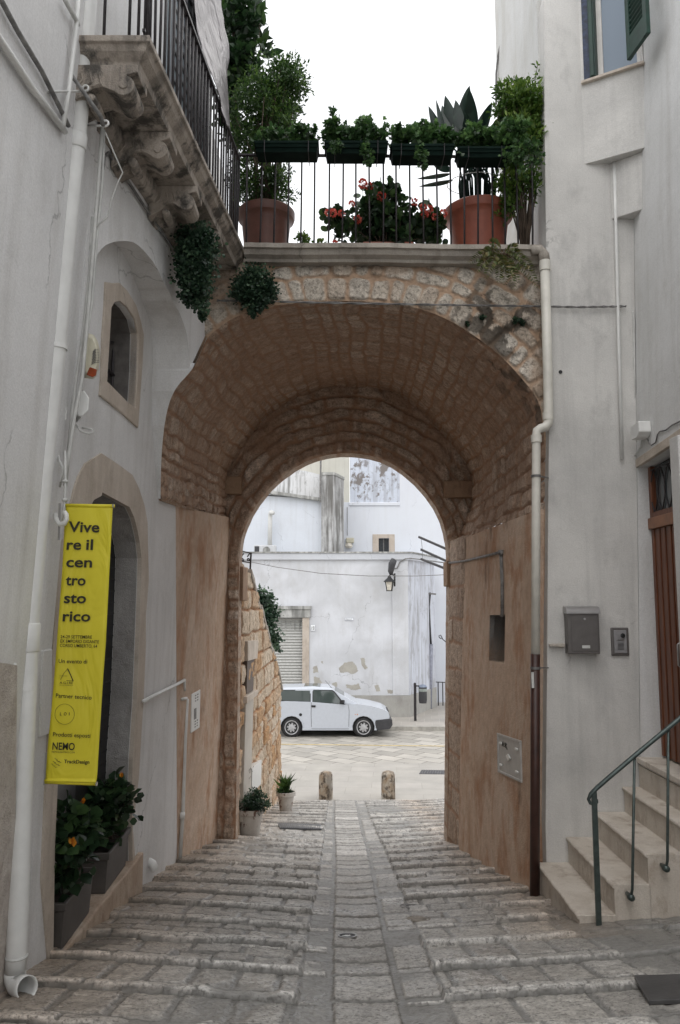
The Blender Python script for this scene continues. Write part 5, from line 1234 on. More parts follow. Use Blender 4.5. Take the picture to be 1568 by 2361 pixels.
strokes('scribble', [((573, 1778), (577, 1772), (576, 1783)), ((578, 1770), (582, 1780)), ((574, 1796), (580, 1788)), ((583, 1770), (585, 1766))], ub, .006, lambda x, y: onS(x, y, .093))
# low stone pillar and black iron scroll railing above it
mb = MB(); P = [PY(563, 1300, 10.6), PY(581, 1330, 10.6)]
ir = thing('scroll_railing', 'black scrolled iron railing end above the rubble wall', 'railing', PY(580, 1312, 10.55))
mb = MB(); mb.bar(PY(579, 1274, 10.55), PY(577, 1312, 10.55), .022); mb.bar(PY(535, 1265, 10.5), PY(580, 1276, 10.55), .014); mb.bar(PY(535, 1290, 10.5), PY(579, 1298, 10.55), .014); mb.build('frame', M_iron, ir)
mb = MB()
for dx in (0, -14):
    pts = [PY(573+dx+3.5*math.cos(t)*(1-t/12), 1290+3.5*math.sin(t)*(1-t/12), 10.55) for t in [k*.6 for k in range(12)]]
    mb.tube([PY(577+dx, 1277, 10.55), PY(575+dx, 1277, 10.55), PY(570+dx, 1284, 10.55)], .009, 5); mb.tube(pts, .009, 5)
mb.build('scrolls', M_iron, ir)
# ---- pots
def pot(name, label, cat, c, r0, r1, h, mat, plants, rim=.02, square=False):
    t = thing(name, label, cat, c)
    MB().lathe([(r0, 0), (r0+(r1-r0)*.78, h*.78), (r1+.0, h*.8), (r1+rim, h*.82), (r1+rim, h), (r1-.01, h), (r1-.02, h*.9)], c, 28).build('pot', mat, t, autos=35)
    MB().lathe([(.01, 0), (r1-.02, .0)], (c[0], c[1], c[2]+h*.9), 24).build('soil', M_soil, t)
    return t
def gz(x, y):
    return CAMZ-1.16-.17*y-.05*min(1, max(0, (16-y)/5))*max(0, 1.5-abs(x-.12))
pA = (PY(576, 1925, 10.45)[0], 10.45, gz(-1.17, 10.45)+.012)
t = pot('potted_shrub', 'chipped white clay pot with a round dark shrub at the foot of the arch pier', 'potted plant', pA, .125, .165, .335, M_whitepot, None)
bush('foliage', L_blue, [(pA[0]+.03, pA[1], pA[2]+.40, .215, .2, .15)], 3000, .028, 'oval', t, 3, clumps=130, spread=.16, stems=(pA[0], pA[1], pA[2]+.3))
pB = (PY(659, 1873, 13.8)[0], 13.8, gz(-.92, 13.8)+.01)
t = pot('potted_yucca', 'pale flared pot with a spiky young plant beside the end of the rubble wall', 'potted plant', pB, .10, .145, .34, M_whitepot, None)
rgn = np.random.default_rng(4); n = 70; an = rgn.random(n)*6.283; el = rgn.uniform(.5, 1.5, n)
pts = np.array(pB)+np.stack([rgn.normal(0, .03, n), rgn.normal(0, .03, n), .32+rgn.random(n)*.12], -1); dd = np.stack([np.cos(an)*np.cos(el), np.sin(an)*np.cos(el), np.sin(el)], -1)
leafcloud('foliage', L_fine, pts, dd, rgn.uniform(.14, .30, n), 'blade', t, rgn)
bush('low_leaves', L_ivy, [(pB[0]-.02, pB[1], pB[2]+.36, .13, .12, .05)], 160, .04, 'round', t, 5)
# bollards
for i, (px, lb) in enumerate(((751, 'rust stained stone bollard left of the drain at the foot of the slope'), (896, 'dark streaked stone bollard right of the drain at the foot of the slope'))):
    c = (PY(px, 1845, 16.55)[0], 16.62, PLZ)
    mb = MB(); mb.lathe([(.143, 0), (.143, .20), (.141, .42), (.137, .48), (.115, .53), (.06, .552), (.01, .556)], c, 26)
    o = mb.build('bollard', M_bollard, None, autos=50); tag(o, lb, 'bollard', 'stone bollards closing the street')
# drain grate and covers in the street
def onG(px, py, off=.02):
    d = ray(px, py); lo, hi = 2, 30
    for _ in range(50):
        m = (lo+hi)/2; k = m/d[1]; x = d[0]*k; zz = CAMZ+d[2]*k
        if m < 16.4:
            i_ = min(max(int(np.searchsorted(SX, x)), 6), len(SX)-7); j_ = min(max(int(np.searchsorted(SY, m)), 4), len(SY)-5); s = float(np.median(SZ[i_-6:i_+7:3, j_-4:j_+5:2]))
        else: s = PLZ
        if zz > s+off: lo = m
        else: hi = m
    k = lo/d[1]; return (d[0]*k, lo, CAMZ+d[2]*k)
def street_quad(name, L, mat, label, cat, off=.035, th=.02, bars=0):
    P = [onG(*q, off) for q in L]; t = None
    mb = MB(); n = len(P); mb.add([(p[0], p[1], p[2]-th) for p in P]+P, [tuple(range(n))[::-1], tuple(range(n, 2*n))]+[(i, (i+1) % n, (i+1) % n+n, i+n) for i in range(n)])
    o = mb.build(name, mat, None, bevel=.003); tag(o, label, cat)
    if bars:
        mb = MB(); A, B, C, D = [Vector(p) for p in P]
        for k in range(1, bars): a = A.lerp(B, k/bars); b = D.lerp(C, k/bars); up = Vector((0, 0, .006)); mb.bar(a+up, b+up, .009)
        mb.build('grate_bars', M_cable, o)
    return o
street_quad('drain_grate', [(640, 1897), (740, 1901), (742, 1911), (646, 1908)], simple('grate_metal', (.15, .155, .165), .5, .3), 'long metal drain grate set in the left half of the slope', 'drain grate', .024, .02, 22)
street_quad('plaza_grate', [(972, 1775), (1040, 1776), (1040, 1785), (966, 1784)], simple('dark_grate', (.06, .06, .065), .5, .3), 'dark drain grate in the plaza beyond the right bollard', 'drain grate', .008, .01, 12)
street_quad('iron_plate', [(1462, 2248), (1600, 2244), (1640, 2302), (1496, 2306)], simple('dark_iron_plate', (.09, .088, .088), .45, .4, .3, 6, .3), 'dark rectangular iron cover plate at the lower right of the street', 'cover', .022, .02)
for (px, py, r, lb, mt) in ((950, 2090, .095, 'round iron manhole cover with rings, higher of the two right of the drain', M_cable), (965, 2119, .085, 'worn pale round cover, lower of the two right of the drain', M_coping)):
    c = onG(px, py, .004); sl = math.atan(.17)
    mb = MB(); mb.lathe([(r, -.04), (r, .004), (r*.93, .006), (r*.90, .0015), (r*.72, .0015), (r*.68, .006), (r*.5, .006), (r*.46, .001), (r*.25, .001), (r*.2, .005), (.004, .005)], (0, 0, 0), 30)
    mb.v = [(c[0]+v[0], c[1]+v[1], c[2]+v[2]-.17*v[1]) for v in mb.v]; o = mb.build('manhole_cover', mt, None); tag(o, lb, 'manhole cover')
c = onG(801, 2158, .006); ml = thing('valve_cover', 'small round silver rimmed cover in the central drain stones', 'cover', c); r = .062
mb = MB(); mb.lathe([(r, -.02), (r, .006), (r*.86, .006), (r*.84, -.005)], (0, 0, 0), 30); mb.v = [(c[0]+v[0], c[1]+v[1], c[2]+v[2]-.17*v[1]) for v in mb.v]; mb.build('rim', M_grey2, ml)
mb = MB(); mb.lathe([(r*.84, -.01), (r*.84, .001), (.003, .002)], (0, 0, 0), 24); mb.v = [(c[0]+v[0], c[1]+v[1], c[2]+v[2]-.17*v[1]) for v in mb.v]; mb.build('lid', M_black, ml)
mb = MB(); mb.plate([[(-.035, -.01), (-.01, .018), (.008, .012), (.018, .02), (.02, -.006), (0, -.022), (-.02, -.012)]], lambda a, b: (c[0]+a, c[1]+b, c[2]-.17*b+.004), lambda a, b: (c[0]+a, c[1]+b, c[2]-.17*b+.0005)); mb.build('paint_mark', M_pvc, ml)

# ---- plaza buildings
YM = 27.5
pm = lambda x, y, Y=YM: PY(x, y, Y)
lh = thing('corner_house', 'low whitewashed corner house with a grey roller shutter behind the car', 'house', (-1, 29, PLZ+.12))
zt = pm(700, 1276)[2]; zc = pm(700, 1291)[2]; xr = pm(942, 1500)[0]; xl = -9.0; xs_, ys_ = 3.62, 30.2
shx0, shx1 = pm(600, 1500)[0], pm(697, 1500)[0]; shz = pm(0, 1424)[2]
mb = MB(); mb.plate([[(xl, -.1), (shx0, -.1), (shx0, shz), (shx1, shz), (shx1, -.1), (xr, -.1), (xr, zc), (xl, zc)]], lambda a, b: (a, YM, b), lambda a, b: (a, YM+.4, b)); mb.build('front_wall', M_far, lh)
MB().hexa([(xr-.001, YM+.001, -.1), (xs_, ys_, -.1), (xs_, 34, -.1), (xr-.3, 34, -.1), (xr-.001, YM+.001, zc), (xs_, ys_, zc), (xs_, 34, zc), (xr-.3, 34, zc)]).build('side_wall', plaster('bluish_stained_wash', (.66, .69, .76), (.58, .60, .66), (.30, .29, .29), .6, .6, 1.0, .2, thr=(.48, .66)), lh)
MB().box(xl, xr-.3, YM+.4, 34, -.1, zc).build('house_mass', M_far, lh)
mb = MB(); mb.hexa([(xl, YM-.10, zc), (xr+.08, YM-.10, zc), (xs_+.1, ys_, zc), (xl, 34, zc), (xl, YM-.16, zt), (xr+.12, YM-.16, zt), (xs_+.15, ys_, zt), (xl, 34, zt)]); mb.build('cornice', M_far2, lh, bevel=.02)
mb = MB(); mb.hexa([(xl, YM-.20, zt), (xr+.15, YM-.20, zt), (xs_+.19, ys_, zt), (xl, 34, zt), (xl, YM-.20, zt+.05), (xr+.15, YM-.20, zt+.05), (xs_+.19, ys_, zt+.05), (xl, 34, zt+.05)]); mb.build('roof_edge', M_far3, lh)
xp0 = pm(905, 1500)[0]; MB().box(xp0, xr+.002, YM-.05, YM+.02, pm(0, 1603)[2]+.001, zc-.002).build('corner_pilaster', M_far, lh, bevel=.01)
x0 = pm(760, 1600)[0]; M_plinth = plaster('grey_plinth_stone', (.44, .43, .40), (.36, .35, .33), (.22, .21, .19), .4, .3, 1.5, .4)
mb = MB(); mb.box(x0, xr+.03, YM-.07, YM+.02, -.1, pm(0, 1603)[2]); mb.hexa([(xr+.031, YM-.06, -.1), (xs_+.03, ys_, -.1), (xs_, ys_+.1, -.1), (xr-.1, YM+.1, -.1), (xr+.031, YM-.06, pm(0, 1603)[2]), (xs_+.03, ys_, pm(0, 1603)[2]), (xs_, ys_+.1, pm(0, 1603)[2]), (xr-.1, YM+.1, pm(0, 1603)[2])]); mb.build('plinth', M_plinth, lh)
# roller shutter: corrugated sheet, jamb, stained lintel
mb = MB(); N = 34; zb = PLZ+.14; vs = []
for k in range(N*4+1):
    zz = zb+(shz-zb)*k/(N*4); o_ = [0, .012, .028, .012][k % 4]; vs += [(shx0, YM+.16-o_, zz), (shx1, YM+.16-o_, zz)]
mb.add(vs, [(2*k, 2*k+1, 2*k+3, 2*k+2) for k in range(N*4)]); shu = mb.build('roller_shutter', M_shutter, lh)
mb = MB()
for k in range(9): x = shx1-.12-k*.16; mb.box(x, x+.025, YM+.10, YM+.125, shz-.42, shz-.12)
mb.build('shutter_slots', M_far3, shu)
MB().box(shx1, pm(713, 1500)[0], YM-.04, YM+.2, PLZ+.12, shz).build('shutter_jamb', M_limestone, lh, bevel=.01)
mb = MB(); mb.box(shx0, pm(716, 1500)[0], YM-.09, YM+.01, shz, pm(0, 1405)[2]); mb.box(shx0, pm(718, 1500)[0], YM-.13, YM+.01, pm(0, 1405)[2], pm(0, 1397)[2]); mb.build('shutter_lintel', M_far3, lh, bevel=.01)
a = pm(716, 1455); b = pm(727, 1440)
hn = thing('number_plate', 'small white house number plate beside the roller shutter', 'number plate', (a[0], YM-.01, a[2])); MB().box(a[0], b[0], YM-.02, YM, a[2], b[2]).build('plate', simple('grey_tile', (.45, .46, .5), .4), hn)
MB().box(a[0]+.012, b[0]-.012, YM-.023, YM-.019, a[2]+.012, b[2]-.012).build('panel', simple('white_tile', (.78, .8, .84), .4), hn)
text_obj('number', [('13', 718.5, 1451.5, 724.5, 1451.5, 7)], hn, .01, mapf=lambda x, y: PY(x, y, YM-.026))
a = pm(795, 1431); b = pm(815, 1424); sg = thing('street_sign', 'small flat marble street name sign on the corner house wall', 'sign', (a[0], YM-.01, a[2])); MB().box(a[0], b[0], YM-.02, YM, a[2], b[2]).build('frame', simple('sign_grey', (.40, .42, .46), .5), sg)
MB().box(a[0]+.01, b[0]-.01, YM-.023, YM-.019, a[2]+.02, b[2]-.01).build('panel', simple('sign_white', (.75, .77, .8), .5), sg)
strokes('lettering', [((797+k*1.5, 1427.6), (797.9+k*1.5, 1427.4), .012) for k in range(10)], sg, .012, lambda x, y: PY(x, y, YM-.025))
# flaking plaster patches: bare render showing where the wash has come off
rg = random.Random(41)
def flake(pts, nm='bare_patch'):
    P = []
    for i in range(len(pts)):
        a = pts[i]; b = pts[(i+1) % len(pts)]
        for k in range(8): t_ = k/8; P.append((a[0]*(1-t_)+b[0]*t_+rg.uniform(-1.1, 1.1), a[1]*(1-t_)+b[1]*t_+rg.uniform(-1.1, 1.1)))
    mb = MB(); mb.plate([[(pm(*p)[0], pm(*p)[2]) for p in P]], lambda a, b: (a, YM-.004, b), lambda a, b: (a, YM+.01, b)); return mb.build(nm, M_bare, lh)
M_bare = plaster('bare_render', (.47, .45, .40), (.40, .38, .34), (.3, .28, .24), .5, .2, 3, .3)
for L in ([(781, 1540), (795, 1528), (812, 1524), (822, 1535), (826, 1547), (815, 1554), (800, 1550), (784, 1551)], [(831, 1517), (841, 1517), (843, 1532), (848, 1540), (840, 1544), (833, 1533)], [(722, 1537), (731, 1535), (735, 1550), (722, 1551)], [(724, 1560), (736, 1562), (742, 1576), (750, 1580), (760, 1583), (748, 1587), (724, 1585)], [(797, 1578), (812, 1580), (828, 1576), (832, 1588), (815, 1592), (800, 1586)], [(765, 1575), (776, 1573), (778, 1582), (768, 1584)], [(863, 1580), (872, 1578), (878, 1593), (868, 1595)], [(740, 1526), (745, 1524), (744, 1530)], [(913, 1536), (917, 1545), (914, 1556), (910, 1550)], [(926, 1548), (934, 1540), (933, 1560), (928, 1566)], [(893, 1590), (908, 1592), (906, 1599), (894, 1599)]): flake(L)
# roof things
M_ac = simple('pale_metal_unit', (.55, .56, .57), .5, var=.08)
Yr = 28.6; a = pm(585, 1276, Yr); b = pm(636, 1257, Yr); ac = thing('air_conditioner', 'white air conditioner unit on the flat roof of the corner house', 'air conditioner', (a[0], Yr, zt+.05))
MB().box(a[0], b[0], Yr, Yr+.35, zt+.05, b[2]).build('housing', M_ac, ac, bevel=.02)
mb = MB(); mb.lathe([(.13, 0), (.13, -.02), (.115, -.02), (.11, -.004)], ((a[0]*.42+b[0]*.58), Yr, (zt+.05+b[2])/2-.02), 22, 'y'); mb.build('fan_ring', M_far3, ac); MB().box(a[0]+.03, a[0]+.2, Yr-.004, Yr+.01, zt+.12, b[2]-.04).build('dark_panel', M_bumper, ac)
vp = [PY(622, 1272, 29.6), PY(623, 1195, 29.6), PY(623, 1186, 29.6), PY(625, 1181, 29.5), PY(629, 1183, 29.3)]
single(MB().tube(vp, .085, 12), 'vent_pipe', M_pvc, 'white vent pipe standing against the wall above the flat roof', 'pipe', smooth=True)
ub = thing('terrace_house', 'white house with a stained parapet stepping up behind the flat roof', 'house', (-2, 31, 4))
YA = 29.8; pa = lambda x, y: PY(x, y, YA)
mb = MB(); mb.plate([[(-9, 3), (pa(741, 1200)[0], 3), (pa(741, 1150)[0], pa(741, 1150)[2]), (-9, pa(560, 1120)[2])]], lambda a, b: (a, YA+.12, b), lambda a, b: (a, YA+2, b)); mb.build('wall', plaster('cool_white_wash', (.74, .78, .84), (.68, .71, .76), (.5, .5, .5), .2, .3, .5, .1), ub)
mb = MB(); mb.plate([[(-9, pa(560, 1110)[2]), (pa(739, 1150)[0], pa(739, 1150)[2]), (pa(741, 1095)[0], pa(741, 1095)[2]), (pa(702, 1085)[0], pa(702, 1085)[2]), (-9, pa(560, 1060)[2])]], lambda a, b: (a, YA, b), lambda a, b: (a, YA+.9, b)); mb.build('parapet', M_far3w if False else plaster('stained_white_parapet', (.72, .73, .74), (.60, .60, .60), (.16, .155, .14), .7, .8, .9, .3, thr=(.50, .66)), ub)
mb = MB(); A = [pa(600, 1132), pa(739, 1152)]; mb.bar((A[0][0]-3, YA-.03, A[0][2]+.42), (A[1][0], YA-.03, A[1][2]), .22, .13); mb.build('ledge', M_far3, ub, bevel=.02)
tw_ = thing('stained_pillar', 'tall grey streaked chimney block rising behind the flat roof', 'pillar', (0, 29.6, 4))
a = pa(741, 1200)[0]; b = pa(770, 1200)[0]; c = PY(793, 1200, 29.9)[0]
MB().hexa([(a+.003, YA-.2, 3), (b, YA-.2, 3), (c, YA+.3, 3), (a+.003, YA+1, 3), (a+.003, YA-.2, pa(0, 1094)[2]), (b, YA-.2, pa(0, 1094)[2]), (c, YA+.3, pa(0, 1102)[2]), (a+.003, YA+1, pa(0, 1094)[2])]).build('shaft', plaster('streaked_grey_render', (.60, .60, .60), (.42, .42, .42), (.17, .165, .155), .5, 1.0, .9, .3, thr=(.42, .60)), tw_)
MB().hexa([(a-.03, YA-.24, pa(0, 1097)[2]), (b+.02, YA-.24, pa(0, 1097)[2]), (c+.03, YA+.28, pa(0, 1104)[2]), (a, YA+1, pa(0, 1097)[2]), (a-.03, YA-.24, pa(0, 1091)[2]), (b+.02, YA-.24, pa(0, 1091)[2]), (c+.03, YA+.28, pa(0, 1098)[2]), (a, YA+1, pa(0, 1091)[2])]).build('cap', M_far3, tw_)
MB().tube([PY(738.5, 1158, 29.5), PY(740, 1030, 29.5)], .035, 8).build('mast', M_cable, tw_)
cb = thing('cream_house', 'plain cream rendered house wall far behind the stained pillar', 'house', (0, 36, 4)); MB().box(-8, PY(806, 1100, 36)[0], 36, 40, 0, 14).build('wall', M_far4, cb)
YEe = 31.5; pe = lambda x, y: PY(x, y, YEe)
wh = thing('tall_white_house', 'tall bright white house with a small stone framed window and peeling blue panel', 'house', (3, 32, 4))
x0, x1 = pe(790, 1200)[0], 12.0; wx0, wx1, wz1 = pe(873, 1250)[0], pe(897, 1250)[0], pe(0, 1241)[2]; wz0 = wz1-1.0
dz = pe(0, 1158)[2]; dx0, dx1 = pe(807, 1100)[0], pe(921, 1100)[0]
mb = MB(); mb.plate([[(x0, 0), (x1, 0), (x1, 13), (dx1, 13), (dx1, dz), (x0, dz)], [(wx0, wz0), (wx0, wz1), (wx1, wz1), (wx1, wz0)]], lambda a, b: (a, YEe, b), lambda a, b: (a, YEe+.3, b)); mb.build('front_wall', M_far2, wh)
MB().box(x0, x1, YEe+.31, 38, 0, dz).build('house_mass', M_far2, wh)
MB().box(dx0, dx1-.002, YEe+.02, YEe+.3, dz, 13).build('peeling_panel', M_peel, wh)
MB().box(dx1, x1, YEe+.31, 38, dz, 13).build('upper_mass', M_far2, wh)
MB().box(dx0-.05, dx1, YEe-.05, YEe+.03, dz-.14, dz-.005).build('sill_band', M_far2, wh, bevel=.02)
fr0, fr1, frz = pe(859, 1250)[0], pe(910, 1250)[0], pe(0, 1232)[2]
mb = MB(); mb.plate([[(fr0, wz0-.2), (fr1, wz0-.2), (fr1, frz), (fr0, frz)], [(wx0, wz0), (wx0, wz1), (wx1, wz1), (wx1, wz0)]], lambda a, b: (a, YEe-.03, b), lambda a, b: (a, YEe-.002, b)); wn = mb.build('window', M_limestone, wh, bevel=.01)
MB().box(wx0, wx1, YEe+.18, YEe+.2, wz0, wz1).build('pane', simple('dark_pane', (.03, .035, .04), .2), wn); MB().box((wx0+wx1)/2-.02, (wx0+wx1)/2+.02, YEe+.16, YEe+.18, wz0, wz1).build('frame', M_cable, wn)
a = pe(798, 1253); b = pe(816, 1241); fl = thing('floodlight', 'pale floodlight box on the tall white house wall', 'floodlight', (a[0], YEe-.2, a[2]))
MB().box(a[0], b[0], YEe-.28, YEe-.02, a[2], b[2]).build('housing', M_cream, fl, bevel=.03); MB().lathe([(.12, 0), (.16, -.12), (.10, -.2)], ((a[0]+b[0])/2-.05, YEe-.15, a[2]), 14).build('shade', M_lampl, fl); MB().tube([(a[0]+.05, YEe-.05, b[2]+.1), (a[0]+.05, YEe-.02, dz-.2)], .012, 5).build('cable', M_cable, fl)
# low white house at the far right with a stone framed door
rr = thing('side_house', 'white side house with a stone framed doorway beyond the litter bin', 'house', (6, 34, .1)); Y3 = 33.5; p3 = lambda x, y: PY(x, y, Y3)
MB().box(p3(996, 1500)[0], 14, Y3, 40, 0, p3(0, 1381)[2]).build('wall', M_far2, rr); MB().box(p3(996, 1500)[0]-.05, 14, Y3-.08, Y3+.2, p3(0, 1381)[2], p3(0, 1376)[2]).build('cornice', M_far3, rr)
mb = MB(); mb.box(p3(1003, 1500)[0], p3(1013, 1500)[0], Y3-.05, Y3+.02, p3(0, 1570)[2], p3(0, 1470)[2]); mb.build('door_frame', M_limestone, rr, bevel=.01)
MB().box(p3(994, 1500)[0], p3(1003, 1500)[0]-.003, Y3-.02, Y3+.02, p3(0, 1570)[2], p3(0, 1480)[2]).build('doorway', M_hole, rr)
MB().box(PY(1001, 1300, 33)[0], PY(1010, 1300, 33)[0], 33.02, 33.4, p3(0, 1380)[2], p3(0, 1312)[2]).build('stone_post', M_limestone, rr, bevel=.02)
# street lamp on the pilaster
Yl = YM-.5; L0 = lambda x, y: PY(x, y, Yl)
sl = thing('street_lamp', 'wall mounted lantern with a frosted tapered glass on the corner pilaster', 'street lamp', L0(898, 1362))
c = L0(898, 1362); s_ = Yl/F
mb = MB(); mb.lathe([(.105, 0), (.17, .30)], (c[0], Yl, c[2]), 4); mb.v = [((v[0]-c[0])*math.cos(.6)-(v[1]-Yl)*math.sin(.6)+c[0], (v[0]-c[0])*math.sin(.6)+(v[1]-Yl)*math.cos(.6)+Yl, v[2]) for v in mb.v]; mb.build('lantern_glass', M_lampl, sl)
mb = MB()
for k in range(4):
    t_ = k*math.pi/2+.6; mb.bar((c[0]+.108*math.cos(t_), Yl+.108*math.sin(t_), c[2]), (c[0]+.175*math.cos(t_), Yl+.175*math.sin(t_), c[2]+.30), .022)
mb.lathe([(.11, -.015), (.11, .012)], (c[0], Yl, c[2]), 12); mb.lathe([(.20, .30), (.19, .33), (.07, .44), (.05, .50), (.02, .53)], (c[0], Yl, c[2]), 16); mb.build('lantern_frame', M_black, sl)
mb = MB(); mb.tube([L0(910, 1352), L0(910, 1322)], .03, 8); mb.tube([(c[0], Yl, c[2]+.5), L0(901, 1324), L0(909, 1326), PY(911, 1330, YM)], .022, 8); mb.build('bracket', M_black, sl, smooth=True)
mb = MB(); mb.tube([L0(902, 1326), L0(901, 1318), L0(904, 1300), L0(909, 1290), L0(910, 1289)], [.05, .10, .13, .11, .03], 10); mb.build('sensor_hood', M_bumper, sl, smooth=True)
# wires on the plaza
single(MB().tube([pm(905, 1312, YM-.06), pm(916, 1310, YM-.06), pm(922, 1296, YM-.08), pm(935, 1288, YM-.1), pm(944, 1287, YM-.1), PY(985, 1292, 27), PY(1036, 1299, 24)], .022, 6), 'lamp_cable', M_cable, 'grey cable looping from the street lamp around the house corner', 'cable', smooth=True)
single(MB().tube([PY(580, 1296, 26.6), PY(640, 1308, 26.6), PY(740, 1322, 26.7), PY(850, 1328, 26.8), PY(960, 1328, 26.6), PY(1050, 1324, 26)], .011, 4), 'overhead_wire', M_cable, 'thin sagging wire across the front of the corner house', 'wire')
ps = lambda x, y: PY(x, y, 29.6)
dpl = thing('plaza_downpipe', 'grey blue downpipe with a kinked cable above it by the litter bin', 'drainpipe', ps(994, 1640))
MB().tube([ps(994, 1485), ps(993, 1560), ps(991, 1640)], .075, 12).build('pipe', simple('blue_grey_pipe', (.25, .26, .31), .5), dpl, smooth=True); MB().tube([ps(994, 1487), ps(991, 1440), ps(989, 1400), ps(992, 1366)], .035, 8).build('upper_cable', M_bumper, dpl, smooth=True)
MB().bar(ps(982, 1368), ps(1005, 1370), .10, .06).build('top_bracket', M_cable, dpl)
# litter bin
Yb2 = 26.6; pb_ = lambda x, y: PY(x, y, Yb2); lb_ = thing('litter_bin', 'dark litter bin on a post with a blue grey rain hood', 'litter bin', (pb_(957, 1645)[0], Yb2, PLZ+.12))
mb = MB(); x = pb_(957, 1600)[0]; mb.tube([(x, Yb2, PLZ+.10), (x, Yb2, pb_(0, 1577)[2])], .045, 10); mb.lathe([(.05, 0), (.03, .04)], (x, Yb2, pb_(0, 1577)[2]), 10); mb.build('post', M_iron, lb_)
x2 = pb_(975, 1600)[0]; r = (pb_(984, 1600)[0]-pb_(965, 1600)[0])/2
MB().lathe([(r*.88, 0), (r, .1), (r, .52), (r*.95, .54)], (x2, Yb2, pb_(0, 1621)[2]), 18).build('bin', M_bumper, lb_, autos=40); MB().lathe([(r*1.04, 0), (r*1.04, .09)], (x2, Yb2, pb_(0, 1594)[2]), 18).build('rim', simple('grey_green_rim', (.25, .28, .26), .5), lb_, autos=40)
MB().lathe([(r*1.1, 0), (r*.8, .06), (.02, .09)], (x2, Yb2, pb_(0, 1584)[2]), 18).build('hood', simple('blue_grey_hood', (.16, .19, .25), .4), lb_, autos=60); MB().bar((x, Yb2, pb_(0, 1583)[2]+.02), (x2, Yb2, pb_(0, 1583)[2]+.02), .04).build('hood_arm', M_iron, lb_)
# railing at the far right
Yq = 30.5; pq = lambda x, y: PY(x, y, Yq); rl3 = thing('plaza_railing', 'low dark iron railing beyond the litter bin', 'railing', pq(1015, 1635))
zt3, zb3 = pq(0, 1572)[2], pq(0, 1636)[2]; mb = MB(); mb.bar((pq(997, 1600)[0], Yq, zt3), (pq(1060, 1600)[0], Yq, zt3-.05), .05, .03); mb.build('rail', M_iron, rl3)
for x in (1000, 1010.5, 1021, 1031, 1041, 1051): MB().tube([(pq(x, 1600)[0], Yq, zb3-.1), (pq(x, 1600)[0], Yq, zt3)], .022, 6).build('baluster', M_iron, rl3)
single(MB().tube([pq(1018, 1473), pq(1013, 1470), pq(1012, 1466), pq(1016, 1464), pq(1021, 1474), pq(1029, 1481), pq(1040, 1484)], .02, 6), 'iron_curl', M_iron, 'curled iron lamp arm over the low railing', 'bracket', smooth=True)
# clothes rods on the outside of the arch
for i, (a, b, lb) in enumerate((((966, 1238), (1046, 1273), 'topmost of three black rods leaning out beyond the arch'), ((971, 1267), (1046, 1301), 'middle of three black rods leaning out beyond the arch'), ((971, 1289), (1040, 1316), 'lowest of three black rods leaning out beyond the arch'))):
    single(MB().bar(PY(*a, 11.1), PY(*b, 10.12), .022, .03), 'awning_rod', M_iron, lb, 'rod', 'black rods beyond the arch')
single(MB().tube([PY(971, 1240, 11.1), PY(974, 1268, 11.1), PY(974, 1290, 11.1)], .003, 4), 'rod_cord', M_cable, 'thin cord joining the outer ends of the three rods', 'cord')
# tree behind the rubble wall
tc = (PX(612, 1440, -1.95)); fy = 15.2; X0 = PY(610, 1430, fy)[0]
tr_ = thing('evergreen_tree', 'small glossy evergreen tree leaning over the rubble wall', 'tree', (X0-.3, fy, .6))
B = [(PY(605, 1405, fy)[0], fy, PY(605, 1405, fy)[2], .27, .3, .36), (PY(628, 1445, fy)[0], fy, PY(628, 1445, fy)[2], .19, .3, .36), (PY(595, 1375, fy)[0], fy, PY(595, 1378, fy)[2], .14, .2, .16), (PY(636, 1480, fy)[0], fy, PY(630, 1486, fy)[2], .09, .2, .14)]
bush('crown', L_blue, B, 2600, .075, 'oval', tr_, 8, clumps=90, spread=.32, droop=.6)
mb = MB(); mb.tube([(X0-.35, fy, 0), (X0-.3, fy, 1.4), (X0-.1, fy, 2.6), (X0, fy, 3.6)], [.06, .05, .04, .02], 8); mb.tube([(X0-.25, fy, 2.0), (X0+.1, fy, 2.9)], [.03, .015], 6); mb.build('trunk', M_bark, tr_, smooth=True)

# ================================================================== THE CAR
Yc = 24.1; cx0 = PY(672, 1697, Yc)[0]; CW = 1.50
car = thing('parked_car', 'small white three door hatchback parked in front of the corner house', 'car', (cx0+1.1, Yc+.75, PLZ))
def CP(x, y, z_): return (cx0+x, Yc+y, PLZ+z_)
def arc(cx, r, a0, a1, n=10, cz=.28): return [(cx+r*math.cos(R(a0+(a1-a0)*k/n)), cz+r*math.sin(R(a0+(a1-a0)*k/n))) for k in range(n+1)]
prof = [(-.56, .33), (-.60, .50), (-.595, .72), (-.555, 1.02), (-.2, 1.055), (.6, 1.03), (1.55, .955), (1.98, .975), (2.35, .925), (2.75, .82), (2.90, .73), (2.935, .58), (2.95, .40), (2.90, .26), (2.52, .20)]+arc(2.16, .335, -14, 194)+[(1.7, .20), (.45, .20)]+arc(0, .335, -14, 194)+[(-.45, .25)]
def inset(x): return 0.0
mb = MB(); mb.plate([prof], lambda a, b: CP(a, 0, b), lambda a, b: CP(a, CW, b)); body = mb.build('body', M_carw, car, bevel=.035)
body.modifiers['bev'].segments = 3; body.modifiers['bev'].angle_limit = R(50)
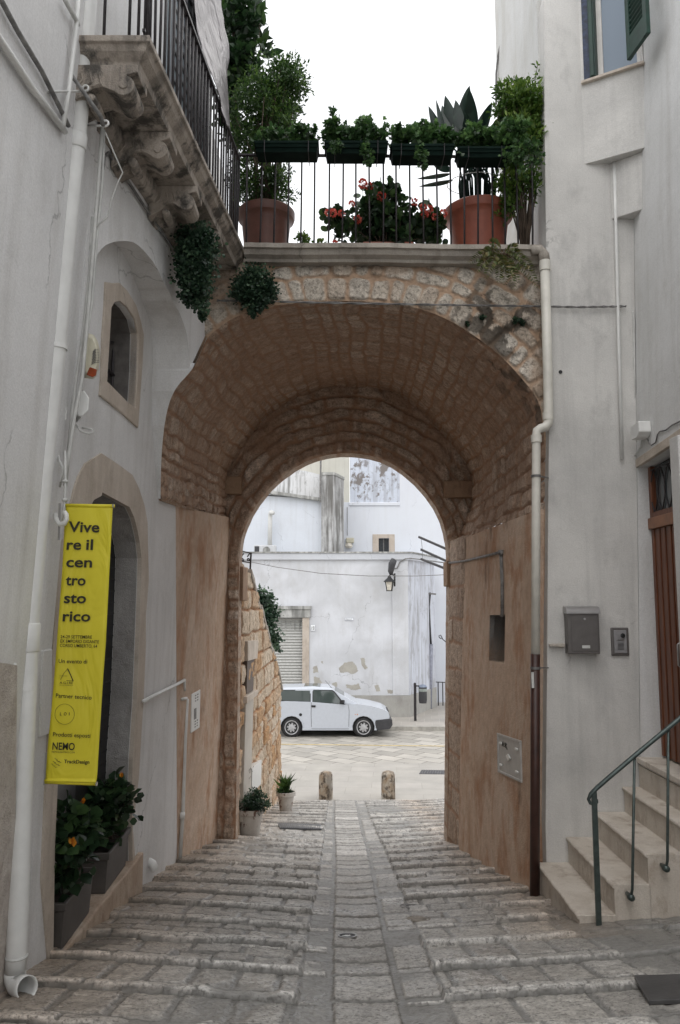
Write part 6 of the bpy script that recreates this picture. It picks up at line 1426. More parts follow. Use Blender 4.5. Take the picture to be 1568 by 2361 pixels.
# cabin: tapered shell with pillars and roof
bot = [(-.55, 1.0), (1.98, .96)]
def ring_(z_, x0, x1, yi): return [CP(x0, yi, z_), CP(x1, yi, z_), CP(x1, CW-yi, z_), CP(x0, CW-yi, z_)]
mb = MB(); r0 = [CP(-.55, .03, 1.02), CP(.6, .03, 1.0), CP(1.98, .05, .965), CP(1.98, CW-.05, .965), CP(.6, CW-.03, 1.0), CP(-.55, CW-.03, 1.02)]
r1 = [CP(-.43, .13, 1.38), CP(.6, .13, 1.40), CP(1.27, .15, 1.37), CP(1.27, CW-.15, 1.37), CP(.6, CW-.13, 1.40), CP(-.43, CW-.13, 1.38)]
r2 = [CP(-.32, .20, 1.435), CP(.6, .20, 1.465), CP(1.12, .22, 1.435), CP(1.12, CW-.22, 1.435), CP(.6, CW-.20, 1.465), CP(-.32, CW-.20, 1.435)]
mb.add(r0+r1+r2, [(i, (i+1) % 6, (i+1) % 6+6, i+6) for i in range(6)]+[(i+6, (i+1) % 6+6, (i+1) % 6+12, i+12) for i in range(6)]+[(12, 13, 16, 17), (13, 14, 15, 16)]); mb.build('roof', M_carw, car, bevel=.012)
def side_y(z_): return .03+.10*(z_-1.01)/.37
def cpl(name, L, mat, par, side=0, off=.006, bevel=0):
    mb = MB(); fy_ = (lambda a, b: CP(a, side_y(b)-off, b)) if side == 0 else (lambda a, b: CP(a, CW-side_y(b)+off, b)); gy = (lambda a, b: CP(a, side_y(b)+.01, b)) if side == 0 else (lambda a, b: CP(a, CW-side_y(b)-.01, b))
    mb.plate([L], fy_, gy); return mb.build(name, mat, par, bevel=bevel)
WR = [(-.26+.05, 1.075), (.545, 1.045), (.545, 1.36), (-.14, 1.365), (-.20, 1.33)]
WR = [(-.40, 1.08), (.545, 1.045), (.545, 1.355), (-.31, 1.36)]
WF = [(.645, 1.03), (1.54, .97), (1.50, 1.02), (1.27, 1.30), (1.20, 1.35), (.645, 1.36)]
for sd in (0, 1):
    cpl('side_window_frame', [(-.44, 1.05), (.57, 1.02), (.57, 1.375), (-.35, 1.38)], M_black, car, sd, .003); cpl('side_window', WR, M_carglass, car, sd, .007); cpl('door_window_frame', [(.62, 1.01), (1.62, .95), (1.55, 1.02), (1.29, 1.33), (1.21, 1.375), (.62, 1.38)], M_black, car, sd, .003); cpl('door_window', WF, M_carglass, car, sd, .007)
# windscreen
mb = MB(); mb.hexa([CP(1.93, .12, .985), CP(1.93, CW-.12, .985), CP(1.90, CW-.12, .975), CP(1.90, .12, .975), CP(1.30, .19, 1.36), CP(1.30, CW-.19, 1.36), CP(1.27, CW-.19, 1.35), CP(1.27, .19, 1.35)]); mb.build('windscreen', M_carglass, car)
mb = MB(); mb.hexa([CP(-.575, .12, 1.06), CP(-.575, CW-.12, 1.06), CP(-.55, CW-.12, 1.06), CP(-.55, .12, 1.06), CP(-.455, .19, 1.36), CP(-.455, CW-.19, 1.36), CP(-.43, CW-.19, 1.36), CP(-.43, .19, 1.36)]); mb.build('rear_window', M_carglass, car)
MB().hexa([CP(.35, .35, 1.462), CP(.85, .35, 1.462), CP(.85, CW-.35, 1.462), CP(.35, CW-.35, 1.462), CP(.37, .37, 1.477), CP(.83, .37, 1.474), CP(.83, CW-.37, 1.474), CP(.37, CW-.37, 1.477)]).build('sunroof', M_carglass, car)
# door: shut lines as thin dark strips, handle, mirror
mb = MB()
def seam(L):
    for a, b in zip(L[:-1], L[1:]): mb.bar(CP(a[0], -.0015, a[1]), CP(b[0], -.0015, b[1]), .009, .009)
seam([(.595, 1.02), (.585, .70), (.60, .30)]); seam([(.60, .245), (1.72, .245)]); seam([(1.715, .30), (1.73, .78), (1.70, .95)]); dseam = mb.build('door_seam', M_bumper, car)
MB().box(*[cx0+.60, cx0+.72], Yc-.022, Yc+.006, PLZ+.88, PLZ+.935).build('door_handle', M_black, car, bevel=.004)
mb = MB(); mb.hexa([CP(1.44, -.13, 1.0), CP(1.56, -.10, 1.0), CP(1.60, .0, 1.0), CP(1.50, .02, 1.0), CP(1.44, -.13, 1.11), CP(1.54, -.10, 1.10), CP(1.60, .0, 1.09), CP(1.50, .02, 1.09)]); mb.build('wing_mirror', M_black, car, bevel=.01)
MB().lathe([(.045, 0), (.045, -.008), (.03, -.01)], CP(.27, .0, .66), 14, 'y').build('fuel_cap', M_black, car)
MB().box(cx0+1.90, cx0+1.925, Yc-.006, Yc+.004, PLZ+.655, PLZ+.675).build('side_indicator', simple('orange_lens', (.6, .2, .03), .3), car); MB().box(cx0+1.965, cx0+1.99, Yc-.006, Yc+.004, PLZ+.65, PLZ+.68).build('side_indicator', bpy.data.materials['orange_lens'], car)
# bumpers
mb = MB(); fb = [(2.56, .20), (2.50, .36), (2.52, .50), (2.94, .545), (3.02, .52), (3.03, .36), (2.95, .24)]; mb.plate([fb], lambda a, b: CP(a, inset(a)-.018, b), lambda a, b: CP(a, CW-inset(a)+.018, b)); mb.build('front_bumper', M_bumper, car, bevel=.02)
mb = MB(); rb = [(-.37, .52), (-.34, .36), (-.40, .26), (-.62, .30), (-.66, .45), (-.64, .58), (-.45, .60)]; mb.plate([rb], lambda a, b: CP(a, inset(a)-.015, b), lambda a, b: CP(a, CW-inset(a)+.015, b)); mb.build('rear_bumper', M_bumper, car, bevel=.02)
for y0, y1 in ((.045, .36), (CW-.36, CW-.045)):
    MB().hexa([CP(2.70, y0, .575), CP(2.955, y0+.02, .565), CP(2.955, y1, .565), CP(2.70, y1, .575), CP(2.72, y0, .715), CP(2.93, y0+.02, .70), CP(2.93, y1, .70), CP(2.72, y1, .715)]).build('headlight', simple('headlight_glass', (.45, .48, .5), .1) if 'headlight_glass' not in MATS else MATS['headlight_glass'], car, bevel=.008)
mb = MB(); mb.hexa([CP(2.90, .40, .575), CP(2.965, .40, .575), CP(2.965, CW-.40, .575), CP(2.90, CW-.40, .575), CP(2.88, .40, .74), CP(2.93, .40, .74), CP(2.93, CW-.40, .74), CP(2.88, CW-.40, .74)]); mb.build('grille', M_black, car, bevel=.006)
for xw in (0, 2.16):
    for yy, sg in ((.03, -1), (CW-.03, 1)):
        w = MB(); y_in = .15*-sg
        w.lathe([(.17, 0), (.255, 0), (.28, .02*-sg), (.282, .08*-sg), (.27, .15*-sg), (.15, .16*-sg)], CP(xw, yy, .28), 28, 'y'); wo = w.build('wheel', M_rubber, car, autos=50)
        rm = MB(); rm.lathe([(.205, .012*-sg), (.21, -.006*-sg), (.19, -.004*-sg), (.18, .002*-sg), (.06, -.004*-sg), (.05, -.010*-sg), (.004, -.012*-sg)], CP(xw, yy, .28), 28, 'y'); ro = rm.build('rim', M_rim, wo, autos=40)
        if sg < 0:
            hb = MB()
            for k in range(8):
                t_ = k*math.pi/4+.2; hb.lathe([(.024, -.001), (.026, -.004)], (cx0+xw+.125*math.cos(t_), Yc+yy-.018+.012, PLZ+.28+.125*math.sin(t_)), 8, 'y')
            hb.v = [(v[0], v[1]-.004, v[2]) for v in hb.v]; hb.build('rim_holes', M_black, ro)
    aw = MB(); L = arc(xw, .345, 2, 178, 16); L2 = arc(xw, .372, 178, 2, 16); aw.plate([L+L2], lambda a, b: CP(a, -.012, b), lambda a, b: CP(a, .02, b)); aw.build('wheel_arch_trim', M_carw, car)
    MB().lathe([(.33, .10), (.33, 1.40)], CP(xw, 0, .30), 20, 'y').build('wheel_well', M_black, car)
MB().box(cx0-.3, cx0+2.6, Yc+.2, Yc+CW-.2, PLZ+.16, PLZ+.30).build('underbody', M_black, car)
mb = MB()
for (x, y) in ((.62, .40), (.62, 1.05)): mb.hexa([CP(x, y-.18, .8), CP(x+.12, y-.18, .8), CP(x+.12, y+.18, .8), CP(x, y+.18, .8), CP(x-.08, y-.14, 1.27), CP(x, y-.14, 1.27), CP(x, y+.14, 1.27), CP(x-.08, y+.14, 1.27)])
mb.build('seats', M_black, car, bevel=.02); MB().tube([CP(1.2, .45, 1.40), CP(1.0, .45, 1.62)], .006, 5).build('aerial', M_black, car)
# ================================================================== TERRACE PLANTS
ZF = CAMZ+3.0
def sized(L, Y):   # ellipses given as view ellipses at depth Y
    out = []
    for (px, py, rx, ry, rd) in L:
        a = PY(px, py, Y); b = PY(px+rx, py, Y); c = PY(px, py-ry, Y); out.append((a[0], Y, a[2], b[0]-a[0], rd, c[2]-a[2]))
    return out
# big brown pot with the fine leaved bush
Y1 = 6.85
def big_pot(name, label, x0, x1, ytop, Y, mat, cat='potted plant'):
    a = PY(x0, ytop, Y); b = PY(x1, ytop, Y); r = (b[0]-a[0])/2; c = ((a[0]+b[0])/2, Y, ZF); h = a[2]-ZF
    t = thing(name, label, cat, c)
    mb = MB(); mb.lathe([(r*.66, 0), (r*.84, h*.78), (r*.90, h*.84), (r*.97, h*.86), (r, h*.9), (r, h*.98), (r*.96, h), (r*.86, h), (r*.84, h*.9)], c, 40); mb.build('pot', mat, t, autos=35)
    mb = MB(); mb.lathe([(.01, 0), (r*.84, 0)], (c[0], c[1], ZF+h*.93), 24); mb.build('soil', M_soil, t)
    return t, c, h, r
t, c, h, r = big_pot('potted_tree', 'fine leaved bushy tree in a round brown plastic pot at the left terrace end', 548, 680, 490, Y1, M_pot)
B = sized([(632, 205, 78, 62, .35), (655, 190, 55, 45, .3), (600, 260, 78, 60, .35), (570, 330, 45, 60, .3), (640, 300, 50, 45, .3), (600, 420, 62, 55, .3), (560, 440, 30, 50, .25), (650, 430, 40, 55, .22)], Y1)
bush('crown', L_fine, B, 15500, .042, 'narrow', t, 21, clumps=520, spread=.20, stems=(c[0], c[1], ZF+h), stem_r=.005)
mb = MB(); mb.tube([(c[0]+.05, c[1], ZF+h*.9), PY(640, 400, Y1), PY(650, 300, Y1), PY(655, 220, Y1)], [.03, .026, .02, .008], 8); mb.tube([(c[0]-.06, c[1], ZF+h*.9), PY(590, 400, Y1), PY(592, 300, Y1), PY(615, 210, Y1)], [.026, .022, .016, .006], 8); mb.build('trunk', M_bark, t, smooth=True)
# large leaved citrus rising behind the sheet
Y2 = 7.3
ct = thing('citrus_tree', 'tall large leaved citrus tree against the sky beside the balcony sheet', 'tree', (PY(535, 500, Y2)[0], Y2, ZF))
B = sized([(575, 60, 24, 50, .25), (538, 40, 44, 60, .3), (545, 130, 42, 55, .3), (535, 190, 30, 50, .25), (560, 165, 30, 35, .25), (520, 270, 18, 60, .2), (550, -60, 60, 50, .3)], Y2)
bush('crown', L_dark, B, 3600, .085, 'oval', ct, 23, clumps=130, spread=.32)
# the sprig of separate leaves standing out to the right
rgn = np.random.default_rng(5); sp = [(590, 60), (596, 85), (603, 110), (596, 40), (610, 60), (606, 95), (600, 130), (590, 20), (615, 125), (588, 105)]
pts = np.array([PY(x, y, 7.2) for x, y in sp for _ in range(3)]); dd = rgn.normal(0, .5, (len(pts), 3))+np.array([.5, 0, .6]); leafcloud('sprig_leaves', L_dark, pts, dd, rgn.uniform(.13, .19, len(pts)), 'narrow', ct, rgn)
mb = MB(); mb.tube([(PY(535, 500, Y2)[0], Y2, ZF), PY(545, 300, Y2), PY(535, 180, Y2), PY(540, 60, Y2)], [.04, .03, .022, .01], 8); mb.tube([PY(542, 330, Y2), PY(570, 270, Y2), PY(590, 230, Y2)], [.015, .01, .006], 6); mb.tube([PY(536, 200, Y2), PY(570, 170, Y2), PY(600, 120, 7.2), PY(597, 20, 7.2)], [.012, .009, .006, .003], 6); mb.build('trunk', M_bark, ct, smooth=True)
# window boxes on the railing
def window_box(label, x0, x1, y0, y1, mat, kind, seed, n, trail=(), extra=()):
    Y = 6.30; a = PY(x0, y0, Y-.10); b = PY(x1, y1, Y+.10); b = (PY(x1, y0, Y-.10)[0], b[1], b[2]); t = thing('window_box', label, 'window box', ((a[0]+b[0])/2, Y, b[2]), 'green window boxes hung on the terrace railing')
    xa, xb, zt, zb = a[0], b[0], a[2], b[2]
    mb = MB(); w = .10; tp = .012
    mb.add([(xa+tp, Y-w+.02, zb), (xb-tp, Y-w+.02, zb), (xb-tp, Y+w-.02, zb), (xa+tp, Y+w-.02, zb), (xa, Y-w, zt-.02), (xb, Y-w, zt-.02), (xb, Y+w, zt-.02), (xa, Y+w, zt-.02),
            (xa-.008, Y-w-.008, zt-.02), (xb+.008, Y-w-.008, zt-.02), (xb+.008, Y+w+.008, zt-.02), (xa-.008, Y+w+.008, zt-.02), (xa-.008, Y-w-.008, zt), (xb+.008, Y-w-.008, zt), (xb+.008, Y+w+.008, zt), (xa-.008, Y+w+.008, zt), (xa+.012, Y-w+.012, zt), (xb-.012, Y-w+.012, zt), (xb-.012, Y+w-.012, zt), (xa+.012, Y+w-.012, zt), (xa+.012, Y-w+.012, zt-.03), (xb-.012, Y-w+.012, zt-.03), (xb-.012, Y+w-.012, zt-.03), (xa+.012, Y+w-.012, zt-.03)],
           [(3, 2, 1, 0)]+[(4*k+i, 4*k+(i+1) % 4, 4*k+4+(i+1) % 4, 4*k+4+i) for k in range(5) for i in range(4)]+[(20, 21, 22, 23)])
    hh = zt-zb; mb.box(xa+.006, xb-.006, Y-w-.004, Y-w+.02, zb+hh*.40, zb+hh*.44)
    mb.build('trough', M_trough, t)
    for xk in (xa+.08, xb-.08): MB().tube([(xk, 6.44, zt-.02), (xk, Y+w+.01, zt+.01), (xk, Y+w+.012, zb-.01), (xk, Y-w-.012, zb-.012), (xk, Y-w-.014, zt)], .0035, 5).build('hanger', M_iron, t)
    B = []; rg_ = random.Random(seed); N = 6
    for k in range(N):
        x = x0+(x1-x0)*(k+.5)/N; B.append((x, y0-8-rg_.uniform(0, 8), 18, 12+rg_.uniform(0, 8), .10))
    B += list(extra); bush('foliage', L_ivy, sized(B, Y-.02), int(n*1.7), .042, kind, t, seed, clumps=110, spread=.34, droop=.1)
    if trail: bush('trailing_foliage', L_ivy, sized(trail, Y-.125), 70*len(trail), .034, kind, t, seed+50, clumps=18*len(trail), spread=.3, droop=.9)
    return t
window_box('leftmost green window box, sparse ivy at its right end', 588, 733, 325, 378, M_trough, 'ivy', 31, 420, (), [(693, 302, 16, 12, .08), (705, 312, 12, 10, .08)])
window_box('second green window box, with ivy over its front and a stray sprig on top', 750, 893, 325, 381, M_trough, 'ivy', 32, 900, [(845, 345, 14, 26, .02), (852, 370, 8, 12, .02), (775, 335, 18, 12, .02)], [(770, 264, 6, 6, .03), (842, 290, 18, 20, .1), (770, 295, 16, 16, .1)])
window_box('third green window box from the left, ivy spilling down its front', 903, 1046, 332, 385, M_trough, 'ivy', 33, 900, [(972, 350, 14, 24, .02), (975, 378, 8, 12, .02), (920, 300, 14, 14, .05)], [(985, 300, 26, 16, .1)])
window_box('rightmost green window box, smothered by ivy toward the wall', 1058, 1178, 338, 390, M_trough, 'ivy', 34, 1300, [(1080, 365, 14, 22, .02), (1150, 345, 24, 20, .03), (1185, 350, 30, 28, .06), (1225, 345, 26, 36, .08), (1210, 390, 22, 24, .05)], [(1100, 312, 30, 20, .1), (1180, 310, 34, 22, .12)])
# geranium
Yg = 6.72
gt = thing('geranium', 'bushy geranium with coral red flower heads behind the railing bars', 'potted plant', (PY(885, 575, Yg)[0], Yg, ZF))
a = PY(835, 562, Yg); b = PY(950, 562, Yg); MB().hexa([(a[0]+.02, Yg-.12, ZF), (b[0]-.02, Yg-.12, ZF), (b[0]-.02, Yg+.12, ZF), (a[0]+.02, Yg+.12, ZF), (a[0], Yg-.14, ZF+.17), (b[0], Yg-.14, ZF+.17), (b[0], Yg+.14, ZF+.17), (a[0], Yg+.14, ZF+.17)]).build('pot', M_pot2, gt, bevel=.01)
B = sized([(885, 500, 62, 48, .22), (880, 455, 42, 30, .18), (805, 520, 48, 28, .18), (960, 515, 52, 35, .2), (1000, 535, 24, 30, .15), (775, 505, 22, 18, .12), (905, 545, 70, 24, .2), (773, 556, 12, 12, .05)], Yg)
bush('foliage', L_dark, B, 1900, .062, 'round', gt, 41, clumps=190, spread=.25, stems=(PY(890, 560, Yg)[0], Yg, ZF+.12), tilt=1.2)
rgn = np.random.default_rng(8); Yh = Yg-.16
for (x, y, r_) in ((836, 423, 9), (850, 430, 8), (879, 452, 9.5), (956, 466, 7), (988, 484, 9), (980, 495, 6), (824, 506, 8), (768, 491, 7), (788, 492, 6), (1003, 500, 5), (1022, 492, 7), (773, 562, 5), (812, 470, 5), (756, 490, 5), (976, 478, 6)):
    n = int(r_*5); p = np.array(PY(x, y, Yh)); k = r_*Yh/F; dr = rgn.normal(0, 1, (n, 3)); dr /= np.linalg.norm(dr, axis=1, keepdims=True)
    fo_ = leafcloud('flower_head', P_red, p+dr*k*.75, dr, np.full(n, .022), 'round', gt, rgn, 1.0); MB().tube([(p[0], p[1], p[2]), (p[0]+.01, Yg, p[2]-.16)], .0025, 4).build('flower_stem', MATS['leaf_stem'] if 'leaf_stem' in MATS else simple('leaf_stem', (.05, .09, .03)), gt)
# big leaves plant in terracotta pot
Ys = 6.85
t, c, h, r = big_pot('potted_strelitzia', 'tall plant with large paddle leaves tied up in a round terracotta coloured pot', 1022, 1182, 488, Ys, M_pot2)
M_leafS = L_strel
def paddle(mb, base, tip, w, bend, tone, roll=0.0):
    b = Vector(base); tp_ = Vector(tip); d = (tp_-b); L = d.length; d.normalize(); sd = Vector((1, 0, 0))*math.cos(roll)+Vector((0, 1, 0))*math.sin(roll); sd = (sd-d*sd.dot(d)).normalized(); nn = d.cross(sd)
    n0 = len(mb.v); N = 10
    for i in range(N+1):
        u_ = i/N; ww = w*max(0.02, math.sin(math.pi*min(1, u_**.75)))**.8*(1 if u_ < .98 else .1); p = b+d*L*u_+nn*bend*math.sin(u_*math.pi/2)**2*L
        mb.v += [tuple(p-sd*ww+nn*ww*.35), tuple(p), tuple(p+sd*ww+nn*ww*.35)]
    for i in range(N): a_ = n0+3*i; mb.f += [(a_, a_+1, a_+4, a_+3), (a_+1, a_+2, a_+5, a_+4)]
SL = [((1040, 330), (1018, 235), .045), ((1050, 330), (1025, 218), .055), ((1062, 300), (1050, 228), .04), ((1070, 310), (1087, 195), .062), ((1078, 330), (1062, 245), .04), ((1092, 320), (1083, 205), .05), ((1100, 330), (1135, 235), .05), ((1120, 340), (1175, 245), .05), ((1110, 350), (1160, 270), .045), ((1030, 345), (988, 250), .04), ((1040, 360), (1003, 232), .035), ((1060, 345), (1048, 250), .035), ((1040, 400), (960, 412), .022), ((1045, 415), (965, 434), .022), ((1040, 395), (1000, 380), .03), ((1130, 360), (1190, 300), .04), ((1085, 335), (1072, 260), .045), ((1098, 340), (1112, 262), .04)]
mb = MB(); rg = random.Random(17)
for (a, b, w) in SL: paddle(mb, PY(*a, Ys+rg.uniform(-.1, .1)), PY(*b, Ys+rg.uniform(-.25, .1)), w*1.25, rg.uniform(-.1, .1), 0, rg.uniform(-.5, .5))
me_o = mb.build('leaf_blades', L_strel, t, smooth=True)
at = me_o.data.attributes.new('rnd', 'FLOAT', 'POINT'); at.data.foreach_set('value', [(i*.37) % 1 for i in range(len(me_o.data.vertices))])
mb = MB()
for i in range(34):
    bx_ = rg.uniform(-.7, .7)*r*.7; tx = PY(1045+rg.uniform(0, 90), 345, Ys)[0]; yy = Ys+rg.uniform(-.12, .12); mb.tube([(c[0]+bx_*.8, yy, ZF+h*.9), (c[0]+bx_*1.0, yy-.02, ZF+h+.30), (tx, yy, PY(0, 345, Ys)[2])], [.011, .009, .008], 5)
o = mb.build('leaf_stalks', M_trough, t, smooth=True)
mb = MB(); zc_ = PY(0, 425, Ys)[2]; mb.tube([(c[0]+.28*math.cos(k*math.pi/10), Ys+.2*math.sin(k*math.pi/10), zc_+.004*math.sin(k)) for k in range(21)], .004, 4); mb.build('tie_cord', M_cablew, t)
for (a, b) in (((1058, 575), (1010, 500)), ((1042, 560), (1006, 590))): pass
# climbing jasmine against the wall
Yj = 6.56
jb_ = thing('jasmine_bush', 'light green climbing bush piled against the house wall at the right end of the terrace', 'bush', (PY(1215, 560, Yj)[0], Yj, ZF))
B = sized([(1200, 235, 50, 45, .2), (1225, 255, 30, 55, .15), (1175, 240, 35, 35, .18), (1215, 320, 36, 60, .18), (1190, 300, 40, 40, .2), (1180, 420, 34, 60, .15), (1165, 460, 20, 50, .12), (1222, 400, 20, 60, .12), (1240, 300, 18, 50, .12), (1190, 190, 18, 20, .1), (1165, 215, 16, 20, .1)], Yj)
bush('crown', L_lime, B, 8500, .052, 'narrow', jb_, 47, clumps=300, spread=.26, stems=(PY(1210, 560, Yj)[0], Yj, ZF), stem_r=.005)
mb = MB(); rg = random.Random(4)
for (x, y) in ((1205, 190), (1240, 150), (1168, 205), (1150, 260), (1252, 230)):
    mb.tube([PY(x-10, y+60, Yj), PY(x-4, y+20, Yj), PY(x, y, Yj)], .003, 4)
for k in range(14): x = rg.uniform(1180, 1235); mb.tube([(PY(1212, 560, Yj)[0], Yj, ZF), PY(x, 480, Yj-.05), PY(x+rg.uniform(-10, 10), 400, Yj)], .005, 5)
mb.build('bare_stems', M_bark, jb_, smooth=True)
rgn = np.random.default_rng(9); sp = [(1240, 150+8*k) for k in range(6)]+[(1205, 190+7*k) for k in range(5)]+[(1165, 208+9*k) for k in range(6)]
pts = np.array([PY(x+rgn.normal(0, 3), y, Yj) for x, y in sp for _ in range(3)]); leafcloud('shoot_leaves', L_lime, pts, rgn.normal(0, .6, (len(pts), 3))+np.array([0, 0, .5]), rgn.uniform(.03, .05, len(pts)), 'narrow', jb_, rgn)
# yellowish small plant at the foot near the left pot
yp = thing('small_bush', 'small yellow green plant peeping over the coping beside the brown pot', 'plant', (PY(700, 572, 6.8)[0], 6.8, ZF)); bush('foliage', L_lime, sized([(698, 552, 22, 22, .1), (722, 560, 10, 10, .06), (745, 562, 8, 8, .05)], 6.8), 260, .035, 'oval', yp, 50)
# fern growing from the coping
Yf = 6.28
fn = thing('coping_fern', 'ragged fern growing out of the stone coping beside the downpipe elbow', 'fern', (PY(1155, 590, Yf)[0], Yf, PY(0, 600, Yf)[2]))
mb = MB(); rg = random.Random(23); tones = []; LV = []
P0 = []; D0 = []; S0 = []; rgn = np.random.default_rng(3)
fr_ = [((1150, 585), (1195, 650)), ((1155, 585), (1165, 655)), ((1150, 590), (1150, 648)), ((1165, 590), (1220, 640)), ((1170, 585), (1228, 622)), ((1140, 590), (1100, 625)), ((1145, 585), (1085, 605)), ((1160, 590), (1185, 665)), ((1150, 580), (1120, 640)), ((1165, 580), (1205, 600)), ((1175, 590), (1240, 660)), ((1140, 585), (1175, 640)), ((1155, 585), (1130, 560)), ((1165, 585), (1190, 575)), ((1148, 585), (1110, 588))]
for a, b in fr_:
    A = Vector(PY(*a, Yf)); Bv = Vector(PY(*b, Yf-.12)); M_ = A.lerp(Bv, .5)+Vector((0, -.06, .04)); N = 16
    for i in range(N+1):
        u_ = i/N; p = A*(1-u_)**2+M_*2*u_*(1-u_)+Bv*u_*u_; d_ = ((M_-A)*(1-u_)+(Bv-M_)*u_).normalized(); sd = d_.cross(Vector((0, 1, 0))).normalized()
        for sg in (-1, 1): P0.append(tuple(p)); D0.append(tuple(sd*sg+d_*.5)); S0.append(.045*math.sin(math.pi*(.1+.85*(1-u_)))+.008)
leafcloud('fronds', L_fern, np.array(P0), np.array(D0), np.array(S0), 'narrow', fn, rgn, .5)
bush('dry_leaves', L_dry, sized([(1150, 592, 50, 12, .05), (1160, 605, 30, 15, .05)], Yf), 350, .03, 'narrow', fn, 29)
# hanging plants
for nm, lb, B, n, seed, Y in (('hanging_plant', 'long dark trailing plant hanging under the balcony beside the string course', [(455, 560, 42, 38, .14), (450, 610, 44, 45, .14), (452, 660, 36, 40, .12), (462, 700, 24, 24, .08), (470, 722, 12, 16, .05), (430, 620, 20, 50, .08)], 3600, 61, 5.5),
                              ('wall_plant', 'round dark cushion plant rooted in the masonry left of the arch crown', [(582, 650, 48, 32, .10), (590, 680, 38, 32, .10), (560, 670, 30, 26, .08), (590, 712, 18, 22, .06), (612, 665, 26, 26, .08)], 2600, 62, 6.38)):
    h_ = thing(nm, lb, 'plant', (sized(B[:1], Y)[0][0], Y, sized(B[:1], Y)[0][2])); bush('foliage', L_blue, sized(B, Y), int(n*1.9), .023, 'round', h_, seed, clumps=170, spread=.36, droop=.5, tilt=1.0)
bush('moss', L_blue, sized([(1078, 738, 12, 14, .03), (1190, 745, 16, 12, .03), (1012, 748, 4, 6, .02), (1118, 735, 8, 6, .02)], YF-.03), 260, .02, 'round', None, 66)
tag(bpy.data.objects['moss'], 'tufts of dark moss on the right shoulder of the arch masonry', 'moss', kind='stuff')
# planters on the door sill
def planter(label, base, L, W, H, ang, seed, blobs, flowers):
    t = thing('flower_planter', label, 'planter', base, 'taupe planters on the door sill'); ca, sa = math.cos(ang), math.sin(ang)
    def q(u, v, z_): return (base[0]+u*ca-v*sa, base[1]+u*sa+v*ca, base[2]+z_)
    w, l = W/2, L/2; mb = MB()
    def rr(k, z_): return [q(-w*k, -l*(1-(1-k)*W/L), z_), q(w*k, -l*(1-(1-k)*W/L), z_), q(w*k, l*(1-(1-k)*W/L), z_), q(-w*k, l*(1-(1-k)*W/L), z_)]
    lv = [(.86, 0), (.97, H*.80), (1.0, H*.82), (1.08, H*.84), (1.10, H*.99), (1.04, H), (.93, H), (.90, H*.88)]; vs = []
    for k, z_ in lv: vs += rr(k, z_)
    mb.add(vs, [(3, 2, 1, 0)]+[(4*k+i, 4*k+(i+1) % 4, 4*k+4+(i+1) % 4, 4*k+4+i) for k in range(len(lv)-1) for i in range(4)]); mb.build('trough', M_planter, t, bevel=.004)
    mb = MB(); mb.add(rr(.92, H*.90), [(0, 1, 2, 3)]); mb.build('soil', M_soil, t)
    Y = blobs[1]; bush('foliage', L_ivy if False else L_hib, sized(blobs[0], Y), blobs[2], .075, 'wide', t, seed, clumps=60, spread=.38, stems=q(0, 0, H), stem_r=.004)
    rgn = np.random.default_rng(seed)
    for (x, y, Yf_) in flowers:
        p = np.array(PY(x, y, Yf_)); leafcloud('flower', P_orange, np.tile(p, (5, 1))+rgn.normal(0, .003, (5, 3)), rgn.normal(0, .22, (5, 3))+np.array([0, 0, 1]), np.full(5, .034), 'oval', t, rgn)
    return t
L_hib = leafmat('hibiscus_leaf', (.015, .032, .016), (.028, .06, .026), (.07, .13, .045), .35)
zsill = zsl+.002
a = HIT(214, 2010, lambda Y, zz: -1.72); 
p2 = PY(252, 2018, 5.62); planter('taupe rectangular planter farther along the door sill with leafy hibiscus', (-1.70, 5.85, zsill), .62, .24, .27, R(2), 71, ([(255, 1850, 52, 50, .18), (232, 1880, 42, 48, .18), (285, 1840, 30, 34, .15), (265, 1815, 30, 24, .12), (240, 1925, 25, 25, .12), (300, 1815, 20, 14, .1)], 5.75, 520), [(280, 1792, 5.6)])
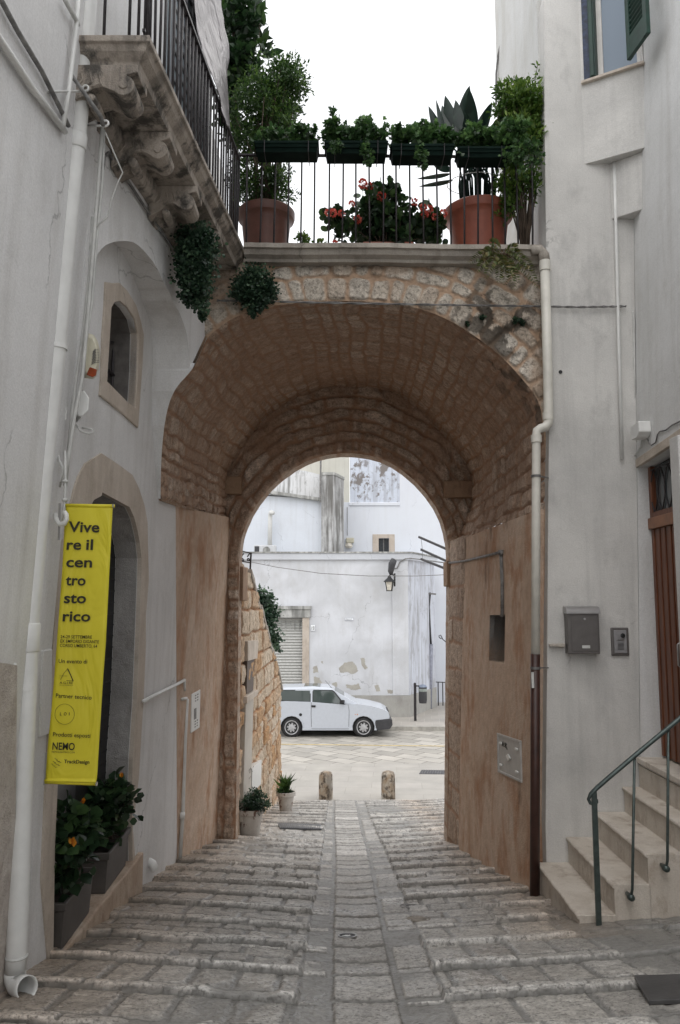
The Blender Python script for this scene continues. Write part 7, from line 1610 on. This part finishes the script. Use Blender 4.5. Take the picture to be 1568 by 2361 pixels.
planter('taupe rectangular planter at the near end of the door sill beside the drainpipe', (-1.685, 4.95, zsill), .60, .24, .27, R(2), 72, ([(165, 1930, 42, 40, .16), (182, 1905, 32, 35, .14), (158, 1985, 38, 35, .14), (195, 1955, 24, 24, .1), (150, 2030, 24, 24, .1), (150, 1880, 20, 30, .12)], 4.72, 420), [(165, 1945, 4.5), (171, 1950, 4.52), (192, 1852, 4.9)])

# ================================================================== LIGHT, SKY, CAMERA
SC.world = bpy.data.worlds.new('World'); W = SC.world; W.use_nodes = True; nt = W.node_tree; bg = nt.nodes['Background']
sky = nt.nodes.new('ShaderNodeTexSky'); sky.sky_type = 'NISHITA'; sky.sun_disc = False; sky.sun_elevation = R(58); sky.sun_rotation = R(200); sky.air_density = 1.0; sky.dust_density = 5.0; sky.ozone_density = 1.0
bw = nt.nodes.new('ShaderNodeRGBToBW'); nt.links.new(sky.outputs[0], bw.inputs[0])
# overcast: the blue is veiled by cloud, the brightness evened out
mxs = nt.nodes.new('ShaderNodeMix'); mxs.data_type = 'RGBA'; mxs.inputs[0].default_value = .9; nt.links.new(sky.outputs[0], mxs.inputs[6])
cl_ = nt.nodes.new('ShaderNodeMix'); cl_.data_type = 'RGBA'; cl_.inputs[0].default_value = .75; nt.links.new(bw.outputs[0], cl_.inputs[6]); cl_.inputs[7].default_value = (9.8, 9.9, 10.1, 1)
nt.links.new(cl_.outputs[2], mxs.inputs[7]); nt.links.new(mxs.outputs[2], bg.inputs['Color']); bg.inputs['Strength'].default_value = .13
sd = bpy.data.lights.new('sun', 'SUN'); sd.energy = .6; sd.angle = R(40); sd.color = (1, .97, .93); so = bpy.data.objects.new('sun', sd); COL.objects.link(so)
so.rotation_euler = (R(90-58), 0, R(180-200+180))
cd = bpy.data.cameras.new('camera'); cam = bpy.data.objects.new('camera', cd); COL.objects.link(cam); SC.camera = cam
cam.location = (0, 0, CAMZ); cam.rotation_euler = (R(90)+TH, 0, 0); cd.sensor_fit = 'VERTICAL'; cd.sensor_height = 23.61; cd.lens = 18.09; cd.clip_start = .05; cd.clip_end = 3000
SC.view_settings.view_transform = 'Standard'; SC.view_settings.look = 'None'; SC.view_settings.exposure = .64; SC.view_settings.gamma = 1; SC.view_settings.use_curve_mapping = False
SC.cycles.max_bounces = 8; SC.cycles.diffuse_bounces = 5; SC.cycles.transparent_max_bounces = 6
